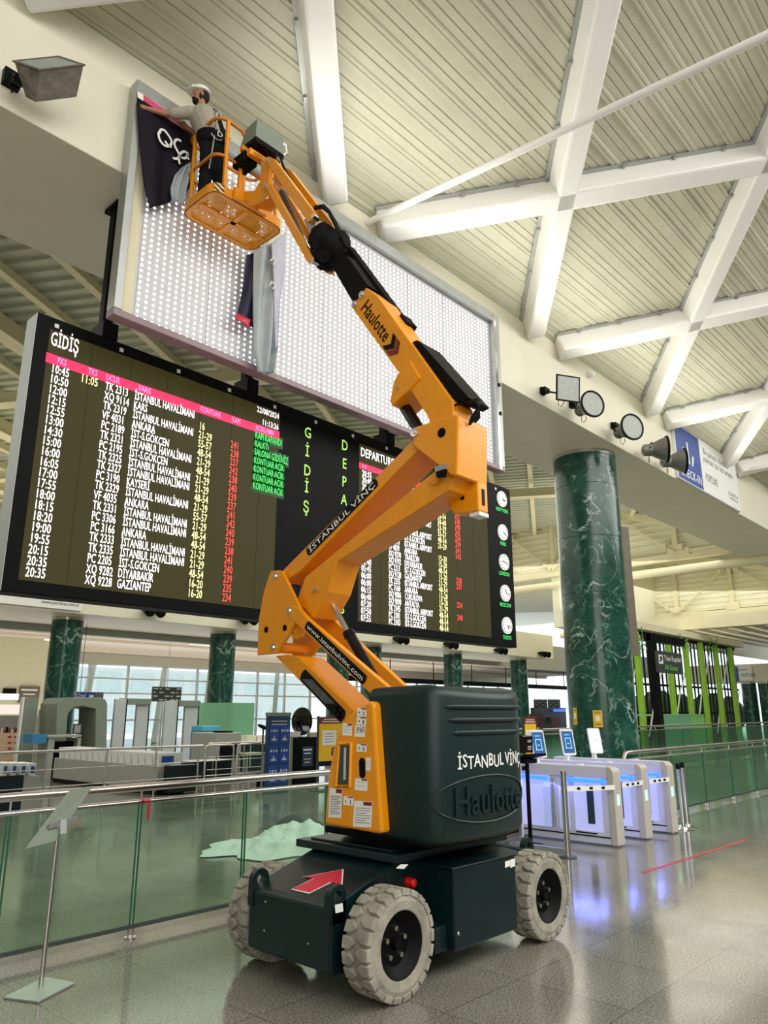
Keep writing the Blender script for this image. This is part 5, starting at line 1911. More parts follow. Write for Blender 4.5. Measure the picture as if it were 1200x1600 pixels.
m = MB(); m.box(xm, sx1 - .03, 7.594, 7.6, sz0 + .03, sz1 - .04); wp = m.build('white_panel', M['sticker'], cs)
m = MB()
w_ = sx1 - xm
m.text('Bu panoya check-in', (xm + .3, 7.592, sz0 + hh * .74), UX, UZ, .20, w_ * .66)
m.text('yapmak için bizi arayın', (xm + .25, 7.592, sz0 + hh * .60), UX, UZ, .20, w_ * .78)
m.text('PORTLINE', (xm + .3, 7.592, sz0 + hh * .24), UX, UZ, .24, w_ * .30)
m.text('0532 658 55 58', (sx1 - .2, 7.592, sz0 + hh * .22), UX, UZ, .12, align='r', sx=.8)
m.text('www.portline.com.tr', (sx1 - .2, 7.592, sz0 + hh * .15), UX, UZ, .08, align='r', sx=.8)
m.build('lettering', M['print_grey'], wp)

# =================================================================== balustrades and railings
def balustrade(name, label, y, x0, x1, joints, hz, glass_m, curved=False, rail_r=.032, group=None, z0=.10, foot=True, posts=True):
    root = thing(name, label, 'railing', (x0, y, 0), group)
    m = MB()
    if curved: m.tube([(x0, y, hz - .35), (x0, y, hz - .10), (x0 + .03, y, hz - .03), (x0 + .10, y, hz), (x0 + .3, y, hz), (x1, y, hz)], rail_r, 12)
    else: m.tube([(x0, y, hz), (x1, y, hz)], rail_r, 14)
    m.build('handrail', M['steel'], root, smooth=60)
    m = MB(); m.tube([(x0 + .1, y, hz - .115), (x1, y, hz - .115)], rail_r * .62, 10); m.build('lower_rail', M['steel'], root, smooth=60)
    m = MB(); m.box(x0 + .05, x1, y - .012, y + .012, z0 - .03, z0); m.build('bottom_channel', M['grey_dark'], root)
    js = [x0 + .05] + joints + [x1]
    for a, b_ in zip(js, js[1:]):
        m = MB(); m.box(a + .012, b_ - .012, y - .006, y + .006, z0, hz - .13); m.build('glass_pane', glass_m, root)
    for j in joints:
        if posts:
            m = MB()
            for s in (-.014, .014): m.box(j + s - .005, j + s + .005, y - .008, y + .008, z0, hz - .13)
            m.build('pane_edge', M['glass_edge'], root)
        m = MB(); m.cyl((j, y, hz - .115), (j, y, hz), .010, n=8)
        if foot:
            m.cyl((j - .02, y, 0), (j - .02, y, z0), .010, n=8); m.cyl((j + .02, y, 0), (j + .02, y, z0), .010, n=8); m.cyl((j, y, 0), (j, y, .012), .05, n=14)
        m.build('foot', M['steel'], root)
    return root


left_rail = balustrade('glass_balustrade', 'green glass balustrade with steel handrail behind the boom lift on the left', 6.0, -2.0, 8.9, [-.7, .35, 1.4, 2.44, 3.5, 4.58, 5.62, 6.68, 7.8], 1.14, M['glass_rail'])
m = MB(); c = Vector((3.52, 5.965, 1.03))
m.tube([c + Vector((-.03, 0, .015)), c, c + Vector((.035, -.01, .01)), c + Vector((.03, -.01, -.05)), c + Vector((.035, -.008, -.15))], .009, 6)
tag(m.build('ribbon', M['red'], None, tuple(c), smooth=60), 'small pink ribbon tied to the left balustrade', 'ribbon')
right_rail = balustrade('glass_balustrade', 'green glass balustrade with curved steel handrail behind the turnstiles on the right', 5.80, 12.05, 32.0,
                        [13.9, 15.4, 16.9, 18.4, 19.9, 21.4, 22.9, 24.4, 25.9, 27.4, 28.9, 30.4], 1.10, M['glass_far'], True)
m = MB()
for x in (12.6, 13.9, 15.4, 16.9, 18.4, 19.9, 21.4):
    m = MB(); m.cyl((x, 5.84, 0), (x, 5.84, .98), .016, n=8); m.build('post', M['steel'], right_rail)
balustrade('glass_balustrade', 'distant green glass balustrade in front of the window wall on the right', 10.6, 17.5, 46.0, [20 + 2.2 * k for k in range(11)], 1.30, M['glass_far'], False, .03, None, .1, True)
balustrade('glass_balustrade', 'green glass balustrade at mid distance between the hood and the marble column', 12.6, 13.2, 20.6, [15.2, 17.0, 18.8], 1.25, M['glass_far'], False, .03, None, .1, True)


def steel_rail(label, y, x0, x1, posts, h, loop=False):
    root = thing('steel_railing', label, 'railing', (x0, y, 0), 'steel railings of the security lanes')
    m = MB()
    if loop: m.tube([(x0, y, 0), (x0, y, h - .08), (x0 + .03, y, h - .02), (x0 + .1, y, h), (x1 - .1, y, h), (x1 - .03, y, h - .02), (x1, y, h - .08), (x1, y, 0)], .022, 10)
    else: m.tube([(x0, y, h), (x1, y, h)], .024, 10)
    m.build('top_rail', M['steel'], root, smooth=60)
    for z in (h * .42, h * .70):
        m = MB(); m.cyl((x0, y, z), (x1, y, z), .009, n=8); m.build('bar', M['steel'], root, smooth=60)
    for x in posts:
        m = MB(); m.cyl((x, y, 0), (x, y, h), .018, n=10); m.cyl((x, y, 0), (x, y, .015), .055, n=14); m.build('post', M['steel'], root, smooth=60)
    return root


steel_rail('long steel railing in front of the white tray conveyor', 14.05, 4.0, 9.55, [5.05, 6.25, 7.4, 8.45, 9.45], 1.06)
steel_rail('looped steel railing right of the tray conveyor', 14.05, 9.62, 10.35, [], 1.06, True)
steel_rail('looped steel railing beside the blue totem', 14.05, 10.45, 11.15, [], 1.06, True)
steel_rail('steel railing behind the looped railings', 15.6, 10.75, 12.4, [11.0, 11.8], 1.02)

# =================================================================== things on the floor, front
# sign stand at the left
st = thing('sign_stand', 'grey metal sign stand with tilted plate at the left front, seen from behind', 'sign stand', (2.52, 5.37, 0))
m = MB(); m.prism([az(px, py, .002) for px, py in ((5, 1561), (60, 1568), (118, 1538), (70, 1529))], (0, 0, .012)); m.build('base_plate', M['alu'], st, bevel=.003)
pb = az(64, 1540, .014); pt = ay(97, 1283, pb.y); pt = Vector((pb.x + .005, pb.y, pt.z))
m = MB(); m.cyl(pb, pt, .016, n=14); m.build('pole', M['steel'], st, smooth=60)
Q = [ay(40, 1327, 5.28), ay(111, 1233, 5.50), ay(146, 1228, 5.58), ay(85, 1315, 5.36)]
nq = (Q[1] - Q[0]).cross(Q[3] - Q[0]).normalized()
m = MB(); m.prism(Q, nq * .012); m.build('sign_plate', M['grey_green'], st, bevel=.003)
nb_ = Vector((.02, -.03, -.02))
pt = pt + nb_
m = MB(); m.bar(pt - Vector((0, 0, .06)), pt + Vector((0, .02, .03)), .045, .03); m.bar(pt + Vector((-.11, -.02, .0)), pt + Vector((.11, .05, .02)), .012, .03); m.build('plate_bracket', M['alu'], st)

# red tape line on the floor
a, c = az(1004, 1364, 0), az(1164, 1313, 0)
m = MB(); m.bar(a + Vector((0, 0, .002)), c + Vector((0, 0, .002)), .038, .003)
tag(m.build('floor_tape', M['red'], None, tuple(a)), 'thin red tape line on the floor right of the turnstiles', 'tape')


# crumpled sheet behind the balustrade
def hsh(x, y):
    r = 0
    for k, (ax_, ay_, ph, am) in enumerate(((5.1, 1.3, 0, .5), (-2.1, 7.3, 1, .4), (11.7, 9.1, 2, .25), (8, -5, .5, .35), (-14, 17, 1.3, .16), (21, 6, .2, .12))):
        r += am * (1 - 2 * abs(math.sin(x * ax_ * .5 + y * ay_ * .5 + ph + .6 * math.sin(2.3 * y + k))))
    return r
m = MB()
def tp(u, v):
    a = u * 2 * PI
    rr = v * (1 + .10 * math.sin(3 * a + 1) + .08 * math.sin(7 * a) + .04 * math.sin(13 * a))
    x, y = 7.25 + 1.36 * rr * math.cos(a), 8.35 + .80 * rr * math.sin(a)
    e = max(0, 1 - v ** 2.6)
    h = e * (.25 + .15 * hsh(x, y)) * (.78 + .35 * math.sin(x * 1.7 + .6)) + (1 - e) * .05 * abs(math.sin(9 * a + 3 * v)) * (1 - v) * 4 + .012
    h = h if h < .2 else .2 + (h - .2) * .45
    h += e * .035 * hsh(2.6 * x + 1, 2.6 * y)
    return (x, y, max(h, .008))
m.grid(tp, 120, 40)
tag(m.build('dust_sheet', M['tarp'], None, (7.25, 8.35, 0), smooth=70), 'crumpled pale sheet lying on the floor behind the glass balustrade', 'sheet')
m = MB()
m.grid(lambda u, v: (7.75 + .95 * u, 9.35 + .35 * v, .012 + .15 * math.sin(PI * u) ** .8 * (1 - abs(2 * v - 1) ** 2) + .035 * math.sin(13 * u + 4 * v)), 30, 10)
tag(m.build('folded_sheet', paint('dark_green_fabric', (0.03, 0.05, 0.04), .8, var=.3), None, (8.2, 9.5, 0), smooth=70, solid=.004), 'dark folded sheet just behind the crumpled pale sheet', 'sheet')


# =================================================================== turnstiles
def turnstile(label):
    root = thing('turnstile', label, 'turnstile', (10.0, 5.0, 0), 'walk-through turnstiles with blue light strips')
    x0, x1, y0, y1, h = 10.0, 10.22, 5.0, 6.95, 1.02
    def prof(y0, y1, z0, z1, r=.10, n=6, back=True):
        P = [(y0, z0)]
        P += [(y0 + r - r * math.cos(PI / 2 * k / n), z1 - r + r * math.sin(PI / 2 * k / n)) for k in range(n + 1)]
        P += [(y1 - r + r * math.sin(PI / 2 * k / n), z1 - r + r * math.cos(PI / 2 * k / n)) for k in range(n + 1)] if back else [(y1, z1)]
        return P + [(y1, z0)]
    cap_ = paint('warm_grey_end_cap', (0.52, 0.49, 0.42), .35) if 'cap' not in M else M['cap']
    M['cap'] = cap_
    m = MB(); m.prism([(x0, y, z) for y, z in prof(y0, y0 + .09, .02, h, .085, 6, False)], (x1 - x0, 0, 0)); m.build('end_cap', cap_, root, bevel=.012)
    m = MB(); m.prism([(x0 + .01, y, z) for y, z in [(y0 + .09, h - .16), (y0 + .09, h)] + [(y1, h), (y1, h - .16)]], (x1 - x0 - .02, 0, 0)); m.build('top_housing', M['turn'], root, bevel=.012)
    m = MB(); m.box(x0 + .02, x1 - .02, y0 + .09, y1, .02, .17); m.build('plinth', M['turn'], root, bevel=.006)
    m = MB(); m.box(x0 + .012, x0 + .02, y0 + .10, y1 - .04, .10, .115); m.box(x0 + .012, x0 + .02, y0 + .30, y0 + .62, .135, .15); m.build('plinth_groove', M['black'], root)
    # front frame with dark window, middle post, rear glazed panel
    for ya, yb in ((y0 + .09, y0 + .20), (y0 + .62, y0 + .70), (y0 + .86, y0 + 1.0), (y1 - .10, y1)):
        m = MB(); m.box(x0 + .02, x1 - .02, ya, yb, .17, h - .16); m.build('upright', M['turn'], root, bevel=.006)
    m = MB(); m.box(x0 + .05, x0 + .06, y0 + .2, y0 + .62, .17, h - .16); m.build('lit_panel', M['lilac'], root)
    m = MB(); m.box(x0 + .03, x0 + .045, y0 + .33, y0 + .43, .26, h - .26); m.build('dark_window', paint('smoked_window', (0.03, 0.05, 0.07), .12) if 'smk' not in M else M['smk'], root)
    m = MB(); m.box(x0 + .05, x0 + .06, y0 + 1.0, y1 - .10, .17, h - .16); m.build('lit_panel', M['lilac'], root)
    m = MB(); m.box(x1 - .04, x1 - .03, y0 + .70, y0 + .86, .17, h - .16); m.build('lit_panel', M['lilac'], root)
    m = MB(); m.box(x0 - .28, x0 + .02, y0 + .92, y0 + .935, .22, h - .24); m.build('flap_gate', M['pane'], root)
    m = MB(); m.cyl((x0 - .02, y0 + .93, .2), (x0 - .02, y0 + .93, h - .18), .022, n=12); m.build('gate_post', M['steel'], root, smooth=60)
    for ya, yb in ((y0 + .12, y0 + .78), (y0 + 1.02, y1 - .06)):
        m = MB(); m.box(x0 - .002, x0 + .012, ya, yb, h - .225, h - .175); m.build('light_strip', M['e_blue'], root, label='glowing blue light strip')
    m = MB(); m.box(x0 + .02, x0 + .03, y1 - .3, y1 - .2, h - .12, h - .06); m.box(x0 + .008, x0 + .01, y1 - .62, y1 - .50, h - .11, h - .05); m.build('marking', M['print_black'], root)
    m = MB(); m.box(x0 + .07, x1 - .07, y0 - .003, y0, .52, .66); m.build('reader_light', emit('pale_green_indicator', (0.45, 0.9, 0.65), .8) if 'ind' not in M else M['ind'], root)
    m = MB(); m.cyl((x0 + .11, y0 + .55, h), (x0 + .11, y0 + .55, h + .012), .06, n=18); m.build('card_reader', M['white'], root, smooth=50)
    # tablet reader on the lid
    m = MB(); m.box(x0 + .09, x0 + .15, y0 + 1.22, y0 + 1.28, h, h + .10); tm = m.build('tablet_mount', M['white'], root)
    ty, tz = y0 + 1.22, h + .08
    uu, vv = Vector((.86, -.5, 0)), Vector((-.06, .10, .99)).normalized()
    nn = uu.cross(vv)
    def tb(a, b_, d): return Vector((x0 + .12, ty, tz + .19)) + uu * a + vv * b_ - nn * -d
    def rr(w, h_, r, d):
        P = []
        for cx, cy, a0 in ((w - r, h_ - r, 0), (-w + r, h_ - r, PI / 2), (-w + r, -h_ + r, PI), (w - r, -h_ + r, 1.5 * PI)):
            P += [tb(cx + r * math.cos(a0 + PI / 2 * k / 4), cy + r * math.sin(a0 + PI / 2 * k / 4), d) for k in range(5)]
        return P
    m = MB(); m.prism(rr(.115, .20, .03, -.012), nn * .024); tab = m.build('tablet', M['white'], root, bevel=.003)
    return root, tab, tb, rr, nn, uu, vv


labs = ['front turnstile with blue light strip and blue-screen tablet', 'middle turnstile of the three, blue-screen tablet on top', 'rear turnstile next to the chrome posts, white-screen tablet on top']
for k, x in enumerate((10.0, 10.84, 11.62)):
    root, tab, tb, rr, nn, uu, vv = turnstile(labs[k])
    m = MB(); m.prism(rr(.095, .165, .008, .0135), nn * .001); m.build('tablet_screen', M['e_screen'] if k < 2 else M['e_screenwhite'], tab)
    m = MB()
    if k < 2:
        for (a0, b0), (a1, b1) in (((-.045, -.09), (-.045, .06)), ((.045, -.09), (.045, .06)), ((-.045, .06), (.045, .06)), ((-.06, -.09), (.06, -.09)), ((-.02, -.02), (.02, -.02))):
            m.bar(tb(a0, b0, .0155), tb(a1, b1, .0155), .010, .001, nn)
        m.text('BOARDING', tb(0, .10, .0155), uu, vv, .022, .10, align='c')
    else:
        m.bar(tb(-.05, .06, .0155), tb(.05, -.02, .0155), .008, .001, nn)
    m.build('screen_marks', M['e_screenline'] if k < 2 else M['print_grey'], tab)
    root.location = (x, 5.0 + (.0, -.02, -.08)[k], 0)
    l = bpy.data.lights.new('strip_light', 'AREA'); l.shape = 'RECTANGLE'; l.size, l.size_y, l.energy, l.color = 1.6, .30, 6, (.22, .26, 1.0)
    lo = bpy.data.objects.new('strip_light', l); COL.objects.link(lo)
    lo.parent = root; lo.location = (-.03, 1.0, .78); lo.rotation_euler = Vector((-.7, 0, -1)).to_track_quat('-Z', 'Y').to_euler()


def belt(p, q, label, h=.06):
    p, q = Vector(p), Vector(q)
    m = MB(); m.bar(p, q, .006, h)
    o = m.build('barrier_belt', M['sticker'], None, tuple(p))
    tag(o, label, 'belt', 'white barrier belts across the turnstile lanes')
    d = (q - p).normalized(); s = d.cross(Vector((0, 0, 1)))
    m = MB()
    for k in range(1, 4):
        c = p.lerp(q, k / 4)
        m.bar(c - d * .035, c + d * .035, .0085, h * .55)
    m.build('belt_print', M['print_black'], o)


belt((8.98, 5.15, .80), (10.0, 4.985, .76), 'white barrier belt from the front post to the first turnstile')
belt((10.22, 4.985, .77), (10.84, 4.965, .77), 'white barrier belt between the first and second turnstile')
belt((11.06, 4.965, .77), (11.62, 4.905, .77), 'white barrier belt between the second and third turnstile')
g = thing('crowd_barrier', 'grey barrier post with low floor rail in front of the first turnstile', 'barrier', (8.94, 5.15, 0))
m = MB(); m.cyl((8.94, 5.15, 0), (8.94, 5.15, 1.02), .038, n=16); m.build('post', M['steel'], g, smooth=60)
m = MB(); m.cyl((8.94, 5.15, 0), (8.94, 5.15, .012), .11, n=20); m.build('base', M['grey_dark'], g, smooth=60)
m = MB(); m.box(8.90, 8.96, 5.15, 5.88, .03, .10); m.build('floor_rail', M['alu'], g)
for k, (x, y, l) in enumerate(((12.22, 5.00, 'chrome barrier post nearest the rear turnstile'), (12.56, 5.07, 'chrome barrier post, middle of the three by the right balustrade'),
                               (12.76, 5.40, 'chrome barrier post nearest the right balustrade'))):
    g = thing('barrier_post', l, 'barrier post', (x, y, 0), 'chrome barrier posts')
    m = MB(); m.cyl((x, y, .02), (x, y, .93), .034, n=16); m.build('pole', M['chrome'], g, smooth=60)
    m = MB(); m.lathe([(.16, 0), (.16, .012), (.10, .03), (.04, .045)], (x, y, 0), n=26); m.build('base', M['chrome'], g, smooth=50)
    m = MB(); m.lathe([(.038, .88), (.038, .95), (.02, .965)], (x, y, 0), n=16); m.build('belt_head', M['black'], g, smooth=50)

# black tray stand
g = thing('tray_stand', 'black stand with box and tray on a thin pole right of the machine hood', 'stand', (9.35, 6.05, 0))
sy_ = 5.95; sx_ = ay(826, 1250, sy_).x
m = MB(); m.cyl((sx_, sy_, 0), (sx_, sy_, 1.12), .028, n=12); m.build('pole', M['black'], g, smooth=60)
m = MB(); m.cyl((sx_, sy_, 0), (sx_, sy_, .02), .17, n=24); m.build('base', M['black'], g, smooth=60)
m = MB(); m.prism([(sx_ - .17, sy_ - .12, 1.16), (sx_ + .20, sy_ - .20, 1.16), (sx_ + .22, sy_ + .08, 1.10), (sx_ - .15, sy_ + .14, 1.10)], (0, 0, .035)); m.box(sx_ - .12, sx_ + .14, sy_ - .08, sy_ + .08, 1.06, 1.12); m.build('tray', M['black'], g, bevel=.008)
m = MB(); m.box(sx_ - .16, sx_ + .10, sy_ - .05, sy_ + .09, 1.20, 1.43); bx = m.build('box', M['black_gloss'], g, bevel=.01)
m = MB()
for k, z in enumerate((1.36, 1.34, 1.28, 1.26, 1.24)): m.box(sx_ - .04, sx_ + .05, sy_ - .053, sy_ - .05, z, z + .010)
m.build('box_print', M['grey_light'], bx)

# brown notice board behind the hood
YN = 6.45
bx0 = ay(770, 1250, YN).x; bx1 = ay(813, 1250, YN).x; bz1 = ay(800, 1192, YN).z
g = thing('notice_board', 'brown freestanding board with blue and white notice, half hidden by the machine hood', 'notice board', (bx0, YN, 0))
m = MB(); m.box(bx0, bx1, YN, YN + .06, 0.02, bz1); m.build('board', M['brown'], g, bevel=.006)
m = MB(); m.box(bx1 + .01, bx1 + .06, YN, YN + .06, 0, bz1); m.build('edge_post', M['white'], g)
nx0, nx1, nz0, nz1 = ay(770, 1230, YN - .01).x, ay(803, 1230, YN - .01).x, ay(800, 1246, YN - .01).z, ay(800, 1199, YN - .01).z
m = MB(); m.box(nx0, nx1, YN - .007, YN, nz0, nz1); nt_ = m.build('notice', M['sticker'], g)
m = MB(); m.box(nx0 + .02, nx1 - .01, YN - .010, YN - .007, nz0 + (nz1 - nz0) * .62, nz1 - .012); m.build('notice_heading', M['blue_dark'], nt_)
m = MB(); m.text('V', (nx1 - .03, YN - .013, nz0 + (nz1 - nz0) * .68), UX, UZ, .085, align='r'); m.build('heading_letter', M['sticker'], nt_)
m = MB(); m.text('lik', (nx1 - .02, YN - .01, nz0 + (nz1 - nz0) * .36), UX, UZ, .075, align='r'); m.text('en', (nx1 - .02, YN - .01, nz0 + (nz1 - nz0) * .08), UX, UZ, .075, align='r'); m.build('notice_print', M['print_grey'], nt_)


def bpx(name, x0, y0, x1, y1, y, depth, mat, parent=None, **k):
    a, c = ay(x0, y1, y), ay(x1, y0, y)
    m = MB(); m.box(a.x, c.x, y, y + depth, a.z, c.z)
    return m.build(name, mat, parent, None if parent else (a.x, y, a.z), **k)


def floorbox(name, x0, ytop, x1, y, depth, mat, parent=None, z0=0.0, **k):
    a, c = ay(x0, ytop, y), ay(x1, ytop, y)
    m = MB(); m.box(a.x, c.x, y, y + depth, z0, (a.z + c.z) / 2)
    return m.build(name, mat, parent, None if parent else (a.x, y, 0), **k)


# poster stands
def poster(label, x0, x1, ytop, y, zb, lean=0.0):
    a, c = ay(x0, ytop, y), ay(x1, ytop, y)
    w, zt = c.x - a.x, (a.z + c.z) / 2
    g = thing('poster_stand', label, 'poster stand', (a.x, y, 0), 'yellow poster stands')
    m = MB(); m.box(a.x, c.x, y, y + .05, zb, zt); p = m.build('poster', M['yellow'], g)
    m = MB(); m.box(a.x - .02, a.x, y - .005, y + .055, 0, zt + .02); m.box(c.x, c.x + .02, y - .005, y + .055, 0, zt + .02); m.box(a.x, c.x, y, y + .3, 0, .03); m.build('frame', M['grey_dark'], g)
    H_ = zt - zb
    m = MB(); m.box(a.x, c.x, y - .003, y, zt - H_ * .14, zt); hd = m.build('heading', M['dark_red'], p)
    m = MB(); m.box(a.x + w * .15, a.x + w * .85, y - .005, y - .003, zt - H_ * .06, zt - H_ * .045); m.box(a.x + w * .1, a.x + w * .9, y - .005, y - .003, zt - H_ * .11, zt - H_ * .09); m.build('heading_print', M['sticker'], hd)
    m = MB(); m.box(a.x + w * .12, a.x + w * .62, y - .004, y, zb + H_ * .42, zb + H_ * .72); m.build('document_picture', M['white'], p)
    m = MB()
    for k in range(4): m.box(a.x + w * .2, a.x + w * .55, y - .006, y - .004, zb + H_ * (.48 + .055 * k), zb + H_ * (.49 + .055 * k))
    for k in range(3): m.box(a.x + w * .72, a.x + w * .92, y - .002, y, zb + H_ * (.50 + .07 * k), zb + H_ * (.52 + .07 * k))
    m.build('picture_lines', M['print_grey'], p)
    m = MB(); m.prism([(a.x + w * .45, y - .005, zb + H_ * .20), (a.x + w * .98, y - .005, zb + H_ * .27), (a.x + w * .98, y - .005, zb + H_ * .43), (a.x + w * .47, y - .005, zb + H_ * .36)], (0, .004, 0)); lb = m.build('red_label', M['dark_red'], p)
    m = MB()
    for k in range(3): m.prism([(a.x + w * .52, y - .007, zb + H_ * (.235 + .04 * k)), (a.x + w * .92, y - .007, zb + H_ * (.285 + .04 * k)), (a.x + w * .92, y - .007, zb + H_ * (.30 + .04 * k)), (a.x + w * .52, y - .007, zb + H_ * (.25 + .04 * k))], (0, .001, 0))
    m.build('label_lines', M['sticker'], lb)
    m = MB(); m.box(a.x, c.x, y - .003, y, zb, zb + H_ * .10); m.build('foot_band', M['print_black'], p)
    return g


poster('yellow poster stand with dark red heading beside the machine control panel', 499, 541, 1120, 13.2, .55)
poster('narrow yellow poster stand with dark red heading right of the machine hood', 819, 837, 1121, 8.6, .75)
# two yellow notices on the big column
for k, (px, py, w, l) in enumerate(((899, 1119, .15, 'yellow notice on the left side of the thick marble column'), (934, 1123, .21, 'yellow notice facing front on the thick marble column'))):
    d = _f + _r * ((px - 600) / F_PX) + _u * ((800 - py) / F_PX)
    cx, cy, r = 17.2, 8.75, .795
    A_q = d.x ** 2 + d.y ** 2; B_q = -2 * (d.x * cx + d.y * cy); C_q = cx * cx + cy * cy - r * r
    t = (-B_q - math.sqrt(max(0, B_q * B_q - 4 * A_q * C_q))) / (2 * A_q)
    P0 = Vector((0, 0, EYE)) + d * t
    ang = math.atan2(P0.y - cy, P0.x - cx)
    def cyp(da, z, rr=r): return (cx + rr * math.cos(ang + da), cy + rr * math.sin(ang + da), z)
    da = w / r / 2
    hh = .19
    m = MB(); m.loft([[cyp(-da + 2 * da * i / 6, z, q) for i in range(7)] for z, q in ((P0.z - hh, r), (P0.z - hh, r + .008), (P0.z + hh, r + .008), (P0.z + hh, r))], cap=False, closed=False)
    o = tag(m.build('wall_notice', M['yellow'], None, tuple(P0)), l, 'notice', 'yellow notices on the marble column')
    m = MB(); m.loft([[cyp(-da * .5 + da * i / 3, z, r + .010) for i in range(4)] for z in (P0.z - hh * .3, P0.z + hh * .35)], cap=False, closed=False); m.build('notice_picture', M['white'], o)
    m = MB()
    for z in (.62, .75, -.6, -.75): m.loft([[cyp(-da * .7 + da * 1.4 * i / 3, P0.z + hh * zz, r + .010) for i in range(4)] for zz in (z, z + .05)], cap=False, closed=False)
    m.build('notice_print', M['print_grey'], o)

# =================================================================== security lanes, left background
P0, P1 = az(243, 1243, 0), az(56, 1219, 0)
dv = (P1 - P0).normalized(); sv = Vector((dv.y, -dv.x, 0))
L_ = (P1 - P0).length - .9
def cv(a, b_, z): return P0 + dv * a + sv * b_ + Vector((0, 0, z))
g = thing('conveyor_counter', 'long grey roller conveyor counter carrying a row of white trays', 'counter', tuple(P0))
m = MB(); m.prism([cv(0, 0, .10), cv(L_, 0, .10), cv(L_, .75, .10), cv(0, .75, .10)], (0, 0, .50)); m.build('counter_body', M['grey'], g, bevel=.01)
m = MB(); m.prism([cv(-.02, .02, 0), cv(L_, .02, 0), cv(L_, .7, 0), cv(-.02, .7, 0)], (0, 0, .10)); m.build('plinth', M['black'], g)
m = MB(); m.prism([cv(-.25, .15, .05), cv(-.02, .15, .05), cv(-.02, .9, .05), cv(-.25, .9, .05)], (0, 0, .56)); m.build('end_unit', M['petrol'], g, bevel=.01)
NT = 16
for k in range(NT):
    a0 = .05 + k * (L_ - .1) / NT
    m = MB()
    w = (L_ - .1) / NT - .03
    zt = .60
    lo = [cv(a0 + .02, .08, zt), cv(a0 + w - .02, .08, zt), cv(a0 + w - .02, .62, zt), cv(a0 + .02, .62, zt)]
    hi = [cv(a0, .05, zt + .26), cv(a0 + w, .05, zt + .26), cv(a0 + w, .65, zt + .26), cv(a0, .65, zt + .26)]
    m.loft([lo, hi, [p + (sum(hi, Vector()) / 4 - p) * .08 for p in hi], [p + (sum(lo, Vector()) / 4 - p) * .08 + Vector((0, 0, .02)) for p in lo]])
    o = m.build('security_tray', M['white'], None, tuple(cv(a0, .05, zt)))
    tag(o, 'white security tray in the long row on the conveyor counter' if 0 < k < NT - 1 else ('white security tray with blue label at the near end of the conveyor' if k == 0 else 'white security tray at the far end of the conveyor counter'), 'tray', 'white security trays on the conveyor')
    if k == 0:
        m = MB(); m.prism([cv(a0 - .012, .12, zt + .06), cv(a0 - .012, .42, zt + .06), cv(a0 - .012, .42, zt + .20), cv(a0 - .012, .12, zt + .20)], dv * .004); m.build('blue_label', M['blue'], o)
# counter at the very left with labelled trays
g = thing('security_counter', 'dark green fronted counter at the left edge behind the railing', 'counter', tuple(ay(-30, 1240, 14.5)))
floorbox('counter_body', -40, 1213, 37, 14.5, .9, M['petrol'], g)
floorbox('counter_side', 38, 1213, 62, 14.5, .9, M['grey'], g)
for k in range(4):
    xa = 2 + k * 14
    a, c = ay(xa, 1213, 14.5), ay(xa + 12.5, 1194 + k * 2.2, 14.5)
    m = MB(); m.loft([[(a.x + .02, 14.52, a.z + .002), (c.x - .02, 14.52, a.z + .002), (c.x - .02, 15.1, a.z + .002), (a.x + .02, 15.1, a.z + .002)], [(a.x, 14.5, a.z + .22), (c.x, 14.5, a.z + .22), (c.x, 15.12, a.z + .22), (a.x, 15.12, a.z + .22)]])
    o = m.build('security_tray', M['white'], None, (a.x, 14.5, a.z))
    tag(o, ['leftmost blue-labelled white tray on the counter at the left edge', 'second blue-labelled white tray from the left edge on the dark counter', 'third blue-labelled white tray from the left edge on the dark counter',
            'rightmost of the four blue-labelled trays on the left counter'][k], 'tray', 'blue-labelled trays on the left counter')
    m = MB(); m.box(a.x + .03, c.x - .03, 14.49, 14.495, a.z + .05, a.z + .17); m.build('blue_label', M['blue'], o)
# body scanner with open passage
YB = 21.6
g = thing('body_scanner', 'grey-green arched body scanner in front of the left marble column', 'scanner', tuple(ay(90, 1200, YB)))
m = MB()
out = [(86, 1215), (89, 1100), (94, 1093), (101, 1090), (158, 1090), (165, 1093), (168, 1100), (166, 1215), (148, 1215), (150, 1108), (128, 1103), (114, 1106), (106, 1116), (104, 1150), (103, 1215)]
m.prism([ay(px, py, YB) for px, py in out], (0, 1.1, 0)); m.build('arch', M['grey_green'], g, bevel=.02)
bpx('passage', 130, 1103, 147, 1215, YB + .95, .05, M['black'], g)
bpx('curved_window', 106, 1112, 113, 1150, YB + .2, .02, M['pane'], g)
bpx('monitor', 114, 1131, 128, 1147, YB - .12, .05, M['grey_dark'], g)
bpx('monitor_screen', 115.5, 1133, 126.5, 1145, YB - .125, .004, M['lens'], g)
g = thing('xray_table', 'low table with blue bin end in front of the body scanner', 'table', tuple(ay(60, 1200, 20.7)))
bpx('table_top', 74, 1148, 128, 1153, 20.7, .7, M['grey'], g, bevel=.01)
floorbox('table_leg', 76, 1153, 86, 20.75, .6, M['grey'], g)
floorbox('table_leg', 122, 1153, 127, 20.75, .6, M['grey'], g)
floorbox('dark_bay', 88, 1158, 121, 21.0, .1, M['black'], g)
bpx('blue_end', 50, 1147, 74, 1162, 20.7, .6, M['blue_bin'], g)
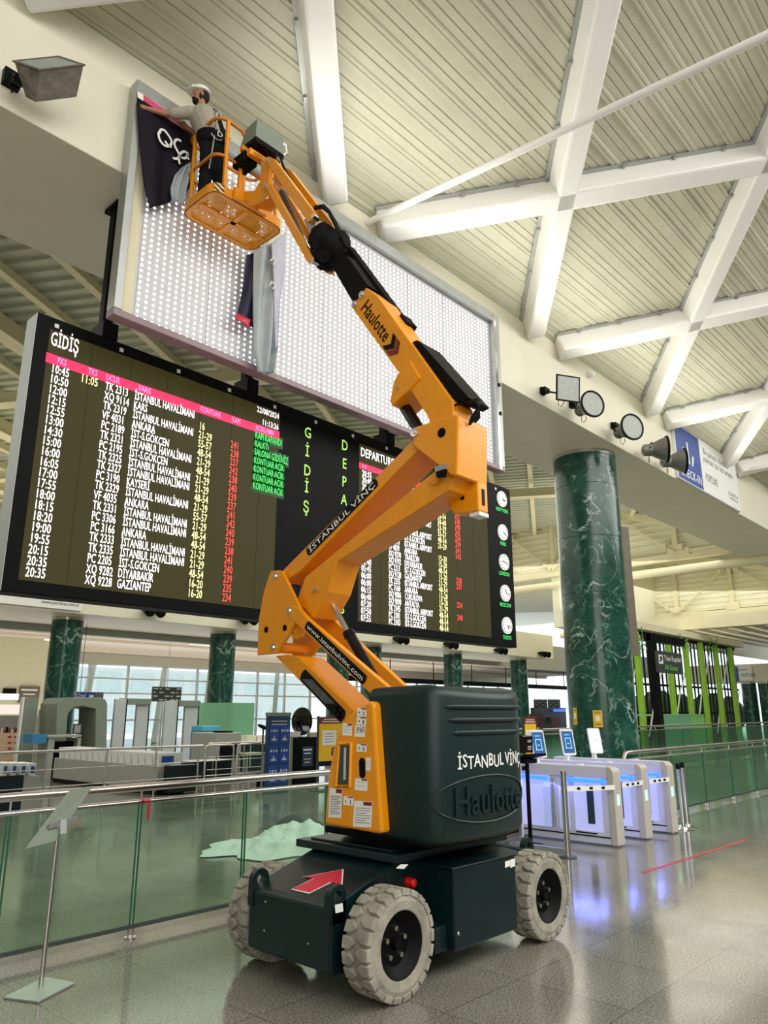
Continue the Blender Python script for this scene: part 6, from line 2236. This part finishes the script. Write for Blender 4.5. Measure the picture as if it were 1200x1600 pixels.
# screen panel and poster by the left column
g = thing('partition', 'grey-green partition panel left of the body scanner', 'partition', tuple(ay(38, 1160, 22.3)))
floorbox('panel', 39, 1089, 61, 22.3, .12, M['grey_green'], g)
floorbox('panel_edge', 36.5, 1089, 39, 22.25, .16, M['white'], g)
o = floorbox('poster', 61, 1109, 79, 22.8, .03, M['white'], None)
tag(o, 'white poster sheet beside the left marble column', 'poster')
bpx('poster_heading', 62, 1111, 78, 1115, 22.79, .006, M['dark_red'], o)
bpx('poster_print', 63, 1119, 74, 1130, 22.79, .006, M['grey_light'], o)


def detector(label, xa, xb, xc, xd, yt, y):
    g = thing('metal_detector', label, 'metal detector', tuple(ay(xa, 1200, y)), 'walk-through metal detectors')
    for a, b_, yy in ((xa, xb, y), (xc, xd, y + .1)):
        p, q = ay(a, yt, y), ay(b_, yt, y)
        m = MB(); m.box(p.x, q.x, yy, yy + .12, 0, p.z); o = m.build('panel', M['grey_light'], g, bevel=.02)
        m = MB(); m.box(q.x - .02, q.x + .015, yy - .01, yy + .13, 0.0, p.z); m.build('panel_edge', M['black'], o)
    p, q = ay(xa, yt, y), ay(xd, yt, y)
    m = MB(); m.box(p.x + .2, q.x, y + .01, y + .18, p.z - .17, p.z + .02); m.build('top_bar', M['grey_green'], g, bevel=.01)


detector('left walk-through metal detector beside the body scanner', 181, 199, 218, 237, 1092, 21.9)
detector('right walk-through metal detector next to the green screens', 259, 279, 293, 314, 1095, 21.9)
for k, (xa, xb, l) in enumerate(((313, 341, 'left frosted green glass screen under the slim marble column'), (342, 398, 'right frosted green glass screen under the slim marble column'))):
    o = floorbox('glass_screen', xa, 1098, xb, 22.85, .04, M['frosted'], None)
    tag(o, l, 'glass screen', 'frosted green glass screens')
g = thing('recycling_bin', 'blue bin with pale blue lid beside the metal detector', 'bin', tuple(ay(315, 1190, 18.5)))
floorbox('bin_body', 314, 1143, 336, 18.5, .5, M['blue_bin'], g, bevel=.02)
bpx('bin_lid', 316, 1134, 345, 1143, 18.45, .55, paint('light_blue_lid', (.10, .42, .62), .4), g, bevel=.02)
bpx('bin_label', 316, 1149, 322, 1160, 18.49, .005, M['sticker'], g)
g = thing('xray_machine', 'beige x-ray baggage machine with dark tunnel beside the blue bin', 'x-ray machine', tuple(ay(340, 1190, 17.2)))
floorbox('housing', 340, 1145, 378, 17.2, 1.2, M['grey'], g, bevel=.02)
bpx('tunnel', 343, 1163, 373, 1185, 17.19, .02, M['black'], g)
bpx('keyboard_ledge', 346, 1142, 364, 1145, 17.3, .4, M['black'], g)
bpx('roller_bed', 378, 1176, 420, 1181, 17.0, .7, M['steel'], g)
bpx('bed_leg', 384, 1181, 388, 1215, 17.0, .1, M['steel'], g)
bpx('bed_leg', 412, 1181, 416, 1215, 17.0, .1, M['steel'], g)
for k, (xa, xb, yt, yy, l) in enumerate(((302, 362, 1189, 16.4, 'black fronted low table behind the looped railing'), (362, 420, 1163, 19.5, 'dark counter behind the looped railing by the blue totem'))):
    o = floorbox('low_table', xa, yt, xb, yy, .6, M['petrol'], None)
    tag(o, l, 'table')
    bpx('table_rim', xa, yt - 2, xb, yt + 1, yy - .02, .64, M['grey_light'], o)
    bpx('table_leg', (xa + xb) / 2 - 2, yt + 1, (xa + xb) / 2 + 2, yt + 36, yy - .03, .05, M['steel'], o)
for k, (xa, xb) in enumerate(((386, 400), (402, 416))):
    o = bpx('parcel', xa, 1149, xb, 1160, 19.6, .35, M['cladding'], None)
    tag(o, ['left pale parcel on the dark counter', 'right pale parcel on the dark counter'][k], 'parcel', 'pale parcels on the dark counter')

# blue totem
YB = 13.7
g = thing('information_totem', 'dark blue information totem with six pictogram panels', 'totem', tuple(ay(420, 1235, YB)))
tq = floorbox('board', 420, 1119, 454, YB, .10, M['blue_dark'], g, bevel=.006)
a, c = ay(420, 1119, YB), ay(454, 1119, YB)
w, zt = c.x - a.x, (a.z + c.z) / 2
m = MB(); m.box(a.x - .01, c.x + .01, YB - .01, YB + .11, zt, zt + .08); m.build('cap', M['grey_green'], g)
m = MB()
for k in range(2): m.box(a.x + w * .15, a.x + w * .85, YB - .004, YB, zt - .12 - k * .07, zt - .10 - k * .07)
m.build('heading_lines', M['grey_light'], tq)
for r in range(3):
    for q in range(2):
        x0_, z0_ = a.x + w * (.06 + .48 * q), zt - .58 - r * .43
        m = MB(); m.box(x0_, x0_ + w * .42, YB - .006, YB, z0_, z0_ + .37); pn = m.build('pictogram_panel', M['blue'], tq)
        m = MB()
        for k in range(3):
            m.sph((x0_ + w * (.09 + .12 * k), YB - .008, z0_ + .26), (.02 + .01 * ((k + r + q) % 2), .003, .03), 8, 6)
        m.box(x0_ + w * .10, x0_ + w * .32, YB - .009, YB - .006, z0_ + .05, z0_ + .09)
        m.prism([(x0_ + w * .17, YB - .009, z0_ + .09), (x0_ + w * .25, YB - .009, z0_ + .09), (x0_ + w * .21, YB - .009, z0_ + .17)], (0, .003, 0))
        m.build('pictogram', M['grey_light'], pn)
# black cabinet with the round dish on it
YB = 14.4
g = thing('black_cabinet', 'black cabinet with small blue notice beside the blue totem', 'cabinet', tuple(ay(457, 1230, YB)))
floorbox('body', 457, 1152, 500, YB, .6, M['black'], g, bevel=.01)
floorbox('edge_frame', 454, 1151, 458, YB - .02, .6, M['steel'], g)
nb = bpx('notice', 472, 1166, 489, 1198, YB - .01, .01, M['blue_dark'], g)
bpx('notice_print', 474, 1170, 487, 1173, YB - .014, .004, M['sticker'], nb)
bpx('notice_print', 475, 1176, 486, 1178, YB - .014, .004, M['sticker'], nb)
bpx('notice_print', 475, 1185, 486, 1187, YB - .014, .004, M['yellow'], nb)
bpx('notice_print', 476, 1190, 485, 1192, YB - .014, .004, M['yellow'], nb)
c = ay(472, 1127, YB + .2)
r = (ay(488, 1127, YB + .2) - c).length
g = thing('round_dish', 'black round dish standing upright on the black cabinet', 'dish', (c.x, YB + .2, c.z - r))
m = MB(); m.lathe([(r * .2, .10), (r * .7, .06), (r, 0), (r * .98, -.015), (r * .68, .045), (r * .18, .085)], (c.x, YB + .2, c.z), 'y', 36); m.build('dish', M['black_gloss'], g, smooth=40)
m = MB(); m.box(c.x - .03, c.x + .03, YB + .25, YB + .31, c.z - r - .06, c.z); m.build('stand', M['black'], g)
c = ay(411, 1136, 15.2)
m = MB(); m.sph((c.x, 15.2, c.z), (.17, .05, .05), 16, 8)
m.v = [(x, y, z - (x - c.x) * .30) for x, y, z in m.v]
m.cyl((c.x + .05, 15.25, .3), (c.x + .05, 15.25, c.z), .02, n=8); m.cyl((c.x + .05, 15.25, 0), (c.x + .05, 15.25, .3), .12, n=12)
tag(m.build('lamp_head', M['black'], None, (c.x, 15.2, 0), smooth=50), 'black tilted oval head on a pole left of the blue totem', 'lamp')
for k, (xa, ya, xb, yb, mat, l) in enumerate(((455, 1143, 470, 1152, 'grey_light', 'pale box on the left end of the black cabinet'), (484, 1144, 500, 1152, 'grey', 'grey box on the right end of the black cabinet'))):
    o = bpx('small_box', xa, ya, xb, yb, YB + .01, .12, M[mat], None, bevel=.01)
    tag(o, l, 'box')
# hanging flight screens and small signs, far left
def screen_board(label, x0, y0, x1, y1, y, rows=4, cols=5):
    a, c = ay(x0, y1, y), ay(x1, y0, y)
    g = thing('information_screen', label, 'screen', (a.x, y, a.z))
    m = MB(); m.box(a.x, c.x, y, y + .1, a.z, c.z); sc = m.build('screen_case', M['grey_dark'], g)
    m = MB()
    for r in range(rows):
        for q in range(cols):
            if (r * 7 + q * 3) % 5 == 0: continue
            m.box(a.x + (c.x - a.x) * (q + .12) / cols, a.x + (c.x - a.x) * (q + .12 + .3 + .4 * ((r + q) % 2)) / cols, y - .01, y, a.z + (c.z - a.z) * (r + .35) / rows, a.z + (c.z - a.z) * (r + .60) / rows)
    m.build('screen_text', M['sticker'], sc)
    m = MB(); m.cyl(((a.x + c.x) / 2, y + .05, c.z), ((a.x + c.x) / 2, y + .05, MZ + .15), .014, n=8); m.build('hanger', M['white'], g)
    return g


screen_board('dark hanging flight screen above the metal detectors', 238, 1074, 284, 1096, 27.0)
screen_board('dark hanging flight screens right of the machine hood, left one', 836, 1093, 855, 1106, 30.5, 4, 4)
screen_board('dark hanging flight screens right of the machine hood, right one', 858, 1093, 875, 1106, 30.5, 4, 4)
a, c = ay(116, 1092, 25.0), ay(162, 1082, 25.0)
g = thing('hanging_sign', 'small blue hanging sign with white lettering right of the left marble column', 'sign', (a.x, 25.0, a.z))
m = MB(); m.box(a.x, c.x, 25.0, 25.1, a.z, c.z); m.cyl((a.x + .2, 25.05, c.z), (a.x + .2, 25.05, MZ), .01, n=6); m.build('board', M['blue'], g)
m = MB(); m.text('Otel', (a.x + .06, 24.99, a.z + .05), UX, UZ, .13, sx=.9); m.box(a.x + .5, c.x - .35, 24.99, 25.0, a.z + .06, a.z + .14); m.build('lettering', M['sticker'], g)
m = MB(); m.box(c.x - .3, c.x - .04, 24.99, 25.0, a.z + .02, c.z - .02); m.build('picture', M['brown'], g)
# shop at the far left
def shop(name, label, x0, y0, x1, y1, y, mat, cat, d=.3):
    o = bpx(name, x0, y0, x1, y1, y, d, mat, None)
    return tag(o, label, cat)
pinkl = emit('pink_lit_panel', (1.0, .72, .66), .75); lill = emit('lilac_lit_panel', (.80, .82, 1.0), .8); peach = paint('peach_counter', (.80, .56, .38), .5)
shop('lit_menu', 'pink lit shop panel at the far left', -20, 1101, 35, 1116, 26, pinkl, 'lit panel', .1)
shop('lit_menu', 'lilac lit shop sign with round end at the far left', -20, 1084, 30, 1093, 26.5, lill, 'lit panel', .1)
o = shop('framed_picture', 'brown framed picture on the beige wall at the far left', 29, 1073, 63, 1098, 32.9, M['brown'], 'picture', .1)
bpx('picture_lines', 33, 1077, 59, 1079, 32.89, .01, M['sticker'], o); bpx('picture_lines', 36, 1084, 55, 1085.5, 32.89, .01, M['sticker'], o)
o = shop('wall_screen', 'black framed screen on the beige wall at the far left', 5, 1076, 26, 1084, 32.9, M['black'], 'screen', .1)
o = shop('shop_counter', 'peach coloured shop counter with speckled front at the far left', -20, 1145, 37, 1190, 24, peach, 'counter', .8)
for k in range(6): bpx('counter_print', 12 + (k % 2) * 10, 1150 + (k // 2) * 9, 18 + (k % 2) * 10, 1153 + (k // 2) * 9, 23.99, .01, M['red'], o)
shop('shop_shelf', 'dark shop shelf behind the peach counter', -20, 1118, 34, 1144, 25.4, M['grey'], 'shelf', .4)
for k in range(9):
    o = bpx('shop_item', -2 + k * 4, 1136 + (k % 3) * 2, 1 + k * 4, 1145, 24.1, .1, [M['red'], M['white'], M['brown'], M['black']][k % 4], None)
    tag(o, 'small package in the row on the peach shop counter', 'package', 'packages on the shop counter')
# far shop, between hood and marble column
shop('distant_shop', 'dark shop front seen between the hood and the marble column', 836, 1106, 884, 1152, 33, M['grey_dark'], 'shop front', .3)
for k, (xa, xb, mt, l) in enumerate(((849, 860, 'marble', 'green poster panel on the distant shop front'), (862, 874, 'dark_red', 'dark red poster panel on the distant shop front'))):
    o = bpx('shop_poster', xa, 1121, xb, 1141, 32.9, .05, M[mt], None); tag(o, l, 'poster')
shop('shop_sign', 'thin blue lit sign over the distant shop front', 866, 1108, 884, 1112, 32.8, emit('blue_shop_sign', (.05, .2, .9), .8), 'sign', .1)
shop('shop_stock', 'reddish brown goods stacked by the distant shop front', 834, 1115, 848, 1165, 32.6, paint('reddish_goods', (.25, .06, .06), .6, var=.6, scale=4), 'goods', .3)

# paired floodlights under the mezzanine edge and the advert on it
for k, (px, py, l) in enumerate(((241, 955, 'left end of the row, under the left flight list'), (388, 968, 'left of the elbow plates'), (628, 1000, 'under the middle of the departure board'),
                                 (706, 1008, 'under the right flight list'), (784, 1017, 'under the clock column'), (852, 1022, 'right of the clocks'))):
    c = ay(px, py, 22.1)
    g = thing('twin_floodlight', 'small black twin floodlight, ' + l, 'floodlight', (c.x, 22.1, c.z), 'twin floodlights on the mezzanine edge')
    m = MB(); m.box(c.x - .28, c.x + .28, 22.2, 22.4, c.z + .02, c.z + .12); m.build('bracket', M['black'], g)
    for s in (-.2, .2):
        m = MB(); m.cyl((c.x + s, 22.25, c.z + .04), (c.x + s - .03, 21.95, c.z - .05), .12, .17, 16); m.build('lamp', M['black'], g, smooth=50)
a, c = ay(-30, 950, 22.3), ay(131, 930, 22.3)
az_b, az_t = ay(131, 955, 22.3).z, ay(131, 925, 22.3).z
g = thing('advert_banner', 'white advert board on the mezzanine edge, partly behind the departure board', 'banner', (a.x, 22.3, az_b))
m = MB(); m.box(a.x, c.x, 22.31, 22.385, az_b, az_t + .4); m.build('board', M['sticker'], g)
m = MB(); m.text('PORTLINE', (ay(-4, 935, 22.3).x, 22.30, az_b + .30), UX, UZ, .20, 1.05)
m.text('www.portline.com.tr', (ay(125, 940, 22.3).x, 22.30, az_b + .12), UX, UZ, .10, align='r', sx=.9); m.text('0242 765 54 65', (ay(125, 940, 22.3).x, 22.30, az_b + .34), UX, UZ, .14, align='r', sx=.9)
m.build('lettering', M['print_grey'], g)

# =================================================================== right background
YG = 12.0
a, c = ay(1029, 988, YG), ay(1066, 1000, YG)
g = thing('sign_gantry', 'tall black gantry post with the grey gates sign hanging from it', 'gantry', (a.x, YG, 0))
zt = ay(1024, 990, YG).z
xa = ay(1019, 1000, YG).x; xb = ay(1072, 1000, YG).x
m = MB(); m.box(xa, xa + .40, YG, YG + .22, 0, zt); m.build('post', M['black'], g, bevel=.01)
m = MB(); m.box(xa, xb, YG + .05, YG + .35, zt - .28, zt); m.build('beam', M['black'], g, bevel=.01)
s0, s1 = ay(1026, 1017, YG - .1), ay(1068, 1054, YG - .1)
zs0, zs1 = ay(1046, 1052, YG - .1).z, ay(1046, 1019, YG - .1).z
g2 = thing('direction_sign', 'dark grey direction sign to the gates with white and green words', 'sign', (s0.x, YG - .1, zs0))
m = MB(); m.box(s0.x, s1.x, YG - .1, YG, zs0, zs1); m.build('board', M['grey_dark'], g2)
m = MB(); m.cyl((s0.x + .5, YG - .05, zs1), (s0.x + .5, YG - .05, zt - .2), .02, n=8); m.cyl((s1.x - .5, YG - .05, zs1), (s1.x - .5, YG - .05, zt - .2), .02, n=8); m.build('hanger', M['black'], g2)
hs, ws = zs1 - zs0, s1.x - s0.x
m = MB(); m.text('Tüm Kapılar', (s0.x + ws * .26, YG - .105, zs0 + hs * .58), UX, UZ, hs * .24, ws * .70); m.build('white_words', M['sticker'], g2)
m = MB(); m.text('All Gates', (s0.x + ws * .26, YG - .105, zs0 + hs * .16), UX, UZ, hs * .24, ws * .52); m.build('green_words', paint('green_lettering', (.16, .60, .12), .5), g2)
m = MB(); m.box(s0.x + ws * .05, s0.x + ws * .21, YG - .104, YG - .1, zs0 + hs * .40, zs0 + hs * .82); ar = m.build('arrow_tile', M['sticker'], g2)
m = MB(); m.bar((s0.x + ws * .09, YG - .106, zs0 + hs * .50), (s0.x + ws * .17, YG - .106, zs0 + hs * .72), .08, .002, (0, 1, 0)); m.bar((s0.x + ws * .17, YG - .106, zs0 + hs * .72), (s0.x + ws * .10, YG - .106, zs0 + hs * .70), .06, .002, (0, 1, 0)); m.bar((s0.x + ws * .17, YG - .106, zs0 + hs * .72), (s0.x + ws * .165, YG - .106, zs0 + hs * .55), .06, .002, (0, 1, 0)); m.build('arrow', M['print_black'], ar)
# green glass kiosk
YK = 13.0
g = thing('glass_kiosk', 'pale green frosted glass kiosk below the window wall on the right', 'kiosk', tuple(ay(1022, 1180, YK)))
floorbox('front_glass', 1024, 1117, 1078, YK, .05, M['frosted'], g)
p_, q_ = ay(1078, 1117, YK), ay(1100, 1118, YK)
floorbox('side_glass', 1078.5, 1117, 1100, YK, .05, paint('lime_glass', (.22, .50, .14), .2), g)
floorbox('roof_edge', 1024, 1116, 1100, YK - .02, 1.5, M['frosted'], g, z0=p_.z - .03)
# hanging plants over the window wall
for k, px in enumerate((1004, 1063, 1112)):
    c = ay(px, 1000, 15.3)
    m = MB()
    for j in range(90):
        a = random.uniform(0, 2 * PI); r = random.uniform(.05, .75); h = random.uniform(-.55, .1)
        p = Vector((c.x + r * math.cos(a), 15.3 + .25 * math.sin(a), c.z + h))
        d = Vector((random.uniform(-1, 1), random.uniform(-1, 1), random.uniform(-1, .4))).normalized() * .16
        s = d.cross(Vector((0, 0, 1))).normalized() * .045
        m.quad(p, p + d * .5 + s, p + d, p + d * .5 - s)
    m.cyl((c.x, 15.3, c.z - .1), (c.x, 15.3, 5.7), .02, n=6)
    tag(m.build('hanging_plant', M['plant'], None, tuple(c)), ['green hanging plant at the left top of the window wall', 'green hanging plant above the gates sign', 'green hanging plant at the right top of the window wall'][k], 'plant', 'hanging plants over the window wall')
# hedge outside the window wall
shr = paint('dark_shrub', (.012, .03, .012), .8, var=.4)
for k in range(14):
    x = 47 + (k // 2) * 3.6 + (k % 2) * 1.8
    y = 23.0 + 2.9 * (k % 2)
    m = MB(); m.sph((x, y, 1.5), (1.42, 1.1, 1.45 + .25 * math.sin(k * 2.1)), 14, 10, lambda d: 1 + .12 * math.sin(9 * d.x + 3 * k) * math.sin(8 * d.z))
    m.cyl((x, y, 0), (x, y, .6), .12, n=8)
    tag(m.build('shrub', shr, None, (x, y, 0), smooth=60), 'dark shrub standing behind the slatted window wall', 'shrub', 'dark shrubs behind the window wall')
# far right sign
b0, b1 = ax(1146, 1060, 61.9), ax(1174, 1042, 61.9)
g = thing('check_in_sign', 'small distant blue and white check-in sign at the right edge', 'sign', (61.9, b0.y, b0.z))
yA, yB = b0.y, b1.y
zA, zB = ax(1160, 1064, 61.9).z, ax(1160, 1041, 61.9).z
m = MB(); m.box(61.86, 62, yB, yA, zA, zB); m.build('sign_case', M['sticker'], g)
m = MB(); m.box(61.84, 61.86, yA - (yA - yB) * .3, yA, zA, zB); m.build('blue_panel', M['blue'], g)
m = MB(); m.text('PORTLINE', (61.85, yA - (yA - yB) * .45, zA + .3), (0, -1, 0), UZ, .25, 1.0); m.box(61.85, 61.86, yB + .3, yB + 1.6, zA + .8, zA + .85); m.build('lettering', M['print_grey'], g)

# black tool bag standing on the platform floor
m = MB()
m.prism([(4.86, 6.98, FL), (5.16, 6.98, FL), (5.13, 6.98, FL + .26), (5.05, 6.98, FL + .32), (4.95, 6.98, FL + .32), (4.88, 6.98, FL + .26)], (0, .2, 0))
o = m.build('tool_bag', M['web'], None, (5.0, 7.08, FL), bevel=.03)
tag(o, 'black tool bag standing on the raised platform beside the worker', 'bag')
m = MB(); m.tube([(4.93, 7.08, FL + .31), (4.95, 7.08, FL + .40), (5.06, 7.08, FL + .40), (5.08, 7.08, FL + .31)], .012, 8); m.build('handle', M['web'], o, smooth=60)
